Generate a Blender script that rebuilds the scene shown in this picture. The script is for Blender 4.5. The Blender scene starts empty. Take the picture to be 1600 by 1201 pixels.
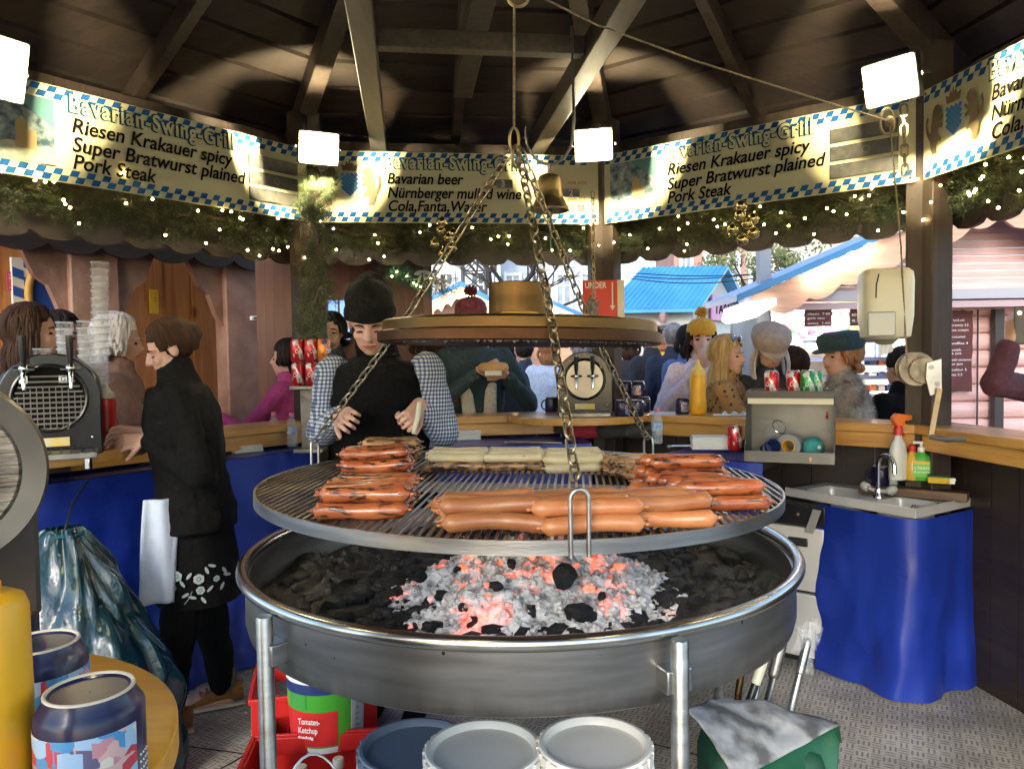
import bpy, bmesh, math, random
from mathutils import Vector as V, Matrix as MX, noise as NZ
S = bpy.context.scene; COL = S.collection; PI = math.pi; rad = math.radians
random.seed(7)
# ---------------------------------------------------------------- camera
FPX, PITCH, ROLL, CAMZ = 1178.4, .0391, -.0161, 1.5
cR = V((1, 0, 0)); cU = V((0, math.sin(PITCH), math.cos(PITCH))); cF = V((0, math.cos(PITCH), -math.sin(PITCH)))
E1 = math.cos(ROLL)*cR + math.sin(ROLL)*cU; E2 = -math.sin(ROLL)*cR + math.cos(ROLL)*cU
cam = bpy.data.objects.new('camera', bpy.data.cameras.new('camera')); COL.objects.link(cam); S.camera = cam
cam.matrix_world = MX(((E1.x, E2.x, -cF.x, 0), (E1.y, E2.y, -cF.y, 0), (E1.z, E2.z, -cF.z, CAMZ), (0, 0, 0, 1)))
cam.data.sensor_width = 36; cam.data.lens = FPX/1600*36; cam.data.clip_start = .05; cam.data.clip_end = 500
def ray(px, py): return cF + E1*((px-800)/FPX) - E2*((py-600.5)/FPX)
def at(px, py, Y):                       # point seen at a photo pixel, at distance Y
    r = ray(px, py); return V((0, 0, CAMZ)) + r*(Y/r.y)
def atz(px, py, z):                      # point seen at a photo pixel, at height z
    r = ray(px, py); return V((0, 0, CAMZ)) + r*((z-CAMZ)/r.z)
# ---------------------------------------------------------------- light
SUN_EL, SUN_AZ = rad(24), rad(200)
w = bpy.data.worlds.new('World'); S.world = w; w.use_nodes = True
nt = w.node_tree; bg = nt.nodes['Background']; sky = nt.nodes.new('ShaderNodeTexSky'); sky.sky_type = 'NISHITA'
sky.sun_disc = False; sky.sun_elevation = SUN_EL; sky.sun_rotation = SUN_AZ; sky.air_density = 1.0; sky.dust_density = .6; sky.ozone_density = 2
nt.links.new(sky.outputs[0], bg.inputs[0]); bg.inputs[1].default_value = .15
sl = bpy.data.lights.new('sun', 'SUN'); sl.energy = .7; sl.angle = rad(20); sl.color = (1, .93, .85)
so = bpy.data.objects.new('sun', sl); COL.objects.link(so)
sd = V((math.sin(SUN_AZ)*math.cos(SUN_EL), math.cos(SUN_AZ)*math.cos(SUN_EL), math.sin(SUN_EL)))
so.rotation_euler = sd.to_track_quat('Z', 'Y').to_euler()
S.view_settings.view_transform = 'Standard'; S.view_settings.look = 'None'; S.view_settings.exposure = 1.9; S.view_settings.gamma = 1
S.cycles.max_bounces = 8; S.cycles.transparent_max_bounces = 24; S.cycles.use_denoising = True
S.cycles.sample_clamp_indirect = 4; S.cycles.caustics_reflective = False; S.cycles.caustics_refractive = False
LAMP_COL = (1, .83, .48); LAMP_W = 128; PANEL = 4
# ---------------------------------------------------------------- materials
def new_mat(name):
    m = bpy.data.materials.new(name); m.use_nodes = True; return m, m.node_tree, m.node_tree.nodes['Principled BSDF']
def M(name, c1, c2=None, scale=6, rough=.6, metal=0, bump=0, bscale=None, stretch=(1, 1, 1), coat=0, alpha=1, trans=0, emis=None, estr=0, lo=.35, hi=.65, rvar=0, ior=None, detail=5, sss=0, spec=None):
    m, t, b = new_mat(name); N = t.nodes; L = t.links
    b.inputs['Base Color'].default_value = (*c1, 1); b.inputs['Roughness'].default_value = rough; b.inputs['Metallic'].default_value = metal
    if coat: b.inputs['Coat Weight'].default_value = coat; b.inputs['Coat Roughness'].default_value = .12
    if alpha < 1: b.inputs['Alpha'].default_value = alpha
    if trans: b.inputs['Transmission Weight'].default_value = trans
    if spec is not None: b.inputs['Specular IOR Level'].default_value = spec
    if ior: b.inputs['IOR'].default_value = ior
    if sss: b.inputs['Subsurface Weight'].default_value = sss; b.inputs['Subsurface Radius'].default_value = (.01, .004, .002)
    if emis: b.inputs['Emission Color'].default_value = (*emis, 1); b.inputs['Emission Strength'].default_value = estr
    if c2 or bump or rvar:
        tc = N.new('ShaderNodeTexCoord'); mp = N.new('ShaderNodeMapping'); mp.inputs['Scale'].default_value = stretch
        L.new(tc.outputs['Object'], mp.inputs[0])
        n = N.new('ShaderNodeTexNoise'); n.inputs['Scale'].default_value = scale; n.inputs['Detail'].default_value = detail; L.new(mp.outputs[0], n.inputs['Vector'])
        if c2:
            r = N.new('ShaderNodeValToRGB'); r.color_ramp.elements[0].position = lo; r.color_ramp.elements[1].position = hi
            r.color_ramp.elements[0].color = (*c1, 1); r.color_ramp.elements[1].color = (*c2, 1)
            L.new(n.outputs[0], r.inputs[0]); L.new(r.outputs[0], b.inputs['Base Color'])
        if rvar:
            q = N.new('ShaderNodeMapRange'); q.inputs[3].default_value = max(.03, rough-rvar); q.inputs[4].default_value = min(1, rough+rvar)
            L.new(n.outputs[0], q.inputs[0]); L.new(q.outputs[0], b.inputs['Roughness'])
        if bump:
            n2 = N.new('ShaderNodeTexNoise'); n2.inputs['Scale'].default_value = bscale or scale*3; n2.inputs['Detail'].default_value = 4; L.new(mp.outputs[0], n2.inputs['Vector'])
            bp = N.new('ShaderNodeBump'); bp.inputs['Strength'].default_value = min(1, bump); bp.inputs['Distance'].default_value = .02
            L.new(n2.outputs[0], bp.inputs['Height']); L.new(bp.outputs[0], b.inputs['Normal'])
    return m
def math_node(t, op, a, b=None):
    n = t.nodes.new('ShaderNodeMath'); n.operation = op
    for i, x in enumerate((a, b)):
        if x is None: continue
        if isinstance(x, (int, float)): n.inputs[i].default_value = x
        else: t.links.new(x, n.inputs[i])
    return n.outputs[0]
def wood(name, dark, light, axis=0, scale=1, rough=.45, coat=0, knots=True):
    m, t, b = new_mat(name); N = t.nodes; L = t.links
    tc = N.new('ShaderNodeTexCoord'); mp = N.new('ShaderNodeMapping'); s = [9*scale]*3; s[axis] = .8*scale; mp.inputs['Scale'].default_value = s
    L.new(tc.outputs['Object'], mp.inputs[0])
    n = N.new('ShaderNodeTexNoise'); n.inputs['Scale'].default_value = 2.2; n.inputs['Detail'].default_value = 8; n.inputs['Distortion'].default_value = 1.2; L.new(mp.outputs[0], n.inputs[0])
    n2 = N.new('ShaderNodeTexNoise'); n2.inputs['Scale'].default_value = 11; n2.inputs['Detail'].default_value = 3; L.new(mp.outputs[0], n2.inputs[0])
    mix = math_node(t, 'ADD', math_node(t, 'MULTIPLY', n.outputs[0], .7), math_node(t, 'MULTIPLY', n2.outputs[0], .3))
    r = N.new('ShaderNodeValToRGB'); r.color_ramp.elements[0].position = .36; r.color_ramp.elements[1].position = .62
    r.color_ramp.elements[0].color = (*dark, 1); r.color_ramp.elements[1].color = (*light, 1); L.new(mix, r.inputs[0])
    out = r.outputs[0]
    if knots:
        mk = N.new('ShaderNodeMapping'); k = [5*scale]*3; k[axis] = 2.2*scale; mk.inputs['Scale'].default_value = k; L.new(tc.outputs['Object'], mk.inputs[0])
        v = N.new('ShaderNodeTexVoronoi'); v.inputs['Scale'].default_value = 1.0; L.new(mk.outputs[0], v.inputs[0])
        rk = N.new('ShaderNodeValToRGB'); rk.color_ramp.elements[0].position = .04; rk.color_ramp.elements[1].position = .11
        rk.color_ramp.elements[0].color = (1, 1, 1, 1); rk.color_ramp.elements[1].color = (0, 0, 0, 1); L.new(v.outputs['Distance'], rk.inputs[0])
        mm = N.new('ShaderNodeMix'); mm.data_type = 'RGBA'; mm.inputs[7].default_value = (dark[0]*.45, dark[1]*.4, dark[2]*.4, 1)
        L.new(rk.outputs[0], mm.inputs[0]); L.new(out, mm.inputs[6]); out = mm.outputs[2]
    L.new(out, b.inputs['Base Color']); b.inputs['Roughness'].default_value = rough
    if coat: b.inputs['Coat Weight'].default_value = coat; b.inputs['Coat Roughness'].default_value = .2
    bp = N.new('ShaderNodeBump'); bp.inputs['Strength'].default_value = .25; bp.inputs['Distance'].default_value = .004
    L.new(mix, bp.inputs['Height']); L.new(bp.outputs[0], b.inputs['Normal'])
    return m
def emit(name, c, s):
    return M(name, (.02, .02, .02), emis=c, estr=s)
D = {}
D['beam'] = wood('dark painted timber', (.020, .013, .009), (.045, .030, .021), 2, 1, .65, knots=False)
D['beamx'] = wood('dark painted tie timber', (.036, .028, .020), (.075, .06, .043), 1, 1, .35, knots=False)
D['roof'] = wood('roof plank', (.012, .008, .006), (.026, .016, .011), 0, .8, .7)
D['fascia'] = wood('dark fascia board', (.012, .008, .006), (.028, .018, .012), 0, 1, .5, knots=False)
D['counter'] = wood('varnished pine', (.46, .21, .045), (.66, .36, .09), 0, .9, .28, .35)
D['vinyl'] = M('blue vinyl', (.007, .022, .20), (.012, .038, .31), 2.5, .3, bump=.10, bscale=5, rvar=.1)
D['black'] = M('black plastic', (.012, .012, .012), rough=.35, bump=.05, bscale=60)
D['steel'] = M('brushed steel', (.34, .33, .31), (.48, .47, .45), 3, .34, 1, stretch=(1, 1, 14), bump=.06, bscale=30, rvar=.1)
D['steeld'] = M('dark burnt steel', (.16, .145, .125), (.36, .34, .31), 5, .42, 1, bump=.12, bscale=40, rvar=.15)
m, t, b = new_mat('sooty pan steel'); N = t.nodes; L = t.links
tc = N.new('ShaderNodeTexCoord'); mp = N.new('ShaderNodeMapping'); mp.inputs['Scale'].default_value = (1, 1, 9); L.new(tc.outputs['Object'], mp.inputs[0])
n1 = N.new('ShaderNodeTexNoise'); n1.inputs['Scale'].default_value = 3; n1.inputs['Detail'].default_value = 6; L.new(mp.outputs[0], n1.inputs[0])
r1 = N.new('ShaderNodeValToRGB'); r1.color_ramp.elements[0].position = .3; r1.color_ramp.elements[1].position = .7; r1.color_ramp.elements[0].color = (.20, .19, .175, 1); r1.color_ramp.elements[1].color = (.36, .35, .33, 1); L.new(n1.outputs[0], r1.inputs[0])
sp = N.new('ShaderNodeSeparateXYZ'); L.new(tc.outputs['Object'], sp.inputs[0]); mr = N.new('ShaderNodeMapRange'); mr.inputs[1].default_value = .83; mr.inputs[2].default_value = .752; L.new(sp.outputs[2], mr.inputs[0])
mp2 = N.new('ShaderNodeMapping'); mp2.inputs['Scale'].default_value = (9, 9, 1.6); L.new(tc.outputs['Object'], mp2.inputs[0]); n2 = N.new('ShaderNodeTexNoise'); n2.inputs['Scale'].default_value = 2.4; n2.inputs['Detail'].default_value = 8; L.new(mp2.outputs[0], n2.inputs[0])
st_ = math_node(t, 'MULTIPLY', mr.outputs[0], math_node(t, 'MULTIPLY', n2.outputs[0], 1.15))
n3 = N.new('ShaderNodeTexVoronoi'); n3.inputs['Scale'].default_value = 26; L.new(tc.outputs['Object'], n3.inputs[0]); n4 = N.new('ShaderNodeTexNoise'); n4.inputs['Scale'].default_value = 5; L.new(tc.outputs['Object'], n4.inputs[0])
spk = math_node(t, 'MULTIPLY', math_node(t, 'LESS_THAN', n3.outputs['Distance'], .10), math_node(t, 'GREATER_THAN', n4.outputs[0], .58))
mx = N.new('ShaderNodeMix'); mx.data_type = 'RGBA'; mx.clamp_factor = True; mx.inputs[7].default_value = (.045, .03, .018, 1); L.new(math_node(t, 'MAXIMUM', st_, spk), mx.inputs[0]); L.new(r1.outputs[0], mx.inputs[6]); L.new(mx.outputs[2], b.inputs['Base Color'])
b.inputs['Metallic'].default_value = .9; b.inputs['Roughness'].default_value = .36; D['pansteel'] = m
D['sinksteel'] = M('satin sink steel', (.52, .50, .46), (.62, .60, .56), 4, .36, .25, rvar=.08)
D['chrome'] = M('chrome', (.72, .71, .68), rough=.1, metal=1)
D['chain'] = M('worn chain steel', (.20, .17, .11), (.42, .36, .24), 30, .38, 1)
D['brass'] = M('brushed bronze brass', (.075, .042, .016), (.15, .085, .027), 2.5, .45, 1, stretch=(1, 1, 6), rvar=.1)
D['copper'] = M('browned copper', (.05, .024, .012), (.10, .048, .022), 3, .5, 1, stretch=(1, 1, 3))
D['bell'] = M('old brass', (.22, .16, .07), (.42, .32, .15), 12, .4, 1)
D['white'] = M('white plastic', (.80, .79, .74), rough=.4)
D['cream'] = M('cream plastic', (.72, .68, .50), (.66, .62, .45), 3, .35)
D['paper'] = M('white paper', (.78, .77, .72), rough=.8, bump=.1, bscale=40)
D['red'] = M('red plastic', (.52, .018, .014), rough=.35)
D['yellow'] = M('yellow plastic', (.78, .40, .012), (.72, .36, .01), 4, .38)
D['green'] = M('green plastic', (.06, .36, .03), rough=.4)
D['blue'] = M('blue plastic', (.02, .06, .42), rough=.35)
D['orange'] = M('orange plastic', (.75, .16, .015), rough=.4)
D['rope'] = M('hemp rope', (.20, .15, .08), (.34, .27, .16), 90, .8, bump=.5, bscale=160)
D['needle'] = M('fir needles', (.014, .030, .008), (.040, .060, .020), 14, .55)
D['needlel'] = M('pale fir needles', (.05, .075, .03), (.12, .155, .07), 14, .55)
D['glass'] = M('clear plastic', (.85, .87, .86), rough=.08, alpha=.075)
D['water'] = M('bottled water', (.65, .75, .8), rough=.03, alpha=.22)
D['skin'] = M('skin', (.52, .28, .18), (.60, .34, .23), 9, .5, bump=.05, bscale=120, sss=.12)
D['skin2'] = M('pale skin', (.57, .32, .22), (.64, .38, .28), 9, .5, bump=.05, bscale=120, sss=.12)
D['lip'] = M('lip', (.36, .11, .09), rough=.45)
D['dark'] = M('dark eye', (.02, .013, .010), rough=.25)
D['wht'] = M('printed white', (.78, .78, .74), rough=.5)
D['ink'] = M('printed black', (.008, .007, .006), rough=.9, spec=.05)
D['inkb'] = M('printed blue', (.012, .085, .25), rough=.8, spec=.1)
D['inkg'] = M('printed teal', (.010, .055, .065), rough=.8, spec=.05)
D['sheet'] = M('printed banner vinyl', (.80, .75, .45), (.77, .72, .43), 2, .6, spec=.15)
D['bulb'] = emit('warm fairy bulb', (1, .68, .26), 26)
D['lampglow'] = emit('lit flood panel', (1, .90, .62), PANEL)
def flat(name, c, rough=.5, **k):
    if name not in D: D[name] = M(name, c, rough=rough, **k)
    return D[name]
# ---------------------------------------------------------------- mesh builder
class MB:
    def __init__(s): s.v = []; s.f = []; s.mi = []; s.cur = 0
    def add(s, vs, fs):
        o = len(s.v); s.v += [tuple(x) for x in vs]; s.f += [tuple(i+o for i in f) for f in fs]; s.mi += [s.cur]*len(fs); return s
    def box(s, c, d, R=None):
        c = V(c); vs = []
        for x in (-.5, .5):
            for y in (-.5, .5):
                for z in (-.5, .5):
                    p = V((x*d[0], y*d[1], z*d[2])); vs.append(c+(R @ p if R else p))
        return s.add(vs, [(0, 1, 3, 2), (4, 6, 7, 5), (0, 4, 5, 1), (2, 3, 7, 6), (0, 2, 6, 4), (1, 5, 7, 3)])
    def tube(s, pts, r, n=8, caps=True, flat=1, close=False, up=None):
        pts = [V(p) for p in pts]; m = len(pts); rs = r if isinstance(r, (list, tuple)) else [r]*m
        vs = []; pn = None
        for i, p in enumerate(pts):
            a = pts[(i-1) % m] if (i > 0 or close) else p; b = pts[(i+1) % m] if (i < m-1 or close) else p
            d = (b-a).normalized() if (b-a).length > 1e-9 else V((0, 0, 1))
            if pn is None:
                u = V(up) if up else (V((0, 0, 1)) if abs(d.z) < .9 else V((1, 0, 0)))
                pn = (u-d*u.dot(d)).normalized()
            else:
                q = pn-d*pn.dot(d); pn = q.normalized() if q.length > 1e-6 else pn
            bn = d.cross(pn)
            for k in range(n):
                t = 2*PI*k/n; vs.append(p+pn*(math.cos(t)*rs[i]*flat)+bn*(math.sin(t)*rs[i]))
        fs = []
        for i in range(m if close else m-1):
            j = (i+1) % m
            for k in range(n): fs.append((i*n+k, i*n+(k+1) % n, j*n+(k+1) % n, j*n+k))
        if caps and not close: fs += [tuple(range(n))[::-1], tuple((m-1)*n+k for k in range(n))]
        return s.add(vs, fs)
    def cap(s, p, q, r, n=8, r2=None):    # capsule-ended limb
        p, q = V(p), V(q); r2 = r if r2 is None else r2; d = (q-p).normalized(); pts = []; rs = []
        for t in (-.98, -.75, -.35): pts.append(p+d*r*t); rs.append(r*math.sqrt(1-t*t))
        pts += [p, q]; rs += [r, r2]
        for t in (.35, .75, .98): pts.append(q+d*r2*t); rs.append(r2*math.sqrt(1-t*t))
        return s.tube(pts, rs, n)
    def chainlimb(s, pts, rs, n=10):
        for i in range(len(pts)-1): s.cap(pts[i], pts[i+1], rs[i], n, rs[i+1])
        return s
    def lathe(s, prof, n=24, c=(0, 0, 0), R=None, a0=0, a1=2*PI):
        c = V(c); vs = []; full = abs(a1-a0-2*PI) < 1e-6; m = n if full else n+1
        for r, z in prof:
            for k in range(m):
                t = a0+(a1-a0)*k/n; p = V((max(r, 1e-5)*math.cos(t), max(r, 1e-5)*math.sin(t), z)); vs.append(c+(R @ p if R else p))
        fs = []
        for i in range(len(prof)-1):
            for k in range(n):
                k2 = (k+1) % m; fs.append((i*m+k, i*m+k2, (i+1)*m+k2, (i+1)*m+k))
        return s.add(vs, fs)
    def ell(s, c, r, R=None, n=14, m=9):
        c = V(c); r = (r, r, r) if isinstance(r, (int, float)) else r; vs = []
        for i in range(m+1):
            th = PI*i/m; sn = max(math.sin(th), 1e-4)
            for k in range(n):
                a = 2*PI*k/n; p = V((r[0]*sn*math.cos(a), r[1]*sn*math.sin(a), -r[2]*math.cos(th))); vs.append(c+(R @ p if R else p))
        fs = [(i*n+k, i*n+(k+1) % n, (i+1)*n+(k+1) % n, (i+1)*n+k) for i in range(m) for k in range(n)]
        return s.add(vs, fs)
    def prism(s, poly, d0, d1, Mt=None):   # outline in local x,z; depth along y
        n = len(poly); vs = [V((x, d0, z)) for x, z in poly]+[V((x, d1, z)) for x, z in poly]
        if Mt: vs = [Mt @ p for p in vs]
        return s.add(vs, [tuple(range(n)), tuple(range(2*n-1, n-1, -1))]+[(i, n+i, n+(i+1) % n, (i+1) % n) for i in range(n)])
    def loft(s, rings, caps=True):
        n = len(rings[0]); vs = [p for r in rings for p in r]
        fs = [(i*n+k, i*n+(k+1) % n, (i+1)*n+(k+1) % n, (i+1)*n+k) for i in range(len(rings)-1) for k in range(n)]
        if caps: fs += [tuple(range(n))[::-1], tuple((len(rings)-1)*n+k for k in range(n))]
        return s.add(vs, fs)
    def grid(s, fn, nu, nv):
        vs = [fn(i/nu, j/nv) for j in range(nv+1) for i in range(nu+1)]
        return s.add(vs, [(j*(nu+1)+i, j*(nu+1)+i+1, (j+1)*(nu+1)+i+1, (j+1)*(nu+1)+i) for j in range(nv) for i in range(nu)])
    def chunk(s, c, r, rnd, sub=1):
        b = bmesh.new(); bmesh.ops.create_icosphere(b, subdivisions=sub, radius=1)
        sx, sy, sz = rnd.uniform(.6, 1.4), rnd.uniform(.6, 1.3), rnd.uniform(.45, .9)
        R = MX.Rotation(rnd.uniform(0, 6.28), 3, 'Z') @ MX.Rotation(rnd.uniform(-.7, .7), 3, 'X')
        b.verts.index_update()
        vs = [V(c)+R @ V((v.co.x*sx*k, v.co.y*sy*k, v.co.z*sz*k))*r for v in b.verts for k in (rnd.uniform(.72, 1.2),)]
        fs = [tuple(v.index for v in f.verts) for f in b.faces]; b.free(); return s.add(vs, fs)
    def mesh(s, name, mats, smooth=40, fix=True):
        me = bpy.data.meshes.new(name); me.from_pydata(s.v, [], s.f); mats = mats if isinstance(mats, (list, tuple)) else [mats]
        for m in mats: me.materials.append(m)
        if len(mats) > 1: me.polygons.foreach_set('material_index', s.mi)
        if fix:
            b = bmesh.new(); b.from_mesh(me); bmesh.ops.recalc_face_normals(b, faces=b.faces); b.to_mesh(me); b.free()
        if smooth: me.shade_smooth(); me.set_sharp_from_angle(angle=rad(smooth))
        me.update(); return me
    def build(s, name, mats, parent=None, smooth=40, bev=0, fix=True, loc=None):
        o = link(name, s.mesh(name, mats, smooth, fix), parent)
        if bev:
            b = o.modifiers.new('bevel', 'BEVEL'); b.width = bev; b.segments = 2; b.limit_method = 'ANGLE'; b.angle_limit = rad(50)
        if loc: o.location = loc
        return o
def link(name, data, parent=None):
    o = bpy.data.objects.new(name, data); COL.objects.link(o)
    if parent: o.parent = parent
    return o
def tag(o, label, cat, group=None):
    o['label'] = label; o['category'] = cat
    if group: o['group'] = group
    return o
def thing(name, label, cat, loc=(0, 0, 0), rz=0, group=None, rot=None):
    o = bpy.data.objects.new(name, None); COL.objects.link(o); o.empty_display_size = .05
    o.location = loc; o.rotation_euler = rot if rot else (0, 0, rz); return tag(o, label, cat, group)
def kind(o, k): o['kind'] = k; return o
KIDS = {}
def dup(o, loc=None, rz=None, label=None, group=None, rot=None):
    c = o.copy(); COL.objects.link(c)
    if loc is not None: c.location = loc
    if rz is not None: c.rotation_euler = (0, 0, rz)
    if rot is not None: c.rotation_euler = rot
    if label: c['label'] = label
    if group: c['group'] = group
    for ch in list(o.children):
        d = ch.copy(); COL.objects.link(d); d.parent = c
        for g in list(ch.children):
            e = g.copy(); COL.objects.link(e); e.parent = d
    return c
def ring(r, n, z, c=(0, 0)): return [V((c[0]+r*math.cos(2*PI*k/n), c[1]+r*math.sin(2*PI*k/n), z)) for k in range(n)]
def arc(p, q, sag, n=12):
    p, q = V(p), V(q); return [p.lerp(q, i/n)-V((0, 0, sag*4*(i/n)*(1-i/n))) for i in range(n+1)]
def text_mesh(body, size, shear=0, offset=0, spacing=1, align='LEFT', line=1.0):
    c = bpy.data.curves.new('lettering', 'FONT'); c.body = body; c.size = size; c.shear = shear; c.offset = offset; c.space_character = spacing
    c.align_x = align; c.space_line = line; c.resolution_u = 4
    o = bpy.data.objects.new('lettering', c); COL.objects.link(o); dg = bpy.context.evaluated_depsgraph_get()
    me = bpy.data.meshes.new_from_object(o.evaluated_get(dg)); bpy.data.objects.remove(o); bpy.data.curves.remove(c); return me
def lettering(name, body, size, mt, parent, loc, width=None, shear=0, offset=0, spacing=1, align='LEFT', line=1.0, rot=None, thick=0):
    me = text_mesh(body, size, shear, offset, spacing, align, line); me.materials.clear(); me.materials.append(mt)
    if width and len(me.vertices):
        xs = [v.co.x for v in me.vertices]; k = width/(max(xs)-min(xs))
        for v in me.vertices: v.co.x *= k
    o = link(name, me, parent); o.location = loc; o.rotation_euler = rot if rot is not None else (PI/2, 0, 0); return o
def remeshed(mb, name, mt, parent, vox, it=4, fn=None):
    o = mb.build(name, mt, None, smooth=0); r = o.modifiers.new('r', 'REMESH'); r.mode = 'VOXEL'; r.voxel_size = vox
    sm = o.modifiers.new('s', 'SMOOTH'); sm.factor = .5; sm.iterations = it
    dg = bpy.context.evaluated_depsgraph_get(); me = bpy.data.meshes.new_from_object(o.evaluated_get(dg)); old = o.data
    bpy.data.objects.remove(o); bpy.data.meshes.remove(old)
    if fn:
        for v in me.vertices: v.co = fn(v.co)
    if not me.materials: me.materials.append(mt)
    me.shade_smooth(); me.name = name; return link(name, me, parent)
# ---------------------------------------------------------------- the setting
HC = V((-.009, 2.327, 0)); PHI0 = .2568; RC = 2.158; AP = RC*math.cos(PI/8); SIDE = 2*RC*math.sin(PI/8)
def phi(k): return PHI0+PI/8+k*PI/4            # bearing of bay k: -1 back, 0 right, 1 far right, -2 left
def bayp(k, t, r, z):                          # point in bay k: along, outward, up
    p = phi(k); return V((HC.x+r*math.sin(p)+t*math.cos(p), HC.y+r*math.cos(p)-t*math.sin(p), z))
def tobay(k, P):                               # world point to bay k coordinates
    p = phi(k); d = V(P)-HC; return V((d.x*math.cos(p)-d.y*math.sin(p), d.x*math.sin(p)+d.y*math.cos(p), P[2]))
def bay_thing(k, name, label, cat, group=None): return thing(name, label, cat, HC, -phi(k), group)
def Yr(px, py, r):
    d = ray(px, py); d = V((d.x, d.y, 0))/d.y; best = 99
    for k in range(-3, 4):
        p_ = phi(k); n = V((math.sin(p_), math.cos(p_), 0)); q = d.dot(n)
        if q > .05: best = min(best, (r+HC.dot(n))/q)
    return best
BAYNAME = {-2: 'left', -1: 'back', 0: 'right', 1: 'far right'}
# ground outside
g = MB(); g.add([(-60, -30, -.16), (60, -30, -.16), (60, 90, -.16), (-60, 90, -.16)], [(0, 1, 2, 3)])
m, t, b = new_mat('stone paving'); N = t.nodes
tc = N.new('ShaderNodeTexCoord'); br = N.new('ShaderNodeTexBrick'); br.inputs['Scale'].default_value = 3; br.inputs['Color1'].default_value = (.16, .16, .17, 1); br.inputs['Color2'].default_value = (.24, .235, .23, 1); br.inputs['Mortar'].default_value = (.07, .07, .07, 1); br.inputs['Mortar Size'].default_value = .03
t.links.new(tc.outputs['Object'], br.inputs[0]); t.links.new(br.outputs[0], b.inputs['Base Color']); b.inputs['Roughness'].default_value = .7
kind(g.build('ground', m, smooth=0), 'structure')
# chequer plate floor
m, t, b = new_mat('chequer plate'); N = t.nodes; L = t.links
tc = N.new('ShaderNodeTexCoord'); mp = N.new('ShaderNodeMapping'); mp.inputs['Rotation'].default_value = (0, 0, rad(28)); L.new(tc.outputs['Object'], mp.inputs[0])
ck = N.new('ShaderNodeTexChecker'); ck.inputs['Scale'].default_value = 22; L.new(mp.outputs[0], ck.inputs[0])
sp = N.new('ShaderNodeSeparateXYZ'); L.new(mp.outputs[0], sp.inputs[0])
def bars(o, across):
    a = math_node(t, 'SINE', math_node(t, 'MULTIPLY', o, 2*PI*22*2.5)); c = math_node(t, 'ABSOLUTE', math_node(t, 'SINE', math_node(t, 'MULTIPLY', across, PI*22)))
    return math_node(t, 'GREATER_THAN', math_node(t, 'MULTIPLY', math_node(t, 'ADD', a, .1), c), .32)
mx = N.new('ShaderNodeMix'); L.new(ck.outputs[1], mx.inputs[0]); L.new(bars(sp.outputs[0], sp.outputs[1]), mx.inputs[2]); L.new(bars(sp.outputs[1], sp.outputs[0]), mx.inputs[3])
nz = N.new('ShaderNodeTexNoise'); nz.inputs['Scale'].default_value = 2.2; nz.inputs['Detail'].default_value = 7; L.new(tc.outputs['Object'], nz.inputs[0])
rp = N.new('ShaderNodeValToRGB'); rp.color_ramp.elements[0].position = .36; rp.color_ramp.elements[1].position = .62; rp.color_ramp.elements[0].color = (.30, .28, .23, 1); rp.color_ramp.elements[1].color = (.60, .57, .49, 1); L.new(nz.outputs[0], rp.inputs[0])
m2 = N.new('ShaderNodeMix'); m2.data_type = 'RGBA'; m2.blend_type = 'MULTIPLY'; m2.inputs[0].default_value = 1; m2.inputs[7].default_value = (.5, .48, .44, 1)
L.new(mx.outputs[0], m2.inputs[0]); L.new(rp.outputs[0], m2.inputs[6]); L.new(m2.outputs[2], b.inputs['Base Color'])
bp = N.new('ShaderNodeBump'); bp.inputs['Strength'].default_value = .6; bp.inputs['Distance'].default_value = .003; L.new(mx.outputs[0], bp.inputs['Height']); L.new(bp.outputs[0], b.inputs['Normal'])
b.inputs['Roughness'].default_value = .5; b.inputs['Metallic'].default_value = .15
D['plate'] = m
fl = MB(); oc = [V((HC.x+2.35*math.sin(PHI0+k*PI/4), HC.y+2.35*math.cos(PHI0+k*PI/4), 0)) for k in range(8)]
fl.add([p for p in oc]+[p-V((0, 0, .15)) for p in oc], [tuple(range(8))]+[(i, (i+1) % 8, 8+(i+1) % 8, 8+i) for i in range(8)])
fl.cur = 1
for (x0, y0, x1, y1) in ((-2, 3.05, .2, 2.5), (-1.75, 1.6, -.2, 4.2), (.6, .9, 1.9, 2.35), (.4, 2.9, 2.1, 1.95), (1.0, 3.3, .2, 1)):
    a, c = V((x0, y0, .004)), V((x1, y1, .004)); d = (c-a).normalized(); q = V((-d.y, d.x, 0))*.0035
    fl.add([a-q, c-q, c+q, a+q], [(0, 1, 2, 3)])
fo = fl.build('floor', [D['plate'], D['ink']], smooth=0); kind(fo, 'structure')
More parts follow.
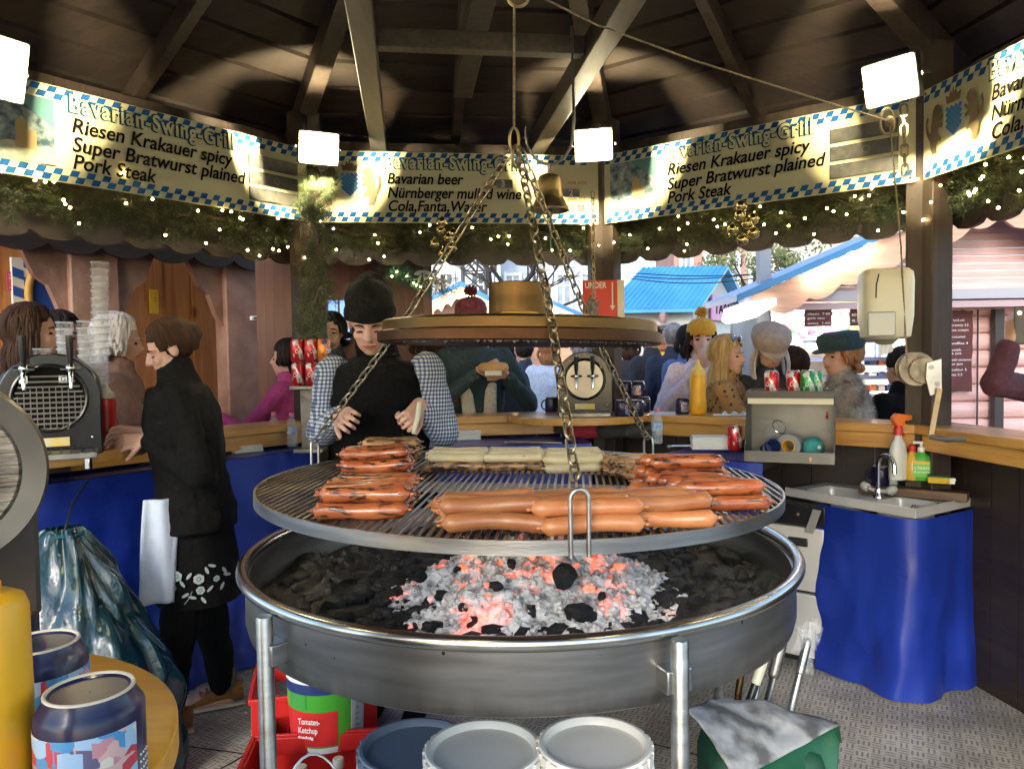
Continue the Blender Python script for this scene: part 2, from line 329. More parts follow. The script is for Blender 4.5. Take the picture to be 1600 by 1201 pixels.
# the octagonal hut
hut = thing('grill_hut', 'dark octagonal timber hut with plank roof sheltering the swing grill', 'hut', HC, 0)
for k in range(8):
    a = PHI0+k*PI/4; m = MB(); R = MX.Rotation(-a, 3, 'Z'); r = 2.215
    for sx in (-1, 1):
        R2 = MX.Rotation(-a-sx*PI/8, 3, 'Z')
        m.box(R @ V((0, r, 1.35))+R2 @ V((sx*.045, 0, 0)), (.088, .10, 3.0), R2)
    m.build('post', D['beam'], hut, bev=.006)
EAVE, APEX = 2.74, 3.95
def roofz(r): return APEX-(APEX-EAVE)*r/2.45
for k in range(8):                                # roof boards and rafters, bay by bay
    p = phi(k); R = MX.Rotation(-p, 3, 'Z'); m = MB(); n = 15
    for i in range(n):
        r0, r1 = 2.45*i/n+.02, 2.45*(i+1)/n
        z0, z1 = roofz(r0), roofz(r1); h0, h1 = r0*math.tan(PI/8), r1*math.tan(PI/8); g_ = .006
        vs = [R @ V(q) for q in ((-h0, r0+g_, z0), (h0, r0+g_, z0), (h1, r1, z1), (-h1, r1, z1), (-h0, r0+g_, z0+.025), (h0, r0+g_, z0+.025), (h1, r1, z1+.025), (-h1, r1, z1+.025))]
        m.add(vs, [(0, 1, 2, 3), (4, 7, 6, 5), (0, 4, 5, 1), (2, 6, 7, 3), (1, 5, 6, 2), (0, 3, 7, 4)])
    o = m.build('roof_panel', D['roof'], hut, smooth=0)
    lid = MB(); h = 2.5*math.tan(PI/8); lid.add([R @ V(q) for q in ((0, 0, APEX+.05), (h, 2.5, EAVE+.02), (-h, 2.5, EAVE+.02))], [(0, 1, 2)])
    lid.build('roof_felt', D['black'], hut, smooth=0)
    for tt, rr, wd in ((0, 2.40, .055), (.42, 2.38, .05)):
        rf = MB(); a0 = V((tt, .35 if tt == 0 else 1.05, roofz(.35 if tt == 0 else 1.05)-.06)); a1 = V((tt, rr, roofz(rr)-.06)); d = a1-a0
        rf.box(R @ ((a0+a1)/2), (wd, d.length, .10), R @ MX.Rotation(math.atan2(d.z, d.y), 3, 'X'))
        if tt == 0: rf.build('rafter', D['beam'], hut, bev=.004)
    a = PHI0+k*PI/4; R = MX.Rotation(-a, 3, 'Z'); hp = MB(); zz = lambda r: APEX-(APEX-EAVE)*r*math.cos(PI/8)/2.45
    a0 = V((0, .2, zz(.2)-.07)); a1 = V((0, 2.6, zz(2.6)-.07)); d = a1-a0
    hp.box(R @ ((a0+a1)/2), (.09, d.length, .12), R @ MX.Rotation(math.atan2(d.z, d.y), 3, 'X')); hp.build('hip_rafter', D['beam'], hut, bev=.004)
    fb = MB(); p = phi(k); R = MX.Rotation(-p, 3, 'Z'); W = 2*2.19*math.tan(PI/8)-.02; nsc = 9
    poly = [(W/2, 2.62), (-W/2, 2.62)]                # scalloped lower edge
    for i in range(nsc):
        x0 = -W/2+W*i/nsc; w_ = W/nsc
        for j in range(8):
            u = j/8; dz = .026*math.sin(PI*u)**.7
            poly.append((x0+w_*u, 2.035+(.0 if j not in (0, 1) else .012)-.0+(.026 if j in (0, 1, 7) else 0)*0+(.026-dz)))
    poly.append((W/2, 2.08))
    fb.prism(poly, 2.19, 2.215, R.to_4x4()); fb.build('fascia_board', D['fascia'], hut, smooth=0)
    tp = MB(); tp.box(R @ V((0, 2.17, 2.68)), (1.74, .08, .10), R); tp.build('wall_plate', D['beam'], hut, bev=.004)
Rb = MX.Rotation(-phi(-1), 3, 'Z')
for s in (-1, 1):
    m = MB(); m.box(Rb @ V((s*.445, 0, 2.695)), (.085, 4.12, .10), Rb); m.build('tie_beam', D['beamx'], hut, bev=.004)
    yb = .50*s if s < 0 else tobay(-1, atz(745, 68, 2.70)).y
    m = MB(); m.box(Rb @ V((0, yb, 2.70)), (.80, .06, .07), Rb); m.build('cross_beam', D['beamx'], hut, bev=.004)
m = MB(); m.box(Rb @ V((.0, 0, 2.86)), (.09, 3.2, .09), Rb); m.build('ridge_beam', D['beam'], hut, bev=.004)
# bar counters
CZ = 1.155; CIN, COUT = 1.95, 2.20
for k in (-2, -1, 0, 1):
    ct = bay_thing(k, 'bar_counter', {-2: 'varnished pine bar counter with cup stacks and black tap machine on it', -1: 'varnished pine bar counter behind the man in beanie', 0: 'varnished pine bar counter under the steel box of cans', 1: 'varnished pine bar counter behind the sink, running out of frame at right'}[k], 'counter', 'bar counters round the hut')
    h0, h1 = CIN*math.tan(PI/8), COUT*math.tan(PI/8); m = MB()
    for i in range(3):
        r0 = CIN+(COUT-CIN)*i/3; r1 = r0+(COUT-CIN)/3-.003; a0, a1 = r0*math.tan(PI/8)-.001, r1*math.tan(PI/8)-.001
        vs = [V(q) for q in ((-a0, r0, CZ-.04), (a0, r0, CZ-.04), (a1, r1, CZ-.04), (-a1, r1, CZ-.04), (-a0, r0, CZ), (a0, r0, CZ), (a1, r1, CZ), (-a1, r1, CZ))]
        m.add(vs, [(3, 2, 1, 0), (4, 5, 6, 7), (0, 1, 5, 4), (2, 3, 7, 6), (1, 2, 6, 5), (0, 4, 7, 3)])
    m.build('counter_top', D['counter'], ct, bev=.004)
    m = MB(); m.box((0, CIN+.045, CZ-.079), (2*h0-.01, .03, .072)); m.build('edge_board', D['counter'], ct, bev=.004)
    m = MB(); n = 12; W = 2*COUT*math.tan(PI/8)-.02
    for i in range(n): m.box((-W/2+W*(i+.5)/n, COUT-.03, .5), (W/n-.006, .022, 1.23))
    m.build('outer_wall', D['fascia'], ct, smooth=0)
def lobe(k, t, r, rad_, label):
    o = bay_thing(k, 'counter_extension', label, 'counter shelf'); m = MB(); pts = []
    for i in range(25):
        a = PI*i/24; pts.append((t+rad_*math.cos(a)*1.15, r-rad_*math.sin(a)))
    vs = [V((x, y, CZ-.038)) for x, y in pts]+[V((x, y, CZ+.003)) for x, y in pts]; n = len(pts)
    m.add(vs, [tuple(range(n)), tuple(range(2*n-1, n-1, -1))]+[(i, n+i, n+(i+1) % n, (i+1) % n) for i in range(n)])
    m.build('rounded_board', D['counter'], o, bev=.004); m = MB(); m.box((t, r+.015, CZ-.075), (rad_*.8, .03, .07)); m.build('support_block', D['beam'], o); return o
tC = tobay(-1, at(935, 645, 3.9)); lobe(-1, tC.x, CIN-.002, .36, 'rounded pine shelf on the back counter holding the barrel tap machine')
tL = tobay(-2, at(70, 690, 2.9)); lobe(-2, tL.x, CIN-.002, .40, 'rounded pine shelf on the left counter holding the cup stacks')
# inner work shelves covered with blue vinyl
SZ = 1.02
def drape(k, t0, t1, r, zt, label, wob=.03, seed=0, zb=.01, name='vinyl_cover', top=True):
    o = bay_thing(k, name, label, 'tarp', 'blue vinyl covers under the counters')
    m = MB(); nu, nv = 70, 40
    def fn(u, v):
        x = t0+(t1-t0)*u; z = zt+(zb-zt)*v
        d = wob*(NZ.noise(V((x*5+seed, z*1.3, seed)))*1.3+.5*NZ.noise(V((x*11, z*5+seed, 3)))+.35*NZ.noise(V((x*16, z*12+seed, 7))))*(.25+v)
        d += .03*v*math.sin(x*9+seed)-.05*v*v
        return V((x, r+d, z))
    m.grid(fn, nu, nv); m.build('hanging_sheet', D['vinyl'], o, smooth=180)
    if top:
        m = MB(); h = lambda u, v: V((t0+(t1-t0)*u, r+(2.10-r)*v, zt+.004+.004*NZ.noise(V((u*9, v*5, seed)))))
        m.grid(h, 30, 8); m.build('top_sheet', D['vinyl'], o, smooth=180)
        m = MB(); m.box(((t0+t1)/2, (r+2.1)/2+.02, zt-.02), (t1-t0-.02, 2.1-r-.02, .03)); m.build('shelf_board', D['beam'], o)
    return o
drape(-2, -.68, .70, 1.84, SZ, 'blue vinyl cover hanging below the left counter behind the woman', .030, 1)
drape(-1, -.66, .66, 1.64, SZ, 'blue vinyl cover on the work shelf behind the grill', .02, 4)
# floor coaming strip at left, clips
# banners
def quadset(m, x0, x1, z0, z1, y, n, slant, odd):
    w_ = (x1-x0)/n
    for i in range(n):
        if i % 2 == odd:
            a = x0+w_*i; m.add([V((a, y, z0)), V((a+w_, y, z0)), V((a+w_+slant, y, z1)), V((a+slant, y, z1))], [(0, 1, 2, 3)])
BZ0, BZ1 = 2.247, 2.638
def castle(o, x0, x1, z0, z1, y):
    m = MB(); m.add([V((x0, y, z0)), V((x1, y, z0)), V((x1, y, z1)), V((x0, y, z1))], [(0, 1, 2, 3)])
    m2, t, b = new_mat('winter forest print'); N = t.nodes
    tc = N.new('ShaderNodeTexCoord'); n = N.new('ShaderNodeTexNoise'); n.inputs['Scale'].default_value = 26; n.inputs['Detail'].default_value = 8; t.links.new(tc.outputs['Object'], n.inputs[0])
    r = N.new('ShaderNodeValToRGB'); e = r.color_ramp.elements; e[0].position = .35; e[0].color = (.02, .07, .10, 1); e[1].position = .68; e[1].color = (.42, .50, .47, 1)
    t.links.new(n.outputs[0], r.inputs[0]); t.links.new(r.outputs[0], b.inputs['Base Color']); b.inputs['Roughness'].default_value = .5
    p = m.build('picture', m2, o, smooth=0)
    q = MB(); W = x1-x0; H = z1-z0; yy = y-.003
    q.add([V((x0+W*.45, yy, z1)), V((x1, yy, z1)), V((x1, yy, z1-H*.45)), V((x0+W*.75, yy, z1-H*.25))], [(0, 1, 2, 3)])
    q.build('picture_sky', flat('teal print', (.10, .26, .26)), p, smooth=0)
    q = MB(); pts = [(0, 0)]; rn = random.Random(4)
    for i in range(13): pts.append((i/12, .20+.06*rn.random()-.05*math.sin(i)))
    pts.append((1, 0)); q.add([V((x0+W*a, yy-.001, z0+H*c)) for a, c in pts], [tuple(range(len(pts)))])
    q.build('snow_bank', M('snow print', (.62, .60, .42), (.40, .42, .34), 40, .5), p, smooth=0)
    q = MB()                                       # a plain stone tower with a hipped roof
    for (a, c, d, e_) in ((.50, .18, .66, .52), (.60, .18, .76, .47)): q.add([V((x0+W*a, yy-.002, z0+H*c)), V((x0+W*d, yy-.002, z0+H*c)), V((x0+W*d, yy-.002, z0+H*e_)), V((x0+W*a, yy-.002, z0+H*e_))], [(0, 1, 2, 3)])
    q.add([V((x0+W*.48, yy-.003, z0+H*.52)), V((x0+W*.68, yy-.003, z0+H*.52)), V((x0+W*.58, yy-.003, z0+H*.66))], [(0, 1, 2)])
    q.build('tower', flat('ochre print', (.50, .38, .16)), p, smooth=0)
def crest(o, cx, cz, s, y):
    e = MB(); n = 6                                # lozengy shield
    sh = [(-.5, .62), (.5, .62), (.5, -.1), (.36, -.42), (0, -.66), (-.36, -.42), (-.5, -.1)]
    e.add([V((cx+x*s, y, cz+z*s)) for x, z in sh], [tuple(range(7))]); sp = e.build('emblem', flat('shield white', (.74, .73, .62)), o, smooth=0)
    l = MB()
    def ins(x, z):
        if z > .60 or abs(x) > .49: return False
        lim = .49 if z > -.1 else (.49-(-.1-z)/.56*.5)
        return abs(x) < lim
    for i in range(-6, 7):
        for j in range(-8, 9):
            if (i+j) % 2: continue
            a = i*.105; c = j*.10
            pts = [(a-.02, c+.10), (a+.105, c+.012), (a+.02, c-.10), (a-.105, c-.012)]
            if all(ins(x, z) for x, z in pts): l.add([V((cx+x*s, y-.002, cz+z*s)) for x, z in pts], [(0, 1, 2, 3)])
    l.build('lozenges', flat('lozenge blue', (.03, .19, .46)), sp, smooth=0)
    lion = [(.05,-.95),(.30,-.95),(.22,-.85),(.20,-.65),(.34,-.5),(.52,-.55),(.60,-.42),(.40,-.30),(.30,-.15),(.38,.0),(.62,-.05),(.70,.08),(.48,.16),(.62,.30),(.74,.42),(.56,.42),(.44,.34),(.50,.52),(.58,.62),(.50,.78),(.30,.90),(.05,.86),(-.10,.66),(-.14,.40),(-.22,.10),(-.26,-.15),(-.42,-.05),(-.52,.25),(-.42,.48),(-.56,.58),(-.66,.30),(-.60,-.08),(-.42,-.32),(-.30,-.45),(-.28,-.7),(-.12,-.95)]
    br = flat('emblem brown', (.12, .085, .035))
    for sx in (-1, 1):
        q = MB(); q.add([V((cx+sx*(1.0-.66*x)*s, y-.003, cz+z*s*.95)) for x, z in lion], [tuple(range(len(lion)))]); q.build('lion', br, sp, smooth=0)
    q = MB(); cr = [(-.32, .68), (.32, .68), (.40, 1.0), (.22, .92), (.12, 1.12), (.05, 1.0), (0, 1.28), (-.05, 1.0), (-.12, 1.12), (-.22, .92), (-.40, 1.0)]
    q.add([V((cx+x*s, y-.004, cz+z*s)) for x, z in cr], [tuple(range(len(cr)))]); q.build('crown', br, sp, smooth=0)
def banner(k, kind_, label):
    o = bay_thing(k, 'menu_banner', label, 'banner', 'printed menu banners round the hut'); W = SIDE-.05; r = AP-.012; y = r-.004
    m = MB()
    def fn(u, v): return V((-W/2+W*u, r+.004*math.sin(u*7+k)*math.sin(v*3), BZ0+(BZ1-BZ0)*v))
    m.add([V((-W/2, r, BZ0)), V((W/2, r, BZ0)), V((W/2, r, BZ1)), V((-W/2, r, BZ1)), V((-W/2, r+.004, BZ0)), V((W/2, r+.004, BZ0)), V((W/2, r+.004, BZ1)), V((-W/2, r+.004, BZ1))], [(0, 1, 2, 3), (7, 6, 5, 4), (0, 4, 5, 1), (3, 2, 6, 7), (1, 5, 6, 2), (0, 3, 7, 4)])
    m.build('sheet', D['sheet'], o, smooth=0)
    m = MB(); n = 48; a, c = -W/2+.012, W/2-.03
    quadset(m, a, c, BZ0+.004, BZ0+.030, y, n, .012, 0); quadset(m, a+.012, c+.012, BZ0+.030, BZ0+.056, y, n, .012, 1); m.build('border_check', D['inkb'], o, smooth=0); m = MB()
    quadset(m, a, c, BZ1-.030, BZ1-.004, y, n, .012, 1); quadset(m, a-.010, c-.010, BZ1-.056, BZ1-.030, y, n, .012, 0)
    m.build('border_check', D['inkb'], o, smooth=0)
    X = lambda u: -W/2+W*u
    if kind_ == 'A':
        castle(o, X(.025), X(.205), BZ0+.062, BZ1-.062, y-.001); tx = .245
        lettering('menu_text', 'Riesen Krakauer spicy', .088, D['ink'], o, (X(tx), y-.002, BZ1-.176), W*.47, .22, .0017)
        lettering('menu_text', 'Super Bratwurst plained', .088, D['ink'], o, (X(tx), y-.002, BZ1-.254), W*.515, .22, .0017)
        lettering('menu_text', 'Pork Steak', .088, D['ink'], o, (X(tx), y-.002, BZ1-.327), W*.225, .22, .0017)
        pd = M('price panel', (.05, .05, .045), (.09, .09, .08), 30, .4)
        for i in range(3):
            m = MB(); m.box((X(.865), y-.004, BZ0+.098+i*.083), (W*.185, .006, .066)); pp = m.build('price_panel', pd, o)
            if i == 1: lettering('price_digit', 'O', .05, flat('grey print', (.16, .16, .14)), pp, (X(.86), y-.009, BZ0+.163), None)
    else:
        crest(o, X(.122), BZ0+.20, .118, y-.002); tx = .247
        lettering('menu_text', 'Bavarian beer', .084, D['ink'], o, (X(tx), y-.002, BZ1-.176), W*.265, .22, .0017)
        lettering('menu_text', 'Nürnberger mulled wine', .084, D['ink'], o, (X(tx), y-.002, BZ1-.254), W*.47, .22, .0017)
        lettering('menu_text', 'Cola,Fanta,Water', .084, D['ink'], o, (X(tx), y-.002, BZ1-.327), W*.345, .22, .0017)
        pd = M('drink price panel', (.03, .03, .028), (.06, .06, .055), 30, .4)
        for (u, dz, w_, h_, s_) in ((.655, .17, .065, .048, '3'), (.80, .17, .065, .048, '6'), (.90, .215, .06, .045, '2'), (.90, .30, .025, .04, ''), (.935, .30, .025, .04, '')):
            m = MB(); m.box((X(u), y-.004, BZ1-dz), (W*w_, .006, h_)); pp = m.build('price_panel', pd, o)
            if s_: lettering('price_digit', s_, .05, flat('pale print', (.45, .45, .40)), pp, (X(u)-.015, y-.009, BZ1-dz-.017), None, offset=.001)
        rt = flat('faded red print', (.45, .12, .05))
        for u, dz, s_ in ((.575, .18, '½ pint'), (.725, .18, '1 pt'), (.735, .255, '0,2l'), (.885, .165, 'one pint'), (.885, .262, 'cola 0,5')): lettering('size_text', s_, .034, rt, o, (X(u), y-.002, BZ1-dz), None, .2)
    for nm, mt, off, dy in (('title_outline', D['inkg'], .0074, -.003), ('title', D['sheet'], .0024, -.006)):
        lettering(nm, 'Bavarian-Swing-Grill', .102, mt, o, (X(tx)-.01+(.0 if off > .003 else .004), y+dy, BZ1-.092), W*.485-(0 if off > .003 else .008), 0, off, 1.14)
    for u in (.012, .988):
        for z in (BZ0+.02, BZ1-.02):
            m = MB(); m.tube([V((X(u), y+.003, z)), V((X(u), y-.004, z))], .006, 8); m.build('eyelet', D['chrome'], o)
banner(-2, 'A', 'left banner with castle picture listing Krakauer, Bratwurst and Pork Steak')
banner(-1, 'B', 'centre banner with lion crest listing beer, mulled wine and cola behind the bell')
banner(0, 'A', 'right banner with castle picture listing Krakauer and Bratwurst, crossed by the winch rope')
banner(1, 'B', 'cropped banner with lion crest at the right edge of the photo')
# garlands of fir with fairy lights and baubles
def needles(m, c, d, rnd, ln, n):
    d = d.normalized(); a = d.orthogonal().normalized(); b = d.cross(a)
    for i in range(n):
        t = rnd.random(); th = rnd.uniform(0, 2*PI); q = (d*.65+(a*math.cos(th)+b*math.sin(th))).normalized(); p = c+d*ln*1.6*t
        sd_ = q.orthogonal().normalized(); sd_.rotate(MX.Rotation(rnd.uniform(0, 3), 3, q)); w_ = .0016
        e = p+q*ln*rnd.uniform(.6, 1.1); m.add([p-sd_*w_, p+sd_*w_, e], [(0, 1, 2)])
bulb_me = MB().ell((0, 0, 0), .0058, n=8, m=6).mesh('bulb', D['bulb'])
def garland(k, label, seed, nb=42):
    o = bay_thing(k, 'fir_garland', label, 'garland', 'lit fir garlands under the banners'); rnd = random.Random(seed); m = MB(); W = 1.66; bs = []
    st = MB(); path = [V((-W/2+W*i/40, 2.12, 2.24-.05*abs(math.sin(i*.32+seed))+.015*math.sin(i*.9))) for i in range(41)]
    st.tube(path, .012, 6); st.build('stem', flat('fir twig', (.05, .03, .015)), o)
    for i in range(760):
        u = rnd.random(); p = path[int(u*40)]; tw = rnd.uniform(.3, 1.0); 
        th = rnd.uniform(-2.4, 2.4); q = V((rnd.uniform(-.9, .9), -abs(math.cos(th))-.1, math.sin(th)*1.05-.15)).normalized()
        c = p+q*rnd.uniform(.0, .105)*tw+V((rnd.uniform(-.03, .03), 0, rnd.uniform(-.05, .03)))
        needles(m, c, q+V((rnd.uniform(-.5, .5), 0, -.2)), rnd, .038, 17)
    m.build('foliage', D['needle'], o, smooth=0, fix=False)
    for i in range(nb):
        p = path[rnd.randrange(41)]; b = link('bulb', bulb_me, o); b.location = p+V((rnd.uniform(-.03, .03), -rnd.uniform(.06, .15), rnd.uniform(-.15, .11)))
    return o
garland(-2, 'lit fir garland under the left banner', 1, 34)
garland(-1, 'lit fir garland under the centre banner', 2, 30)
garland(0, 'lit fir garland under the right banner beside the winch post', 3, 40)
garland(1, 'lit fir garland at the right edge of the photo', 4, 70)
def baubles(px, py, Y, label):
    p = at(px, py, Y); o = thing('bauble_cluster', label, 'ornament', p, 0, 'gold bauble clusters hanging from the garlands'); rnd = random.Random(px)
    for i, (x, z) in enumerate(((0, 0), (.05, .03), (-.045, .05), (.03, .08), (-.01, .115), (.055, .10), (0, .16))):
        m = MB(); m.ell((x, rnd.uniform(-.02, .02), z), .027, n=16, m=12); m.tube([V((x, 0, z+.024)), V((x, 0, z+.034))], .006, 6); m.build('bauble', D['bauble'], o)
D['bauble'] = M('gold bauble', (.62, .52, .22), rough=.14, metal=1)
baubles(692, 395, 4.05, 'gold bauble cluster hanging left of the chain under the centre banner'); baubles(1160, 375, 3.55, 'gold bauble cluster hanging under the right banner')
# fir-wrapped strip down the post beside the man
o = thing('post_garland', 'pale fir strand hanging down the post behind the man', 'garland'); m = MB(); rnd = random.Random(9)
pts = [at(492+6*math.sin(i*.7), 262+280*i/30, 3.98) for i in range(31)]
st = MB(); st.tube(pts, .014, 6); st.build('stem', flat('fir twig', (.05, .03, .015)), o)
for i in range(420):
    p = pts[rnd.randrange(31)]; th = rnd.uniform(0, 2*PI); q = V((math.cos(th), math.sin(th), rnd.uniform(-1.0, .1)))
    needles(m, p+q*rnd.uniform(0, .02), q, rnd, .058, 14)
m.build('foliage', D['needlel'], o, smooth=0, fix=False)
# flood lamps
def flood(px, py, Y, aim, w_, h_, label, tilt=0):
    p = at(px, py, Y); d = (V(aim)-p).normalized(); o = thing('flood_lamp', label, 'floodlight', p, 0, 'white floodlights on the hut posts')
    o.rotation_mode = 'QUATERNION'; o.rotation_quaternion = (-d).to_track_quat('Y', 'Z')      # local -Y faces the aim
    m = MB(); m.box((0, .035, 0), (w_+.03, .05, h_+.03)); m.build('housing', D['black'], o, bev=.008)
    m = MB(); m.box((0, .006, 0), (w_, .006, h_)); m.build('lit_panel', D['lampglow'], o)
    m = MB(); m.tube([V((-w_/2-.02, .03, 0)), V((-w_/2-.03, .09, 0)), V((0, .13, 0)), V((w_/2+.03, .09, 0)), V((w_/2+.02, .03, 0))], .007, 6); m.build('bracket', D['black'], o)
    l = bpy.data.lights.new('lamp_light', 'AREA'); l.shape = 'RECTANGLE'; l.size = w_; l.size_y = h_; l.energy = LAMP_W; l.color = LAMP_COL; l.spread = rad(116)
    lo = bpy.data.objects.new('lamp_light', l); COL.objects.link(lo); lo.parent = o; lo.location = (0, -.012, 0); lo.rotation_euler = (PI/2, 0, 0)
    return o
flood(2, 106, 2.62, (-.1, 1.6, 1.9), .15, .18, 'lit white floodlight at the upper left edge of the photo')
flood(499, 232, 3.78, (.1, 1.6, 1.9), .17, .13, 'lit white floodlight between the left and centre banners')
flood(927, 227, 3.92, (-.1, 1.5, 1.9), .17, .135, 'lit white floodlight above the bell, between centre and right banners')
flood(1388, 128, 3.0, (-.1, 1.7, 1.9), .18, .14, 'lit white floodlight above the winch post at right')
for kk, lb in ((2, 'lit white floodlight on the near right post, out of frame'), (-3, 'lit white floodlight on the near left post, out of frame'), (3, 'lit white floodlight above the photographer at right, out of frame'), (4, 'lit white floodlight above the photographer at left, out of frame')):
    a_ = PHI0+kk*PI/4; q = HC+V((1.85*math.sin(a_), 1.85*math.cos(a_), 2.45)); o = flood(800, 300, 3, (0, 2.6, 1.0), .17, .135, lb)
    o.location = q; o.rotation_quaternion = (q-V((0, 2.7, 2.0))).to_track_quat('Y', 'Z')
# ---------------------------------------------------------------- swing grill
GC = V((.015, 2.30, 0)); GZ = 1.12; GR = .77; TILT = -.02
def gz(x, y, up=0): return GZ+TILT*(x-GC.x)+up
gr = thing('swing_grate', 'large round steel grill grate hanging from three chains over the embers', 'grill grate', (GC.x, GC.y, GZ), rot=(0, -TILT*-1*-1, 0))
gr.rotation_euler = (0, math.atan(-TILT), 0)
m = MB(); m.lathe([(GR-.006, -.032), (GR, -.032), (GR, 0), (GR-.006, 0), (GR-.006, -.032)], 128); m.build('rim', D['steel'], gr, smooth=60)
m = MB(); m.cur = 0; RB = MX.Rotation(rad(-5), 3, 'Z'); nb = 74
for i in range(nb):
    x = -GR+2*GR*(i+.5)/nb; h = math.sqrt(max(0, (GR-.005)**2-x*x))
    if h > .03: m.tube([RB @ V((x, -h, -.004)), RB @ V((x, -h*.3, -.004)), RB @ V((x, h*.3, -.004)), RB @ V((x, h, -.004))], .0042, 6)
D['bar'] = M('greasy grate bar', (.10, .07, .045), (.42, .36, .27), 7, .36, 1, lo=.3, hi=.62, rvar=.15)
m.build('bars', D['bar'], gr, smooth=60)
m = MB()
for y in (-.42, -.02, .38):
    h = math.sqrt((GR-.006)**2-y*y); m.box(RB @ V((0, y, -.026)), (2*h-.03, .006, .032), RB)
m.build('cross_bars', D['steeld'], gr)
# chains -------------------------------------------------------
def link_mesh(m, p, d, side, L=.040, w_=.0105, r=.0032):
    d = d.normalized(); s = (side-d*side.dot(d)).normalized(); pts = []
    for k in range(16):
        a = 2*PI*k/16; c, sn = math.cos(a), math.sin(a); pts.append(p+d*((L/2-w_)*(1 if c > 0 else -1)+w_*c*1.0)+s*w_*sn)
    m.tube(pts, r, 6, close=True)
def chain(name, label, pts, mt, group, L=.043, w_=.0115, r=.0034):
    o = MB(); pts = [V(p) for p in pts]; seg = 0; acc = 0; i = 0; pos = pts[0].copy(); lens = [(b-a).length for a, b in zip(pts, pts[1:])]; tot = sum(lens); step = L-2.5*r; n = int(tot/step)
    for k in range(n):
        s = (k+.5)*step; j = 0
        while j < len(lens)-1 and s > lens[j]: s -= lens[j]; j += 1
        p = pts[j].lerp(pts[j+1], s/lens[j]); d = (pts[j+1]-pts[j]).normalized(); a = d.cross(V((.3, .9, .1))).normalized(); b = d.cross(a)
        rr = .35+(PI/2 if k % 2 else 0); link_mesh(o, p, d, a*math.cos(rr)+b*math.sin(rr), L, w_, r)
    x = o.build(name, mt, smooth=60, fix=False); tag(x, label, 'chain', group); return x
APX = at(803, 232, 2.30)
def rimp(px, py, Y0):                            # rim point in the direction of a photo pixel at height
    p = atz(px, py, GZ-.02); d = V((p.x-GC.x, p.y-GC.y, 0)).normalized()*(GR-.003); return V((GC.x+d.x, GC.y+d.y, gz(GC.x+d.x, 0)))
A1 = V((GC.x-.70, GC.y+.32, gz(-.70, 0))); A2 = at(906, 838, 0.0+GC.y-GR+.01); A2 = V((GC.x+.118, GC.y-.757, gz(.12, 0))); A3 = V((GC.x+.50, GC.y+.58, gz(.5, 0)))
HAND = at(520, 652, 2.68)
hook = at(803, 200, 2.30)
cg = 'chains carrying the swing grill'
chain('chain', 'chain running down left from the apex to the hand of the man in beanie', [APX+V((-.005, 0, 0)), V((GC.x-.375, GC.y+.17, 1.60)), HAND, A1+V((0, 0, .08))], D['chain'], cg)
chain('chain', 'chain hanging down the front of the bronze hood to the near rim of the grate', [APX+V((.012, -.012, 0)), V((GC.x+.085, GC.y-.437, 1.58)), A2+V((0, .02, .10))], D['chain'], cg)
chain('chain', 'chain running down right behind the hood to the far right rim of the grate', [APX+V((.02, .01, 0)), V((GC.x+.265, GC.y+.31, 1.58)), A3+V((0, 0, .06))], D['chain'], cg)
def shackle(o, P, n, hgt, wd):
    n = V(n).normalized(); s = n.cross(V((0, 0, 1))).normalized(); L = [P+s*wd-V((0, 0, .036)), P+s*wd*1.02+V((0, 0, hgt*.5))]
    pts = L+[P+s*wd*math.cos(a)+V((0, 0, hgt-.02+.02*math.sin(a))) for a in [PI*i/8 for i in range(9)]]+[P-s*wd*1.02+V((0, 0, hgt*.5)), P-s*wd-V((0, 0, .036))]
    m = MB(); m.tube([gr.matrix_basis.inverted() @ p for p in pts], .0048, 8); m.build('shackle', D['steel'], gr, smooth=60)
gr.matrix_basis = MX.Translation(gr.location) @ gr.rotation_euler.to_matrix().to_4x4()
for A, h in ((A1, .085), (A2, .105), (A3, .07)):
    d = V((A.x-GC.x, A.y-GC.y, 0)).normalized(); shackle(gr, A+d*.008, d, h, .019)
# hook, thimble and rope above the apex
o = thing('lifting_hook', 'forged carabiner and wire thimble joining the three chains to the lifting rope', 'hook', hook)
m = MB(); h2 = APX-hook
pts = [V((0, 0, .0))+V((.014*math.sin(a)*(1 if 1 else 1), 0, -.035+.035*math.cos(a))) for a in [2*PI*i/20 for i in range(20)]]
m.tube(pts, .0045, 8, close=True); m.build('thimble', D['bell'], o, smooth=60)
m = MB(); pts = [V((.004*math.cos(.3), .010*math.sin(2*PI*i/20)+0, -.085+.032*math.cos(2*PI*i/20))) + V((.010*math.sin(2*PI*i/20), 0, 0)) for i in range(20)]
m.tube(pts, .0050, 8, close=True); m.build('carabiner', D['bell'], o, smooth=60)
pul = at(810, 2, 2.30); ro = thing('lifting_rope', 'thin lifting rope running over the pulley and down to the winch on the right post', 'rope')
top = pul+V((-.012, 0, .03)); eye = at(1390, 190, 3.0)
m = MB(); m.tube([hook, hook.lerp(top, .5), top], .0038, 8)
m.tube([pul+V((.02, 0, .035)), at(930, 38, 2.42), at(1085, 95, 2.62), eye], .0034, 8)
WN = at(1425, 575, 3.02)
m.tube([eye, eye.lerp(WN, .5), WN+V((-.02, 0, .02))], .0034, 8); m.build('rope', D['rope'], ro, smooth=60)
m = MB(); m.tube([eye+V((.028*math.cos(a)-.01, 0, .05*math.sin(a)-.0)) for a in [2*PI*i/14 for i in range(14)]], .006, 6, close=True)
m.ell(eye, (.018, .018, .022)); m.build('knot', D['rope'], ro, smooth=60)
o = thing('pulley', 'small brass pulley wheel under the roof at the top of the photo', 'pulley', pul+V((0, 0, .02)))
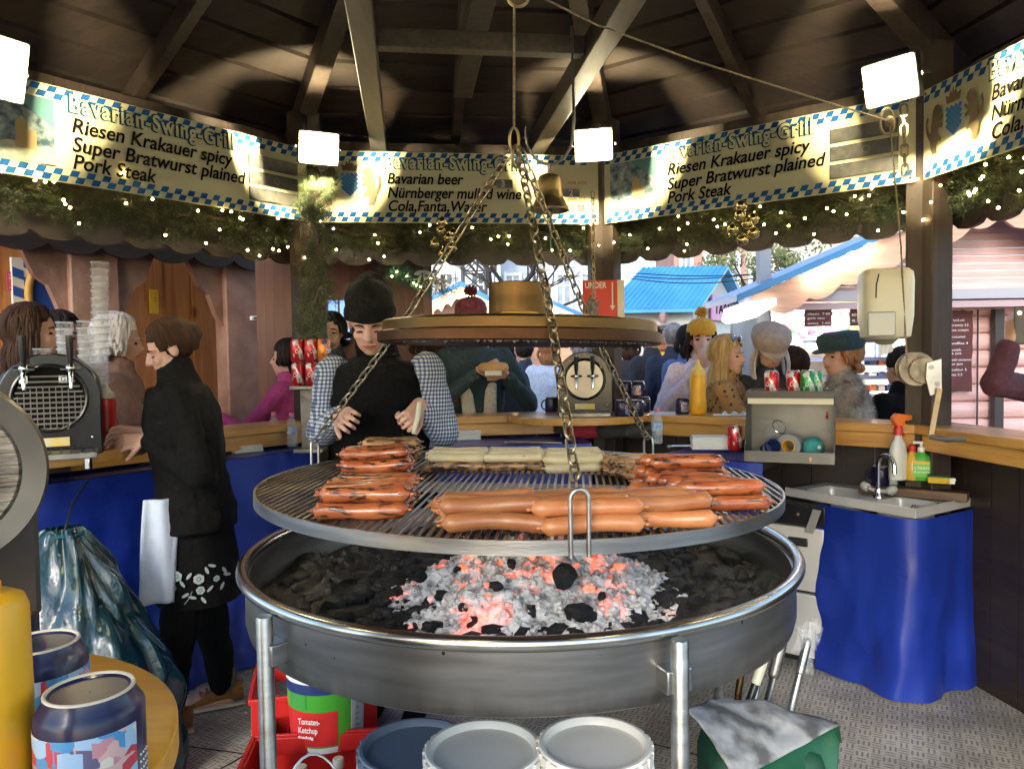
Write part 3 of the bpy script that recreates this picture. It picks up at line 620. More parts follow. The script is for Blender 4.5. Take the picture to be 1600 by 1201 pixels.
m = MB(); Rp = MX.Rotation(PI/2, 3, 'X'); m.lathe([(.001, -.012), (.036, -.012), (.036, -.006), (.028, 0), (.036, .006), (.036, .012), (.001, .012)], 28, R=Rp); m.build('sheave', D['bell'], o)
m = MB(); m.box((0, -.016, .05), (.03, .004, .15)); m.box((0, .016, .05), (.03, .004, .15)); m.box((0, 0, .115), (.03, .034, .02)); m.tube([V((0, 0, .11)), V((0, 0, .28))], .008); m.build('bracket', D['steeld'], o)
# bronze hood disc and chimney ring
hz = 1.566; ho = thing('grill_hood', 'round bronze hood disc with a chimney ring hanging on the chains above the grate', 'hood', (GC.x+.01, 2.285, hz)); ho.rotation_euler = (0, .026, 0)
ho.rotation_euler = (rad(-.6), .024, 0)
m = MB(); m.lathe([(.06, .044), (.34, .038), (.404, .031), (.409, .026), (.410, .0), (.405, -.002), (.39, -.002)], 96); m.build('upper_band', D['brass'], ho)
m = MB(); m.lathe([(.40, .002), (.418, .0), (.424, -.004), (.424, -.030), (.419, -.034), (.30, -.030), (.02, -.026)], 96); m.build('lower_band', D['copper'], ho)
m = MB(); rnd = random.Random(3); pr = []
for i in range(240):
    a = 2*PI*i/240+rnd.uniform(-.01, .01); r = .415
    m.add([V((r*math.cos(a), r*math.sin(a), -.032)), V((r*math.cos(a+.028), r*math.sin(a+.028), -.032)), V((r*math.cos(a+.02), r*math.sin(a+.02), -.0345-.008*rnd.random()*rnd.random())), V((r*math.cos(a+.006), r*math.sin(a+.006), -.0345-.008*rnd.random()*rnd.random()))], [(0, 1, 2, 3)])
m.build('soot_fringe', D['black'], ho, smooth=0)
m = MB(); m.lathe([(.080, .038), (.093, .042), (.094, .145), (.090, .148), (.087, .145), (.085, .05)], 48); m.build('chimney_ring', D['brass'], ho)
m = MB(); m.lathe([(.001, .07), (.055, .068), (.07, .058), (.072, .05)], 32, (-.0, -.03, 0)); m.build('damper', flat('golden damper', (.42, .25, .05), .4, metal=.6), ho)
# bell
bl = at(859, 330, 2.62); o = thing('brass_bell', 'aged brass bell hanging from a curved iron hook before the centre banner', 'bell', bl)
m = MB(); k = 1.0; prof = [(.064, .0), (.066, .006), (.058, .022), (.047, .045), (.043, .075), (.042, .10), (.036, .118), (.020, .126), (.001, .128)]
m.lathe(prof+[], 40); m.lathe([(.060, .002), (.052, .024), (.040, .05), (.036, .1)], 40); m.build('bell_cup', D['bell'], o)
m = MB(); m.tube([V((0, 0, .126)), V((0, 0, .160))], .006); m.ell((0, 0, -.006), .012); m.tube([V((0, 0, .08)), V((0, 0, -.006))], .004); m.build('clapper', D['steeld'], o)
m = MB(); m.tube([V((0, 0, -.015)), V((.002, 0, -.14))], .0025, 6); m.build('pull_cord', flat('green cord', (.03, .12, .08)), o)
ctr = at(858, 205, 2.62)-bl; hk = MB(); R_ = .084; pts = [ctr+V((R_*math.cos(a)*.98, 0, R_*1.35*math.sin(a) if math.sin(a) < 0 else R_*.9*math.sin(a))) for a in [rad(168+i*11) for i in range(18)]]
pts.append(pts[-1]+V((.004, 0, .05))); pts.append(V((pts[-1].x+.004, .1, 2.66-bl.z)))
rs = [.0015+.0035*min(1, i/5) for i in range(len(pts))]; hk.tube(pts, rs, 8); hk.build('iron_hook', D['steeld'], o, smooth=60)
# ---------------------------------------------------------------- fire pan with embers
PC = V((.015, 2.30, 0)); PR = .805; PZ = .919; po = thing('fire_pan', 'big round stainless fire pan on tubular legs full of embers', 'fire pan', (PC.x, PC.y, 0))
m = MB(); m.lathe([(PR-.02, PZ-.02), (PR-.008, PZ-.015), (PR-.006, PZ-.13), (PR-.012, PZ-.155), (PR-.03, PZ-.166), (.001, PZ-.168)], 128)
m.lathe([(.001, PZ-.158), (PR-.04, PZ-.156), (PR-.022, PZ-.13), (PR-.02, PZ-.015)], 128); m.build('pan_body', D['pansteel'] if 'pansteel' in D else D['steel'], po)
m = MB(); m.tube([V((PR*math.cos(a), PR*math.sin(a), PZ)) for a in [2*PI*i/128 for i in range(128)]], .0165, 14, close=True); m.build('rolled_rim', M('rim steel', (.46, .43, .37), (.60, .58, .54), 4, .24, 1, rvar=.1), po, smooth=60)
for a, l_ in ((rad(-135), 0), (rad(-67.5), 0), (rad(30), 0), (rad(120), 0)):
    r = PR+.032; x, y = r*math.cos(a), r*math.sin(a); m = MB(); m.tube([V((x, y, 0)), V((x, y, PZ-.012)), V((x, y, PZ-.008))], [.019, .019, .017], 16); m.tube([V((x, y, 0)), V((x, y, .012))], .03, 16)
    lg = m.build('leg', D['steel'], po); m = MB(); R = MX.Rotation(a, 3, 'Z'); m.box((x-.02*math.cos(a), y-.02*math.sin(a), PZ-.095), (.045, .062, .05), R); m.build('bracket', D['steel'], lg, bev=.004)
# bed of charcoal
m = MB(); rnd = random.Random(11)
def bedz(x, y): return PZ-.112+.018*NZ.noise(V((x*7, y*7, 1)))+.012*NZ.noise(V((x*19, y*19, 5)))
m.grid(lambda u, v: (lambda r, a: V((r*math.cos(a), r*math.sin(a), bedz(r*math.cos(a), r*math.sin(a)))))((PR-.022)*u, 2*PI*v), 40, 90)
for i in range(900):
    r = (PR-.05)*math.sqrt(rnd.random()); a = rnd.uniform(0, 2*PI); x, y = r*math.cos(a), r*math.sin(a); m.chunk((x, y, bedz(x, y)+.004), rnd.choice((.010, .016, .024, .034)), rnd)
bed = m.build('charcoal_bed', M('charcoal', (.006, .006, .006), (.035, .03, .026), 18, .7, bump=.4, bscale=60, lo=.45, hi=.75), smooth=25, fix=False, loc=(PC.x, PC.y, 0)); kind(bed, 'stuff')
bed['label'] = 'black charcoal bed covering the fire pan round the glowing ash heap'; bed['category'] = 'charcoal'
# glowing ash heap
EM = V((.045, -.12)); EX, EY = .40, .43
def ashz(x, y):
    d = math.sqrt(((x-EM.x)/EX)**2+((y-EM.y)/EY)**2)+.16*NZ.noise(V((x*6, y*6, 2))); d = max(d, 0)
    h = max(0, 1-d**1.7); return PZ-.125+.140*h*(1+.25*NZ.noise(V((x*11, y*11, 9))))+.035*h**.3*NZ.noise(V((x*30, y*30, 4)))
m, t, b = new_mat('ash and ember'); N = t.nodes; L = t.links
tc = N.new('ShaderNodeTexCoord'); n1 = N.new('ShaderNodeTexNoise'); n1.inputs['Scale'].default_value = 34; n1.inputs['Detail'].default_value = 8; L.new(tc.outputs['Object'], n1.inputs[0])
n2 = N.new('ShaderNodeTexNoise'); n2.inputs['Scale'].default_value = 7.5; n2.inputs['Detail'].default_value = 6; n2.inputs['Distortion'].default_value = .8; L.new(tc.outputs['Object'], n2.inputs[0])
r1 = N.new('ShaderNodeValToRGB'); r1.color_ramp.elements[0].position = .34; r1.color_ramp.elements[0].color = (.24, .225, .21, 1); r1.color_ramp.elements[1].position = .54; r1.color_ramp.elements[1].color = (.80, .77, .71, 1); L.new(n1.outputs[0], r1.inputs[0]); L.new(r1.outputs[0], b.inputs['Base Color'])
r2 = N.new('ShaderNodeValToRGB'); e = r2.color_ramp.elements; e[0].position = .57; e[0].color = (0, 0, 0, 1); e[1].position = .72; e[1].color = (1, 1, 1, 1); L.new(n2.outputs[0], r2.inputs[0])
b.inputs['Emission Color'].default_value = (1, .10, .03, 1); L.new(math_node(t, 'MULTIPLY', r2.outputs[0], .62), b.inputs['Emission Strength']); b.inputs['Roughness'].default_value = .95
bp = N.new('ShaderNodeBump'); bp.inputs['Strength'].default_value = .8; bp.inputs['Distance'].default_value = .01; L.new(n1.outputs[0], bp.inputs['Height']); L.new(bp.outputs[0], b.inputs['Normal'])
D['ash'] = m; D['ember'] = M('glowing ember', (.25, .12, .10), (.55, .45, .40), 40, .9, emis=(1, .11, .035), estr=.55, bump=.5, bscale=60)
m = MB(); m.grid(lambda u, v: (lambda x, y: V((x, y, ashz(x, y))))(EM.x+EX*1.12*u*math.cos(2*PI*v), EM.y+EY*1.12*u*math.sin(2*PI*v)), 60, 160)
m.cur = 0
for i in range(2600):
    r = rnd.random()**.6*1.06; a = rnd.uniform(0, 2*PI); x, y = EM.x+EX*r*math.cos(a), EM.y+EY*r*math.sin(a); z = max(ashz(x, y), bedz(x, y)); m.cur = 1 if (rnd.random() < .02+.07*(NZ.noise(V((x*5, y*5, 8))) > .05) and r < .85) else 0
    m.chunk((x, y, z+.003), rnd.choice((.004, .006, .008, .011, .016)), rnd)
ah = m.build('ash_heap', [D['ash'], D['ember']], smooth=20, fix=False, loc=(PC.x, PC.y, 0)); kind(ah, 'stuff'); ah['label'] = 'heap of white ash and glowing red embers in the middle of the fire pan'; ah['category'] = 'embers'
D['coal'] = M('black charcoal lump', (.004, .004, .004), (.012, .011, .011), 30, .85, bump=.6, bscale=50)
for i, (px, py, s, lb) in enumerate(((880, 900, .042, 'large black charcoal lump near the top of the glowing ash heap'), (905, 958, .046, 'long black charcoal lump standing at the right front of the ash heap'), (985, 962, .036, 'black charcoal lump at the right end of the ash heap'), (733, 975, .030, 'black charcoal lump at the front of the ash heap, left of centre'), (770, 985, .026, None), (865, 985, .030, 'black charcoal lump at the front of the ash heap below the big lump'), (655, 905, .022, None), (715, 890, .020, None), (775, 915, .018, None), (830, 955, .018, None), (672, 978, .024, None), (820, 992, .028, None), (950, 985, .026, None), (690, 930, .02, None), (630, 965, .026, None), (725, 950, .018, None), (940, 930, .017, None), (800, 880, .017, None))):
    p = atz(px, py, PZ-.06); x, y = p.x-PC.x, p.y-PC.y; z = max(ashz(x, y), bedz(x, y)); p = atz(px, py, z+.012); m = MB(); m.chunk((0, 0, 0), s, random.Random(50+i), 2)
    o = m.build('charcoal_lump', D['coal'], smooth=25, loc=p); tag(o, lb or 'small black charcoal lump lying in the glowing ash heap', 'charcoal', 'charcoal lumps in the ash heap')
# ---------------------------------------------------------------- sausages
def sausage_mat(name, c1, c2, char, cs=26, cth=.60, rough=.28, coat=.4):
    m, t, b = new_mat(name); N = t.nodes; L = t.links
    tc = N.new('ShaderNodeTexCoord'); oi = N.new('ShaderNodeObjectInfo'); ad = N.new('ShaderNodeVectorMath'); ad.operation = 'ADD'
    sc_ = N.new('ShaderNodeVectorMath'); sc_.operation = 'SCALE'; L.new(oi.outputs['Location'], sc_.inputs[0]); sc_.inputs[3].default_value = 7
    L.new(tc.outputs['Object'], ad.inputs[0]); L.new(sc_.outputs[0], ad.inputs[1])
    n = N.new('ShaderNodeTexNoise'); n.inputs['Scale'].default_value = 18; n.inputs['Detail'].default_value = 4; L.new(ad.outputs[0], n.inputs[0])
    r = N.new('ShaderNodeValToRGB'); r.color_ramp.elements[0].position = .35; r.color_ramp.elements[1].position = .65; r.color_ramp.elements[0].color = (*c1, 1); r.color_ramp.elements[1].color = (*c2, 1); L.new(n.outputs[0], r.inputs[0])
    mp = N.new('ShaderNodeMapping'); mp.inputs['Scale'].default_value = (.55, 1.5, 1.5); L.new(ad.outputs[0], mp.inputs[0])
    n2 = N.new('ShaderNodeTexNoise'); n2.inputs['Scale'].default_value = cs*2; n2.inputs['Detail'].default_value = 5; L.new(mp.outputs[0], n2.inputs[0])
    r2 = N.new('ShaderNodeValToRGB'); r2.color_ramp.elements[0].position = cth; r2.color_ramp.elements[1].position = cth+.08; r2.color_ramp.elements[0].color = (0, 0, 0, 1); r2.color_ramp.elements[1].color = (1, 1, 1, 1); L.new(n2.outputs[0], r2.inputs[0])
    mx = N.new('ShaderNodeMix'); mx.data_type = 'RGBA'; mx.inputs[7].default_value = (*char, 1); L.new(r2.outputs[0], mx.inputs[0]); L.new(r.outputs[0], mx.inputs[6]); hv = N.new('ShaderNodeHueSaturation'); L.new(mx.outputs[2], hv.inputs['Color']); mr_ = N.new('ShaderNodeMapRange'); mr_.inputs[3].default_value = .72; mr_.inputs[4].default_value = 1.18; L.new(oi.outputs['Random'], mr_.inputs[0]); L.new(mr_.outputs[0], hv.inputs['Value']); L.new(hv.outputs[0], b.inputs['Base Color'])
    b.inputs['Roughness'].default_value = rough; b.inputs['Coat Weight'].default_value = coat; b.inputs['Coat Roughness'].default_value = .15
    b.inputs['Subsurface Weight'].default_value = .08; b.inputs['Subsurface Radius'].default_value = (.006, .003, .001)
    bp = N.new('ShaderNodeBump'); bp.inputs['Strength'].default_value = .35; bp.inputs['Distance'].default_value = .004; L.new(n2.outputs[0], bp.inputs['Height']); L.new(bp.outputs[0], b.inputs['Normal'])
    return m
SM = {'kraka': sausage_mat('glossy grilled krakauer skin', (.34, .072, .020), (.46, .14, .04), (.035, .010, .005), 22, .525),
      'pale': sausage_mat('raw krakauer skin', (.42, .145, .05), (.50, .20, .07), (.40, .10, .04), 12, .70, .38, .2),
      'white': sausage_mat('pale bratwurst skin', (.62, .48, .25), (.70, .58, .34), (.34, .15, .045), 24, .66, .45, .15),
      'brown': sausage_mat('charred bratwurst skin', (.30, .14, .045), (.46, .26, .10), (.05, .02, .008), 24, .50, .4, .25)}
def sausage_mesh(kind_, L, r, bend, seed):
    rnd = random.Random(seed); pts = []; rs = []; n = 16
    for i in range(n+1):
        u = i/n; x = (u-.5)*L; e = min(u, 1-u)*L; rr = r*math.sqrt(max(0, 1-max(0, 1-e/r)**2)); rr = max(rr, r*.10)*(1+.05*math.sin(u*9+seed))
        pts.append(V((x, bend*(1-(2*u-1)**2)-bend*.5, .12*r*math.sin(u*5+seed)))); rs.append(rr)
    m = MB(); m.tube(pts, rs, 14)
    for s in (0, -1):
        d = (pts[s]-pts[1 if s == 0 else -2]).normalized(); m.tube([pts[s]-d*.003, pts[s]+d*.004, pts[s]+d*.009], [r*.16, r*.22, r*.10], 6)
    return m.mesh('sausage', SM[kind_], 80)
SMESH = {k: [sausage_mesh(k, L*f_, r, bend*g_, s) for s, (f_, g_) in enumerate(((1, 1), (.95, -.5), (1.04, .4), (.98, 1.3)))] for k, (L, r, bend) in {'kraka': (.215, .0195, .012), 'pale': (.238, .0195, .022), 'white': (.200, .0150, .006), 'brown': (.205, .0155, .010)}.items()}
SRAD = {'kraka': .0195, 'pale': .0195, 'white': .0150, 'brown': .0155}
srnd = random.Random(21)
def pile(kind_, px, py, rows, ang, label, group, gap=1.05, stepang=None, jit=.006, low=None):
    """front sausage centred at a photo pixel; rows = sausages per layer, bottom first, stacked away from the camera"""
    r = SRAD[kind_]; a = rad(ang); st = rad(stepang) if stepang is not None else a+PI/2; d = V((math.cos(st), math.sin(st), 0))
    p0 = atz(px, py, GZ+r)
    for ly, n in enumerate(rows):
        for i in range(n):
            p = p0+d*((i+ly*.5+(.0 if ly == 0 else .0))*2*r*1.02*gap)+V((srnd.uniform(-jit, jit), 0, 0)); z = gz(p.x, p.y)+r+ly*r*1.72+srnd.uniform(-.001, .001)
            o = link('sausage', srnd.choice(SMESH[low[0] if low and ly == 0 else kind_])); o.location = (p.x, p.y, z)
            o.rotation_euler = (srnd.uniform(-.5, .5), 0, a+srnd.uniform(-.05, .05)+(PI if srnd.random() < .4 else 0)); tag(o, low[1] if low and ly == 0 else label, 'sausage', low[2] if low and ly == 0 else group)
pile('kraka', 566, 803, (7, 6), 2, 'glossy red grilled sausage in the front pile at the left of the grate', 'front left pile of red sausages')
pile('kraka', 583, 752, (5, 4, 2), 2, 'glossy red grilled sausage in the second pile at the left of the grate', 'second left pile of red sausages')
pile('brown', 606, 724, (7, 6, 4), 2, 'browned bratwurst in the high pile in front of the man in beanie', 'high pile of browned bratwurst')
pile('white', 711, 731, (8, 7), 0, 'pale bratwurst in the left one of the three pale piles at the back', 'left pile of pale bratwurst', low=('brown', 'browned bratwurst in the bottom layer of the left pale pile', 'browned bottom layer of the left pale pile'))
pile('white', 803, 729, (8, 7), -2, 'pale bratwurst in the middle one of the three pale piles at the back', 'middle pile of pale bratwurst', low=('brown', 'browned bratwurst in the bottom layer of the middle pale pile', 'browned bottom layer of the middle pale pile'))
pile('white', 896, 729, (8, 7), -3, 'pale bratwurst in the right one of the three pale piles, beside the front chain', 'right pile of pale bratwurst')
pile('brown', 1030, 740, (9, 8), -16, 'dark charred bratwurst in the far right pile', 'far right pile of charred bratwurst', stepang=112)
pile('kraka', 1090, 758, (4, 3, 2), -2, 'red grilled sausage in the upper right pile beside the charred bratwurst', 'upper right pile of red sausages', stepang=118)
pile('kraka', 1133, 778, (6, 4), -4, 'red grilled sausage in the outermost right pile on the grate', 'outermost right pile of red sausages', stepang=120)
pile('pale', 772, 818, (6, 3), 1, 'pale orange sausage in the left row at the front of the grate', 'left front row of pale orange sausages', stepang=100)
pile('pale', 925, 818, (6, 4), 2, 'pale orange sausage in the middle row at the front, under the chain', 'middle front row of pale orange sausages', stepang=105)
pile('pale', 1036, 806, (6, 3), 2, 'pale orange sausage in the right row at the front of the grate', 'right front row of pale orange sausages', stepang=112)
# ---------------------------------------------------------------- things on the counters
CT = CZ+.003
def on(px, py, z=CT):                     # a spot on the counter top, never past its outer edge
    p = atz(px, py, z); Y = min(p.y, Yr(px, py, 2.09)); q = at(px, py, Y); return V((q.x, Y, z))
zs_ = .87
def rp_(px, r):
    d = ray(px, 560); d = V((d.x, d.y, 0))/d.y; p_ = phi(0); n = V((math.sin(p_), math.cos(p_), 0)); Y = (r+HC.dot(n))/d.dot(n); return V((d.x*Y, Y, 0))
# barrel tap machines
D['barrelw'] = wood('stained barrel staves', (.055, .028, .022), (.13, .075, .06), 0, 1, .4)
D['blackgloss'] = M('black lacquer', (.010, .010, .011), rough=.22, bump=.03, bscale=30)
def tap_machine(p, rz, s, label, grille=False):
    o = thing('tap_machine', label, 'beer tap', p, rz, 'barrel tap machines on the counters'); w_, h_, dp = .31*s, .20*s, .10*s; R = w_/2
    def archpoly(r, zc, z0): return [(-r, z0), (r, z0), (r, zc)]+[(r*math.cos(a), zc+r*math.sin(a)) for a in [PI*i/20 for i in range(1, 20)]]+[(-r, zc)]
    m = MB(); m.prism(archpoly(R, h_, .0), -.05*s, .06*s); m.build('front_case', D['blackgloss'], o, bev=.006)
    m = MB(); Rb_ = MX.Rotation(-PI/2, 3, 'X'); m.lathe([(.001, .06*s), (R*.94, .06*s), (R*.99, .16*s), (R*.99, .26*s), (R*.94, .36*s), (R*.86, .37*s), (R*.86, .355*s), (.001, .355*s)], 40, (0, 0, h_), Rb_)
    bb = m.build('barrel', D['barrelw'], o)
    for yy in (.10, .31): m = MB(); m.lathe([(R*1.0, (yy-.012)*s), (R*1.012, yy*s), (R*1.0, (yy+.012)*s), (R*.9, (yy+.012)*s), (R*.9, (yy-.012)*s)], 40, (0, 0, h_), Rb_); m.build('hoop', D['steeld'], bb)
    m = MB(); m.box((0, .2*s, .03*s), (w_*.8, .3*s, .06*s)); m.build('base', D['blackgloss'], o, bev=.006)
    f = -.05*s
    m = MB(); m.tube([V((R*.72*math.cos(a), f-.004, h_+R*.72*math.sin(a))) for a in [2*PI*i/48 for i in range(48)]], .007*s, 8, close=True); m.build('face_ring', D['blackgloss'], o)
    if grille:
        m = MB()
        for i in range(11):
            z = -R*.58+i*R*.116; hw = math.sqrt(max(0, (R*.68)**2-z*z)); m.box((0, f-.006, h_-.015*s+z), (2*hw, .006, .006))
        for i in range(-5, 6): x = i*R*.12; hw = math.sqrt(max(0, (R*.66)**2-x*x)); m.box((x, f-.005, h_-.015*s-.2*hw), (.003, .004, 1.5*hw))
        m.build('vent_grille', flat('grey grille', (.14, .13, .11), .5), o); m = MB(); m.lathe([(.001, 0), (R*.70, 0)], 40, (0, f-.001, h_), MX.Rotation(PI/2, 3, 'X')); m.build('vent_back', D['ink'], o, smooth=0)
        for x, t_ in ((-.085, 'B'), (.03, 'G')):
            m = MB(); m.box((x*s+.012, f-.008, h_+R*.42), (.026, .002, .026)); q = m.build('letter_tag', D['wht'], o); lettering('letter', t_, .024, D['ink'], q, (x*s+.004, f-.010, h_+R*.42-.008))
        ty = h_+R*.66
    else:
        m = MB(); m.lathe([(.001, .004), (R*.66, .004), (R*.68, 0), (R*.68, -.004)], 40, (0, f-.002, h_), MX.Rotation(PI/2, 3, 'X')); m.build('chrome_face', M('dull chrome', (.16, .16, .15), (.24, .24, .22), 6, .28, 1), o); ty = h_+R*.12
    for x in (-.045, .045):
        m = MB(); x = x*s*(1.5 if grille else 1); m.tube([V((x, f, ty)), V((x, f-.05*s, ty)), V((x, f-.065*s, ty-.02*s)), V((x, f-.065*s, ty-.07*s))], [.009*s, .009*s, .008*s, .006*s], 10); m.ell((x, f-.045*s, ty), .016*s); m.tube([V((x-.03*s, f-.045*s, ty)), V((x+.03*s, f-.045*s, ty))], .006*s, 8)
        t_ = m.build('tap', D['chrome'], o); m = MB(); m.tube([V((x, f-.045*s, ty+.01*s)), V((x, f-.055*s, ty+.05*s)), V((x, f-.06*s, ty+.11*s))], [.006*s, .011*s, .012*s], 8); m.build('tap_handle', D['black'], t_)
    m = MB(); m.box((0, f-.08*s, .012), (w_*.9, .13*s, .022)); dt = m.build('drip_tray', D['steeld'], o, bev=.003); m = MB()
    for i in range(9): m.box((-w_*.4+i*w_*.1, f-.08*s, .025), (.006, .12*s, .004))
    m.build('grid', D['black'], dt)
    m = MB(); m.box((0, f-.012, .05*s), (.11*s, .004, .03*s)); m.build('label_plate', M('pale label', (.55, .52, .40), (.62, .45, .08), 20), o)
    for x in (-R*.85, R*.8): m = MB(); m.ell((x, f-.003, .06*s), .006); m.build('screw', D['chrome'], o)
    return o
pm = on(915, 648); tap_machine(pm+V((0, .03, 0)), rad(-6), 1.0, 'black barrel shaped tap machine with chrome face on the back counter')
tap_machine(at(82, 690, 2.78)*1.0+V((0, 0, CT-at(82, 690, 2.78).z)), rad(28), 1.06, 'black tap machine with round vent grille on the left counter by the cup stacks', True)
# near barrel machine at the left edge
nb_ = at(-104, 736, .95)
o = thing('barrel_dispenser', 'large dark barrel end with steel hoop cropped by the left edge of the photo', 'beer dispenser', (nb_.x, nb_.y, CT), rad(8)); zc = nb_.z-CT; R = .112; o.rotation_euler.z = rad(36)
m = MB(); Rx = MX.Rotation(PI/2, 3, 'X'); m.lathe([(.001, .0), (.024, .001), (.03, .006), (.05, .003), (.06, .008), (.075, .004), (.088, .008), (.094, .004)], 64, (0, -.04, zc), Rx); m.build('carved_head', M('grey carved wood', (.07, .06, .045), (.24, .21, .16), 9, .55, stretch=(1, 1, 8), bump=.6, bscale=24), o)
m = MB(); m.lathe([(.092, -.05), (.092, .012), (R+.006, .016), (R+.010, .004), (R+.010, -.12)], 64, (0, -.04, zc), Rx); m.build('hoop', M('dull hoop steel', (.11, .095, .075), (.19, .17, .14), 6, .42, 1), o)
m = MB(); m.prism([(-R, .0), (R-.002, .0), (R-.002, zc)]+[((R-.002)*math.cos(a), zc+(R-.002)*math.sin(a)) for a in [PI*i/24 for i in range(1, 24)]]+[(-R, zc)], .0, .26); m.build('case', M('dark brown lacquer', (.03, .022, .016), (.05, .036, .026), 4, .4), o, bev=.006)
# cups
cup_me = MB(); cup_me.lathe([(.001, .002), (.025, .002), (.0265, .004), (.035, .096), (.0365, .098), (.0365, .101), (.0345, .101), (.0255, .006), (.001, .005)], 24); cup_me.cur = 1; cup_me.lathe([(.0355, .0955), (.0372, .098), (.0372, .1015), (.0350, .1015)], 24); cup_me.lathe([(.0250, .0015), (.0272, .004), (.0278, .010)], 24); cup_me = cup_me.mesh('plastic_cup', [D['glass'], M('cup edge plastic', (.85, .86, .82), rough=.1, alpha=.38)], 60)
def cup_stack(px, py, z, n, label, group, dz=.030, lean=(0, 0), flip=False, pos=None):
    p = pos or atz(px, py, z)
    for i in range(n):
        o = link('plastic_cup', cup_me); h = i*dz+(.101 if flip else 0); o.location = p+V((lean[0]*h+srnd.uniform(-.001, .001), lean[1]*h, h+.001)); o.rotation_euler = (PI if flip else 0, 0, srnd.uniform(0, 6)); tag(o, label, 'cup', group); 
    return p
def stack_to(px, ybot, ytop, Y, label, group, lean=0):
    a, b = at(px, ybot, Y), at(px, ytop, Y); n = max(2, int((b.z-a.z-.10)/.030)+1); cup_stack(0, 0, 0, n, label, group, .030, (lean, 0), pos=V((a.x, a.y, CT)))
Y_ = on(150, 690).y
stack_to(158, 690, 402, Y_, 'clear plastic cup in the tallest leaning stack left of the ketchup bottle', 'tallest cup stack', .035)
stack_to(140, 680, 490, Y_+.12, 'clear plastic cup in the stack just behind the tallest one', 'cup stack behind the tallest')
stack_to(107, 672, 482, Y_+.18, 'clear plastic cup in the broad stack behind the black tap machine', 'cup stack behind the tap machine')
stack_to(70, 668, 522, Y_+.02, 'clear plastic cup in the short stack upon the black tap machine', 'cup stack at the tap machine')
def bottle_squeeze(p, s, col, label, tip=None, rz=0):
    o = thing('squeeze_bottle', label, 'sauce bottle', p, rz); m = MB(); m.lathe([(.001, 0), (.033*s, .001), (.037*s, .008*s), (.037*s, .05*s), (.034*s, .09*s), (.036*s, .13*s), (.036*s, .165*s), (.034*s, .175*s), (.030*s, .178*s), (.001, .178*s)], 32); m.build('bottle', col, o)
    m = MB(); m.lathe([(.031*s, .176*s), (.031*s, .20*s), (.022*s, .205*s), (.010*s, .225*s), (.006*s, .245*s), (.001, .246*s)], 24)
    for i in range(16): a = 2*PI*i/16; m.box((.031*s*math.cos(a), .031*s*math.sin(a), .188*s), (.004*s, .004*s, .02*s), MX.Rotation(a, 3, 'Z'))
    m.build('nozzle', tip or col, o); return o
bottle_squeeze(on(168, 690), 1.05, D['red'], 'red ketchup squeeze bottle with cream nozzle on the left counter', D['cream'])
bottle_squeeze(on(1091, 644), 1.22, D['yellow'], 'yellow mustard squeeze bottle on the back counter by the leopard coat', M('pale yellow tip', (.72, .55, .12), rough=.4))
ny = atz(0, 1205, CT); o = thing('mustard_dispenser', 'large yellow mustard dispenser cropped at the lower left corner', 'sauce bottle', (-.550, .76, 1.053)); m = MB(); m.lathe([(.001, 0), (.042, .001), (.046, .008), (.047, .10), (.046, .195), (.042, .206), (.030, .212), (.012, .214), (.001, .214)], 40); m.build('bottle', D['yellow'], o); m = MB(); m.lathe([(.022, .213), (.022, .222), (.016, .225), (.001, .225)], 24); m.build('closure', D['yellow'], o)
# mugs, upside down with printed band
D['mugblue'] = M('dark blue glazed mug', (.008, .008, .032), (.012, .012, .05), 20, .3, coat=.15, spec=.3)
m, t, b = new_mat('festive mug print'); N = t.nodes; L = t.links; tc = N.new('ShaderNodeTexCoord'); mp = N.new('ShaderNodeMapping'); mp.inputs['Rotation'].default_value = (0, .0, 0); L.new(tc.outputs['Object'], mp.inputs[0])
v = N.new('ShaderNodeTexVoronoi'); v.inputs['Scale'].default_value = 62; v.distance = 'CHEBYCHEV'; L.new(mp.outputs[0], v.inputs[0]); r = N.new('ShaderNodeValToRGB'); r.color_ramp.interpolation = 'CONSTANT'; els = r.color_ramp.elements
cols = ((.20, .22, .48), (.42, .04, .05), (.55, .52, .42), (.05, .22, .42), (.45, .20, .22), (.10, .09, .16), (.52, .34, .30), (.28, .42, .55)); els[0].color = (*cols[0], 1); els[1].position = 1/8; els[1].color = (*cols[1], 1)
for i in range(2, 8): e = els.new(i/8); e.color = (*cols[i], 1)
sx = N.new('ShaderNodeSeparateXYZ'); L.new(v.outputs['Color'], sx.inputs[0]); L.new(sx.outputs[0], r.inputs[0]); L.new(r.outputs[0], b.inputs['Base Color']); b.inputs['Roughness'].default_value = .35; b.inputs['Coat Weight'].default_value = .1; D['mugprint'] = m
D['biscuit'] = M('unglazed mug foot', (.62, .56, .44), (.55, .48, .36), 30, .8)
MR, MH = .047, .112
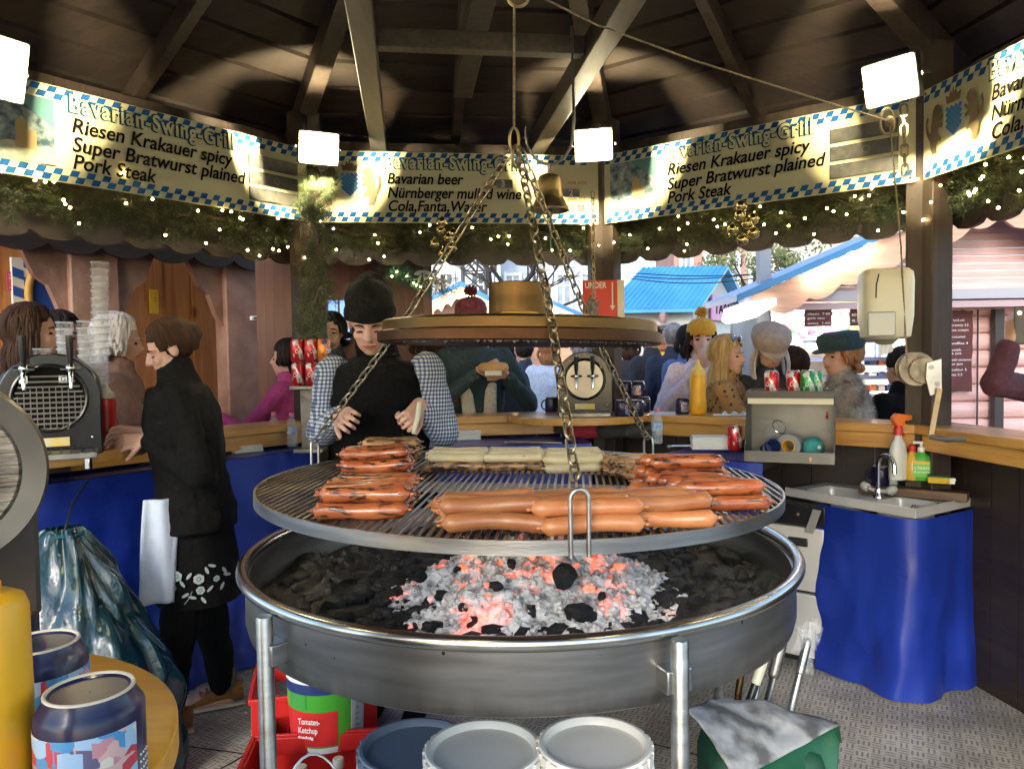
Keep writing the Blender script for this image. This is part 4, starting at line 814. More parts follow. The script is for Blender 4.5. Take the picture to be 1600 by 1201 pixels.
def make_mug(label, p, rz, handle=True, group='upturned festive mugs', s=1):
    o = thing('festive_mug', label, 'mug', p, rz, group); m = MB(); m.lathe([(MR-.002, .0), (MR, .003), (MR, MH*.80), (MR-.003, MH*.86), (MR*.84, MH*.93), (MR*.82, MH*.985), (MR*.79, MH*.99), (MR*.70, MH*.955), (.001, MH*.95)], 40); m.build('cup_body', D['mugblue'], o)
    m = MB(); m.lathe([(MR+.0006, MH*.10), (MR+.0009, MH*.11), (MR+.0009, MH*.70), (MR+.0006, MH*.71)], 40, a0=rad(-170), a1=rad(-20)); m.build('printed_band', D['mugprint'], o); m = MB(); m.lathe([(MR*.835, MH*.975), (MR*.83, MH*.992), (MR*.80, MH*.997), (MR*.765, MH*.990), (MR*.75, MH*.972)], 40); m.build('foot_ring', D['biscuit'], o)
    if handle: m = MB(); m.tube([V((MR*.93+.030*math.sin(a), 0, MH*.48-.036*math.cos(a))) for a in [rad(8+i*20.5) for i in range(9)]], .0075, 10, flat=.7); m.build('handle', D['mugblue'], o, smooth=60)
    m = MB()
    for i in range(16): a = rad(-12+ (i % 4)*6); m.ell((MR*math.cos(a), MR*math.sin(a), MH*(.15+.035*(i//4)*2)), (.0012, .0012, .0012), n=6, m=4)
    m.build('dots', D['wht'], o); lettering('lettering', '0,2l', .022, flat('mug pink print', (.55, .20, .22)), o, (MR*.50, -MR*.90, MH*.12), None, rot=(PI/2, 0, rad(32))); return o
NCT = 1.05; mA = atz(140, 1072, NCT+MH); mug = make_mug('nearest upturned festive mug with a colourful print at the lower left', V((mA.x, mA.y, NCT)), rad(10), False); mug.scale = (1.10, 1.10, 1)
p = atz(62, 1000, NCT+MH); dup(mug, V((p.x, p.y, NCT)), rad(60), 'upturned festive mug half hidden behind the nearest one')
p = atz(-2, 905, NCT+MH); dup(mug, V((p.x, p.y, NCT)), rad(-20), 'upturned festive mug peeking out above the yellow bottle, farthest of the near three')
cm = make_mug('upright festive mug with its handle to the left, beside the barrel tap machine', on(862, 640), rad(185), True, 'small festive mugs on the back counter'); cm.scale = (.82, .82, .8)
cms = []
for i, (px, py, l_, lb) in enumerate(((972, 650, 0, 'festive mug at the left of the bottom row of the little pile'), (995, 650, 0, 'festive mug in the middle of the bottom row of the little pile'), (1006, 640, 0, 'festive mug at the rear right of the little pile bottom row'), (978, 640, 1, 'festive mug on the left on top of the little mug pile'), (998, 638, 1, 'festive mug on the right on top of the little mug pile'))):
    q = on(px, py); c = dup(cm, V((q.x, q.y, CT+l_*MH*.8)), rad(100+i*50), lb); c.scale = (.80, .80, .8)
dup(cm, on(1066, 637), rad(60), 'dark festive mug standing alone left of the yellow mustard bottle')
p = rp_(1376, 1.95); c = dup(cm, V((p.x, p.y, zs_)), rad(150), 'dark festive mug standing behind the sink tap')
NCT = 1.05
o = thing('near_counter', 'yellow varnished rounded counter corner under the near mugs', 'counter'); e = [atz(276, 1201, NCT), atz(258, 1140, NCT), atz(215, 1095, NCT), atz(150, 1060, NCT)]; cx, cy, RR = -.78, .80, .335
q = atz(265, 1160, NCT); RR = math.hypot(q.x-cx, q.y-cy); m = MB(); m.lathe([(.001, NCT-.045), (RR-.006, NCT-.045), (RR, NCT-.038), (RR, NCT-.006), (RR-.006, NCT-.001), (.001, NCT-.001)], 96, (cx, cy, 0)); m.build('rounded_top', D['yellowtop'] if 'yellowtop' in D else wood('yellow varnished pine', (.60, .25, .015), (.72, .36, .03), 0, .9, .4, .1), o)
m = MB(); m.box((cx-.30, cy-.1, NCT/2-.03), (.5, .5, NCT-.06)); m.build('counter_base', D['fascia'], o)
# water bottles
def water(p, label):
    o = thing('water_bottle', label, 'bottle', p, 0, 'small water bottles'); m = MB(); m.lathe([(.001, .004), (.018, .002), (.027, .006), (.029, .02), (.029, .07), (.027, .078), (.029, .086), (.029, .115), (.024, .14), (.013, .162), (.011, .172)], 24); m.build('bottle', D['water'], o)
    m = MB(); m.lathe([(.001, .006), (.026, .008), (.0275, .02), (.0275, .10), (.001, .10)], 24); m.build('water_fill', M('drinking water', (.60, .68, .72), rough=.05, alpha=.15), o)
    m = MB(); m.lathe([(.0296, .072), (.0299, .074), (.0299, .112), (.0296, .114)], 24); m.build('label', M('blue label', (.10, .25, .50), (.55, .62, .66), 40, .4), o); m = MB(); m.lathe([(.0125, .166), (.014, .167), (.014, .184), (.012, .186), (.001, .186)], 20); m.build('cap', flat('pink cap', (.62, .18, .22)), o); return o
W0 = water(atz(429, 697, SZ+.005), 'left one of two small water bottles with pink caps at the left'); dup(W0, atz(457, 699, SZ+.005), 1, 'right one of two small water bottles beside the man'); dup(W0, atz(1027, 694, SZ+.005), 2, 'small water bottle behind the charred sausages')
def napkins(px, py, w_, d_, h_, rz, label, lid=True):
    o = thing('napkin_pack', label, 'napkins', atz(px, py, SZ+.006), rz, 'white napkin packs on the work shelf'); m = MB(); rn = random.Random(px); n = 9
    for i in range(n): m.box((rn.uniform(-.003, .003), rn.uniform(-.003, .003), h_*(i+.5)/n), (w_, d_, h_/n*.9))
    m.build('napkins', D['paper'], o, bev=.002); m = MB(); m.box((0, 0, h_*.42), (w_+.006, .03, h_*.85)); m.build('paper_band', flat('pale band', (.70, .68, .60)), o); return o
napkins(385, 705, .14, .11, .035, rad(35), 'white napkin pack on the blue shelf behind the woman in black'); napkins(709, 686, .30, .14, .055, rad(7), 'long white napkin pack on the blue shelf right of the man'); napkins(1108, 700, .17, .12, .06, rad(-8), 'white napkin pack on the blue shelf beside the red can')
# tongs and clutter on the back shelf
def tongs(px, py, rz, label, L=.30):
    o = thing('tongs', label, 'tongs', atz(px, py, SZ+.008), rz); 
    for s in (-1, 1): m = MB(); m.tube([V((0, 0, .008)), V((L*.1, s*.012, .012)), V((L*.7, s*.028, .010)), V((L, s*.016, .006))], [.006, .008, .008, .010], 6, flat=.3); m.build('arm', D['steel'], o)
    m = MB(); m.ell((0, 0, .008), (.012, .012, .008)); m.build('hinge', D['steel'], o)
    return o
tongs(790, 693, rad(-8), 'steel tongs lying on the blue shelf behind the pale bratwurst'); tongs(1045, 700, rad(5), 'steel tongs lying on the blue shelf below the water bottle at right')
rnd = random.Random(12)
for px, c, lb in ((915, (.35, .02, .03), 'crumpled red cloth under the counter below the tap machine'), (960, (.03, .03, .03), 'crumpled black cloth under the counter below the mug pile'), (1000, (.04, .04, .04), 'dark grey bag under the counter behind the water bottle')):
    p = atz(px, 684, SZ); m = MB(); m.ell((0, 0, .05), (.13, .08, .06), n=28, m=18)
    sd_ = rnd.uniform(0, 50); m.v = [(x*(1+.35*NZ.noise(V((x*22, y*22, z*22+sd_)))), y*(1+.3*NZ.noise(V((x*18+sd_, y*18, z*18)))), max(.002, z*(1+.5*NZ.noise(V((x*16, y*16+sd_, z*9)))))) for x, y, z in m.v]; tag(m.build('cloth', M('cloth '+str(c), c, rough=.8, bump=.3, bscale=90), smooth=60, loc=p), lb, 'cloth')
# cans
def can_mat(name, base, mark, scale=38):
    return M(name, base, mark, scale, .28, .35, stretch=(1, 1, .5), lo=.56, hi=.60, coat=.3)
CANM = {'red': can_mat('red can print', (.50, .010, .014), (.75, .70, .66)), 'orange': can_mat('orange can print', (.75, .22, .015), (.10, .10, .30)), 'green': can_mat('green can print', (.015, .25, .05), (.70, .72, .62))}
def can(p, c, label, group, rz=0, word=None):
    o = thing('drink_can', label, 'can', p, rz, group); m = MB(); m.lathe([(.001, .006), (.022, .004), (.025, .0), (.033, .010), (.033, .106), (.027, .116)], 32); m.build('can_body', CANM[c], o); m = MB(); m.lathe([(.027, .116), (.0275, .1185), (.0255, .119), (.0245, .1155), (.001, .1155)], 32); ld = m.build('lid', D['chrome'], o); m = MB(); m.box((0, -.006, .1175), (.012, .018, .0015)); m.build('pull_tab', D['chrome'], ld)
    if word: lettering('lettering', word, .030, D['wht'], o, (-.018, -.0345, .045), .036, .2, .0004)
    return o
cp = at(484, 645, 3.86); cs = thing('can_stand', 'steel stand carrying red and orange cans beside the man', 'stand', (cp.x, cp.y, SZ)); zt_ = at(484, 602, 3.86).z
m = MB(); m.box((0, 0, zt_-SZ-.01), (.17, .12, .02)); m.box((0, .03, (zt_-SZ)/2), (.10, .05, zt_-SZ-.02)); m.box((0, 0, .01), (.15, .12, .02)); m.build('frame', D['steeld'], cs, bev=.004)
gq = 'cans stacked beside the man'
for i, (dx, l_, c, lb) in enumerate(((-.052, 0, 'red', 'red cola can at the lower left of the stack beside the man'), (.016, 0, 'red', 'red cola can in the lower middle of the stack beside the man'), (-.052, 1, 'red', 'red cola can at the upper left of the stack beside the man'), (.016, 1, 'red', 'red cola can in the upper middle of the stack beside the man'), (.083, 1, 'orange', 'orange can at the upper right of the stack beside the man'), (.083, 0, 'orange', 'orange can at the lower right of the stack beside the man'))): can(V((cp.x+dx, cp.y-.01, zt_+l_*.1195)), c, lb, gq, i*.2, 'Cola' if c == 'red' else '28')
can(atz(1148, 703, SZ+.006), 'red', 'single red cola can on the blue shelf left of the steel box', 'single cans', .3, 'Cola')
# steel box with tray of cans
bc = at(1232, 694, 3.40); SB = thing('steel_box', 'open sloped steel box with odds and ends inside, on the right counter', 'steel box', V((bc.x, bc.y, SZ+.10)), rad(-24))
b0 = at(1232, 722, bc.y).z; SB.location.z = b0; bw, bh, bd = .385, .285, .26
m = MB(); th = .004
m.box((0, bd, bh/2), (bw, th, bh)); m.box((0, bd/2, th/2), (bw, bd, th)); 
for s in (-1, 1): m.prism([(0, 0), (0, 0)], 0, 0) if False else m.add([V((s*bw/2, 0, 0)), V((s*bw/2, bd, 0)), V((s*bw/2, bd, bh)), V((s*bw/2, .10, bh)), V((s*bw/2, 0, .05))]+[V((s*(bw/2-th), 0, 0)), V((s*(bw/2-th), bd, 0)), V((s*(bw/2-th), bd, bh)), V((s*(bw/2-th), .10, bh)), V((s*(bw/2-th), 0, .05))], [(0, 1, 2, 3, 4), (9, 8, 7, 6, 5)]+[(i, 5+i, 5+(i+1) % 5, (i+1) % 5) for i in range(5)])
m.box((0, .003, .022), (bw, th, .05)); m.box((0, .09+.085, bh-th/2), (bw-.01, .17, th)); m.build('shell', M('dull box steel', (.10, .10, .09), (.17, .165, .15), 4, .42, .8, bump=.05, bscale=30), SB, smooth=0); m = MB(); m.box((0, .09, bh-.012), (bw-.012, .004, .03)); m.build('front_lip', D['cream'], SB)
SBm = MX.Translation(SB.location) @ MX.Rotation(rad(-24), 4, 'Z'); sb = lambda x, y, z: SBm @ V((x, y, z))
m = MB(); m.box((.05, bd+.07, .02), (.22, .20, .012)); m.box((.05, bd+.16, .045), (.22, .012, .06)); m.build('mounting_bracket', D['steeld'], SB)
tr = thing('tray', 'dark tray carrying cans on top of the steel box', 'tray', sb(0, .17, bh), rad(-24)); m = MB(); m.box((0, 0, .004), (bw-.01, .20, .006)); 
for s in (-1, 1): m.box((0, s*.10, .018), (bw-.004, .005, .034)); m.box((s*(bw/2-.005), 0, .018), (.005, .195, .033))
m.build('tray_body', D['black'], tr)
for x, y, c, lb in ((-.085, -.02, 'red', 'red cola can at the left of the tray upon the steel box'), (.012, .0, 'red', 'red cola can in the middle of the tray upon the steel box'), (.075, -.02, 'green', 'front green can on the tray upon the steel box'), (.105, .045, 'green', 'rear green can on the tray upon the steel box')): can(sb(x, .17+y, bh+.008), c, lb, 'cans on the tray', rad(-24)+x*3, 'Cola' if c == 'red' else 'Lime')
bottle_squeeze(sb(.155, .28, bh-.11), .62, D['red'], 'small red squeeze bottle with cream tip behind the tray of cans', D['cream'])
o = thing('tape_roll', 'grey tape roll with yellow core standing in the steel box', 'tape', sb(.0, .12, .062), rot=(PI/2, 0, rad(-40))); m = MB(); m.lathe([(.032, -.025), (.055, -.025), (.055, .025), (.032, .025), (.032, -.025)], 36); m.build('tape', flat('grey tape', (.28, .28, .28), .4), o); m = MB(); m.lathe([(.026, -.026), (.032, -.026), (.032, .026), (.026, .026), (.026, -.026)], 36); m.build('core', D['yellow'], o)
o = thing('coffee_mug', 'blue paper cup lying in the steel box', 'cup', sb(-.09, .10, .05), rot=(rad(70), rad(20), 0)); m = MB(); m.lathe([(.001, -.045), (.028, -.045), (.036, .045), (.034, .045), (.027, -.04), (.001, -.04)], 24); m.build('cup_body', flat('navy cup', (.02, .04, .16), .3), o); m = MB(); m.lathe([(.0315, -.005), (.0328, .0), (.0338, .012)], 24); m.build('stripe', D['wht'], o)
o = thing('glass_jar', 'clear glass lying at the back of the steel box', 'glass', sb(-.08, .18, .12), rot=(rad(60), 0, .3)); m = MB(); m.lathe([(.001, -.04), (.03, -.04), (.034, .05), (.032, .05), (.028, -.035), (.001, -.035)], 20); m.build('bowl', D['glass'], o); m = MB(); m.lathe([(.034, .048), (.036, .052), (.033, .054)], 20); m.build('lip_ring', D['chrome'], o)
o = thing('cap', 'teal cloth cap lying in the right of the steel box', 'cap', sb(.10, .11, .058)); m = MB(); m.ell((0, 0, 0), (.050, .045, .050)); m.ell((-.01, -.04, -.03), (.04, .03, .006)); m.build('crown', M('teal cloth', (.02, .18, .18), (.03, .25, .24), 30, .8, bump=.3), o); m = MB(); m.ell((.01, -.043, .005), (.009, .004, .009)); m.build('badge', D['cream'], o)
for i, (x, y, c, lb) in enumerate(((-.02, .05, (.30, .45, .40), 'green white card packet in the front of the steel box'), (.05, .045, (.55, .50, .35), 'cream packet in the front of the steel box'), (.10, .04, (.45, .28, .14), 'brown wooden packet in the front right of the steel box'))):
    m = MB(); m.box((0, 0, .012), (.075, .05, .02), MX.Rotation(.3*i-.2, 3, 'Z')); m.box((0, 0, .025), (.055, .04, .006), MX.Rotation(.3*i, 3, 'Z')); o = m.build('packet', M('packet '+str(i), c, tuple(min(1, q*1.5) for q in c), 40, .6), bev=.002, loc=sb(x, y, .006)); tag(o, lb, 'packet')
# sink block at right
SZK = .825; SA = V((1.33, 3.66, SZK)); SBk = atz(1430, 798, SZK)
ex = (SBk-SA); ex.z = 0; Ls = ex.length; ex.normalize(); ey = V((-ex.y, ex.x, 0))
if ey.x < 0: ey = -ey
sk = thing('sink_unit', 'stainless double sink with a chrome tap at the right', 'sink', (SA.x, SA.y, SZK), math.atan2(ex.y, ex.x)); dpt = .45   # local x runs to the near corner, local y to the counter
sg_ = 1 if V((math.cos(sk.rotation_euler.z+PI/2), math.sin(sk.rotation_euler.z+PI/2), 0)).dot(ey) > 0 else -1
Sx = lambda x, y, z=0: V((x, sg_*y, z)); b1 = (Ls*.10, Ls*.54, .04, .25); b2 = (Ls*.66, Ls*.96, .03, .24)
def patch(m, x0, x1, y0, y1, z): m.add([Sx(x0, y0, z), Sx(x1, y0, z), Sx(x1, y1, z), Sx(x0, y1, z)], [(0, 1, 2, 3)])
m = MB(); xs = [0, b1[0], b1[1], b2[0], b2[1], Ls]
for x0, x1, hl in ((0, b1[0], None), (b1[0], b1[1], b1), (b1[1], b2[0], None), (b2[0], b2[1], b2), (b2[1], Ls, None)):
    if hl: patch(m, x0, x1, 0, hl[2], 0); patch(m, x0, x1, hl[3], dpt, 0)
    else: patch(m, x0, x1, 0, dpt, 0)
m.box(Sx(Ls/2, -.002, -.014), (Ls+.004, .004, .034)); m.box(Sx(Ls+.002, dpt/2, -.014), (.004, dpt, .034)); m.tube([Sx(0, 0, .004), Sx(Ls, 0, .004), Sx(Ls, dpt, .004)], .006, 8); m.build('worktop', D['sinksteel'], sk, smooth=30)
for x0, x1, y0, y1 in (b1, b2):
    m = MB(); cx, cy, hx, hy = (x0+x1)/2, (y0+y1)/2, (x1-x0)/2, (y1-y0)/2
    def se(r, z, k_=1): return [Sx(cx+hx*k_*math.copysign(abs(math.cos(a))**.35, math.cos(a)), cy+hy*k_*math.copysign(abs(math.sin(a))**.35, math.sin(a)), z) for a in [2*PI*i/48 for i in range(48)]]
    m.loft([se(1, .001), se(1, -.004, .97), se(1, -.02, .94), se(1, -.12, .90), se(1, -.135, .80), se(1, -.138, .1)], caps=False); m.loft([se(1, -.138, .1)[::-1], se(1, -.139, .01)[::-1]]); bs_ = m.build('basin', D['sinksteel'], sk, smooth=60)
    m = MB(); rr = [Sx(cx+.02*math.cos(a), cy+.02*math.sin(a), -.134) for a in [2*PI*i/16 for i in range(16)]]; m.add(rr, [tuple(range(16))]); m.build('drain', D['black'], bs_, smooth=0)
m = MB(); q = Sx(b2[0]+(b2[1]-b2[0])*.45, b2[3]-.012, -.035)
for i in range(9): a = 2*PI*i/8; m.ell(q+V((.016*math.cos(a)*(i < 8), 0, .010*math.sin(a)*(i < 8))), (.0045, .003, .003), n=8, m=5)
m.build('overflow_holes', D['black'], sk)
fx = Ls*.60; fb_ = Sx(fx, .15, 0); m = MB(); m.lathe([(.024, 0), (.022, .012), (.017, .02), (.016, .045), (.001, .05)], 20, fb_); pts = [fb_+V((0, 0, .04))]+[fb_+Sx(.05-.05*math.cos(a), -.02+.02*math.cos(a), .15+.05*math.sin(a)) for a in [rad(i*15) for i in range(13)]]+[fb_+Sx(.102, -.042, .125)]
m.tube(pts, .0095, 10); tp = m.build('tap', D['chrome'], sk, smooth=60)
for s in (-1, 1):
    m = MB(); m.tube([fb_+V((0, 0, .03)), fb_+V((s*.045, 0, .035))], .009, 10); m.lathe([(.001, .0), (.018, .0), (.021, .008), (.018, .03), (.014, .036), (.001, .037)], 8, fb_+V((s*.05, 0, .035)), MX.Rotation(s*rad(60), 3, 'Y')); m.build('tap_knob', M('clear grey knob', (.45, .45, .42), rough=.2), tp)
SKM = MX.Translation(sk.location) @ MX.Rotation(sk.rotation_euler.z, 4, 'Z'); skp = lambda x, y, z=0: SKM @ Sx(x, y, z)
tape = thing('sink_curtain', 'blue vinyl curtain hanging from the sink to the floor at right', 'tarp', (0, 0, 0), 0, 'blue vinyl covers under the counters'); m = MB(); P0 = skp(Ls*.30, -.006, -.03); P1 = skp(Ls, -.006, -.03); P2 = skp(Ls+.006, dpt, -.03); P1b = skp(Ls+.006, 0, -.03)
def cur(u, v):
    s = u*(Ls*.70+dpt*.95); dn = -ey; 
    L1 = Ls*.70; rc = .09
    if abs(s-L1) < rc: tt = (s-L1+rc)/(2*rc); qa, qc = P0.lerp(P1, (L1-rc)/L1), P1b.lerp(P2, rc/dpt); p = qa*(1-tt)**2+P1*2*tt*(1-tt)+qc*tt*tt
    elif s < Ls*.70: p = P0.lerp(P1, s/(Ls*.70)); n_ = -ey
    else: p = P1b.lerp(P2, (s-Ls*.70)/dpt); n_ = ex
    sm = 1/(1+math.exp(-(s-Ls*.70)*16)); n_ = (-ey)*(1-sm)+ex*sm; fl_ = .010-.01*v+.04*v*v; w_ = .020*math.sin(s*13+1+2*v)*v**1.3+.012*math.sin(s*29+4*v)*v*v+.024*NZ.noise(V((s*4, v*1.6, 3)))*(.3+v)+.010*NZ.noise(V((s*13, v*5, 6)))*(.3+v)
    return V((p.x, p.y, 0))+n_*(fl_+w_)+V((0, 0, SZK-.04+(.012+.03*max(0, NZ.noise(V((s*3, 0, 2))))-SZK+.04)*v))
m.grid(cur, 90, 60); m.build('hanging_sheet', D['vinyl'], tape, smooth=180)
m = MB(); a, b_ = skp(Ls*.335, -.055, -.06), skp(Ls*.29, -.075, -.17); d = (b_-a); s_ = ex*.022; m.add([a-s_, a+s_, b_+s_, b_-s_]+[q-ey*.002 for q in (a-s_, a+s_, b_+s_, b_-s_)], [(0, 1, 2, 3), (7, 6, 5, 4), (0, 4, 5, 1), (1, 5, 6, 2), (2, 6, 7, 3), (3, 7, 4, 0)]); m.build('tape_strip', M('silver tape', (.30, .30, .27), rough=.4), tape)
bx_ = tobay(0, SB.location); drape(0, bx_.x-.62, bx_.x-.10, bx_.y-.05, SB.location.z-.008, 'short blue vinyl cover under the steel box, above the dishwasher', .02, 8, .70)
F1 = atz(1292, 1052, 0); fb1 = tobay(0, F1); Wd = .52; dw = thing('dishwasher', 'stainless under counter dishwasher with black control strip beside the blue curtain', 'dishwasher', bayp(0, fb1.x-Wd, fb1.y, 0), -phi(0))
m = MB(); m.box((Wd/2, .16, .40), (Wd, .26, .76)); m.build('cabinet', D['black'], dw, bev=.004); m = MB(); m.box((Wd/2, .016, .52), (Wd-.03, .03, .30)); m.box((Wd/2, .016, .205), (Wd-.03, .03, .30)); m.build('door_panels', D['sinksteel'], dw, bev=.004); m = MB(); m.box((Wd/2, .018, .73), (Wd-.02, .034, .09)); cp_ = m.build('control_strip', D['blackgloss'], dw, bev=.003)
for i in range(5): m = MB(); m.ell((Wd*(.3+.15*i), -.001, .73), (.008, .004, .008)); m.build('button', flat('bronze button', (.22, .13, .06)), cp_)
m = MB(); m.box((Wd*.75, -.002, .60), (.09, .012, .04)); m.build('handle', D['black'], dw, bev=.004)
# cleaning bottles
def sprayer(p, body, trig, cap, label, s=1, rz=0, lab=None):
    o = thing('spray_bottle', label, 'spray bottle', p, rz); m = MB(); m.lathe([(.001, 0), (.036*s, .002), (.038*s, .012*s), (.037*s, .10*s), (.030*s, .135*s), (.016*s, .16*s), (.014*s, .185*s), (.001, .186*s)], 24); m.v = [(x, y*.72, z) for x, y, z in m.v]; m.build('bottle', body, o); m = MB(); m.lathe([(.0165*s, .17*s), (.0165*s, .195*s), (.012*s, .205*s), (.001, .206*s)], 20); m.build('collar', cap, o)
    m = MB(); m.prism([(-.06*s, .225*s), (-.058*s, .243*s), (.012*s, .252*s), (.030*s, .238*s), (.028*s, .222*s), (.012*s, .205*s), (-.01*s, .205*s), (-.02*s, .222*s)], -.011*s, .011*s); h_ = m.build('spray_head', trig, o, bev=.003); m = MB(); m.tube([V((-.022*s, 0, .222*s)), V((-.035*s, 0, .20*s)), V((-.034*s, 0, .165*s))], [.007*s, .006*s, .004*s], 8); m.build('trigger', trig, h_)
    if lab: m = MB(); m.lathe([(.0382*s, .03*s), (.0386*s, .032*s), (.0380*s, .095*s), (.0374*s, .097*s)], 24, a0=rad(-160), a1=rad(-20)); m.v = [(x, y*.73, z) for x, y, z in m.v]; m.build('label', lab, o)
    return o
zs_ = .905; g0_, g1_ = rp_(1345, 1.96), rp_(1515, 1.96); bd_ = thing('wooden_ledge', 'dark wooden ledge behind the sink carrying cleaning bottles', 'ledge', (g0_+g1_)/2, math.atan2(g1_.y-g0_.y, g1_.x-g0_.x)); m = MB(); m.box((0, 0, .849), ((g1_-g0_).length, .085, .04)); m.build('plank', wood('worn brown plank', (.06, .03, .015), (.14, .08, .04), 0, 1), bd_, bev=.004); m = MB(); m.box((0, .13, .840), ((g1_-g0_).length*.9, .14, .02)); m.build('support', D['beam'], bd_)
def ck_(px, py, z): q = rp_(px, 1.955 if py < 745 else 1.93); return V((q.x, q.y, z))
sprayer(ck_(1404, 748, zs_), M('milky bottle', (.62, .62, .56), rough=.3), D['orange'], D['red'], 'cleaning spray bottle with orange trigger and red collar behind the sink', 1.2, rad(200), M('pale label', (.60, .60, .52), (.4, .42, .40), 30))
sprayer(skp(b1[1]+.02, .28, .003), D['water'], D['blue'], D['blue'], 'small clear spray bottle with blue trigger at the left basin', .78, rad(170), D['wht'])
o = thing('soap_bottle', 'green soap bottle with white pump reading clean behind the sink', 'soap', ck_(1440, 744, zs_), rad(-25)); m = MB(); m.lathe([(.001, 0), (.040, .002), (.043, .015), (.043, .09), (.036, .112), (.016, .125), (.014, .135), (.001, .136)], 28); m.v = [(x, y*.6, z) for x, y, z in m.v]; m.build('bottle', D['green'], o); m = MB(); m.box((0, -.0255, .055), (.066, .003, .07)); lb_ = m.build('label', flat('label green', (.16, .50, .06)), o); lettering('lettering', 'clean', .024, D['wht'], lb_, (-.030, -.0275, .055), .06); lettering('lettering', '& protect', .014, D['wht'], lb_, (-.030, -.0275, .038), .06); m = MB(); m.box((0, -.0275, .085), (.066, .002, .012)); m.build('label_strip', D['yellow'], lb_); m = MB(); m.lathe([(.015, .13), (.015, .15), (.006, .152), (.005, .17), (.001, .171)], 16); m.box((-.012, 0, .172), (.04, .014, .01)); m.build('pump', D['white'], o)
o = thing('soap_bottle', 'amber bottle with red cap between the spray and the green soap', 'soap', ck_(1426, 738, zs_)); m = MB(); m.lathe([(.001, 0), (.030, .002), (.032, .015), (.030, .10), (.015, .125), (.013, .135)], 24); m.build('bottle', M('amber fluid', (.55, .33, .04), rough=.15), o); m = MB(); m.lathe([(.016, .13), (.016, .155), (.008, .162), (.001, .163)], 16); m.build('cap', D['red'], o)
o = thing('sponge', 'yellow sponge with dark green scouring side beside the soap', 'sponge', ck_(1468, 748, zs_), rad(-30)); m = MB(); m.box((0, 0, .014), (.085, .055, .028)); m.build('foam', M('sponge foam', (.72, .50, .04), (.66, .44, .03), 80, .9, bump=.5, bscale=150), o, bev=.005); m = MB(); m.box((0, .0, .032), (.085, .055, .008)); m.build('scourer', flat('dark scourer', (.02, .07, .03), .9), o)
o = thing('nail_brush', 'small white brush lying at the sink end', 'brush', ck_(1482, 754, zs_), rad(-20)); m = MB(); m.box((0, 0, .018), (.06, .03, .014)); m.build('back', D['white'], o, bev=.004); m = MB(); m.box((0, 0, .006), (.052, .024, .012)); m.build('bristles', D['paper'], o)
o = thing('scrub_pad', 'lime green scrub pad lying in the left basin', 'sponge', skp(b1[0]+.12, .14, -.13), .4); m = MB(); m.box((0, 0, .012), (.08, .05, .02)); m.build('pad', flat('lime pad', (.40, .62, .03), .9), o, bev=.004); m = MB(); m.box((0, 0, .025), (.08, .05, .006)); m.build('face', flat('dark scourer', (.02, .07, .03), .9), o)
# paper dispenser and winch on the right post
PP = HC+V((2.215*math.sin(PHI0+PI/4), 2.215*math.cos(PHI0+PI/4), 0)); ax = at(1383, 475, 3.12)
o = thing('paper_dispenser', 'cream paper towel dispenser with a grey window hanging at the right post', 'dispenser', ax, rad(-14)); 
def sup(hw, hd, z, e=.5): return [V((hw*math.copysign(abs(math.cos(a))**e, math.cos(a)), hd*math.copysign(abs(math.sin(a))**e, math.sin(a)), z)) for a in [2*PI*i/40 for i in range(40)]]
m = MB(); m.loft([sup(.070, .075, -.145), sup(.088, .09, -.135), sup(.098, .10, -.05), sup(.100, .10, .09), sup(.096, .096, .125), sup(.080, .08, .14)]); m.build('cover', D['cream'], o, smooth=50)
m = MB(); m.box((-.035, -.10, -.085), (.105, .012, .10)); m.build('window', M('smoky window', (.30, .32, .31), rough=.12), o, bev=.006); m = MB(); m.tube([V((-.045, -.1, .115)), V((-.055, -.102, .07)), V((-.056, -.103, .02))], .0022, 6); m.build('slot', D['ink'], o); m = MB(); m.lathe([(.05, -.145), (.03, -.165), (.001, -.168)], 16); m.build('outlet', flat('dull outlet', (.30, .27, .18)), o); m = MB(); m.grid(lambda u, v: V((-.02+.05*u, .004*math.sin(u*8+v*5), -.165-(.05-.02*u)*v)), 8, 6); m.build('paper_end', D['paper'], o, smooth=180)
o = thing('hand_winch', 'greasy hand winch with toothed gear and crank on the right post', 'winch', at(1437, 578, 3.08), rad(-12)); D['greasy'] = M('greasy iron', (.11, .09, .06), (.24, .20, .14), 22, .4, .9, bump=.08)
gear = []; 
for i in range(56): r_ = .055 if (i//1) % 2 else .049; gear.append((r_*math.cos(2*PI*i/56), r_*math.sin(2*PI*i/56)))
m = MB(); m.prism(gear, -.05, -.04); m.build('gear', D['greasy'], o, smooth=0); m = MB(); Rr = MX.Rotation(PI/2, 3, 'X'); m.lathe([(.001, -.025), (.068, -.025), (.068, -.018), (.04, -.015), (.04, .025), (.068, .028), (.068, .036), (.001, .036)], 32, (-.02, 0, .005), Rr); m.build('drum', D['greasy'], o)
m = MB(); m.prism([(.008, .03), (.06, .045), (.062, -.09), (.02, -.10), (.004, -.03)], -.066, -.054); m.box((.0, .07, -.02), (.10, .10, .03)); m.build('bracket', M('galvanised plate', (.36, .34, .30), (.50, .48, .43), 14, .4, 1), o, smooth=0); m = MB(); 
for q in ((.022, .012), (.046, -.055)): m.lathe([(.001, -.012), (.010, -.012), (.012, 0), (.001, 0)], 6, (q[0], -.066, q[1]), MX.Rotation(PI/2, 3, 'X'))
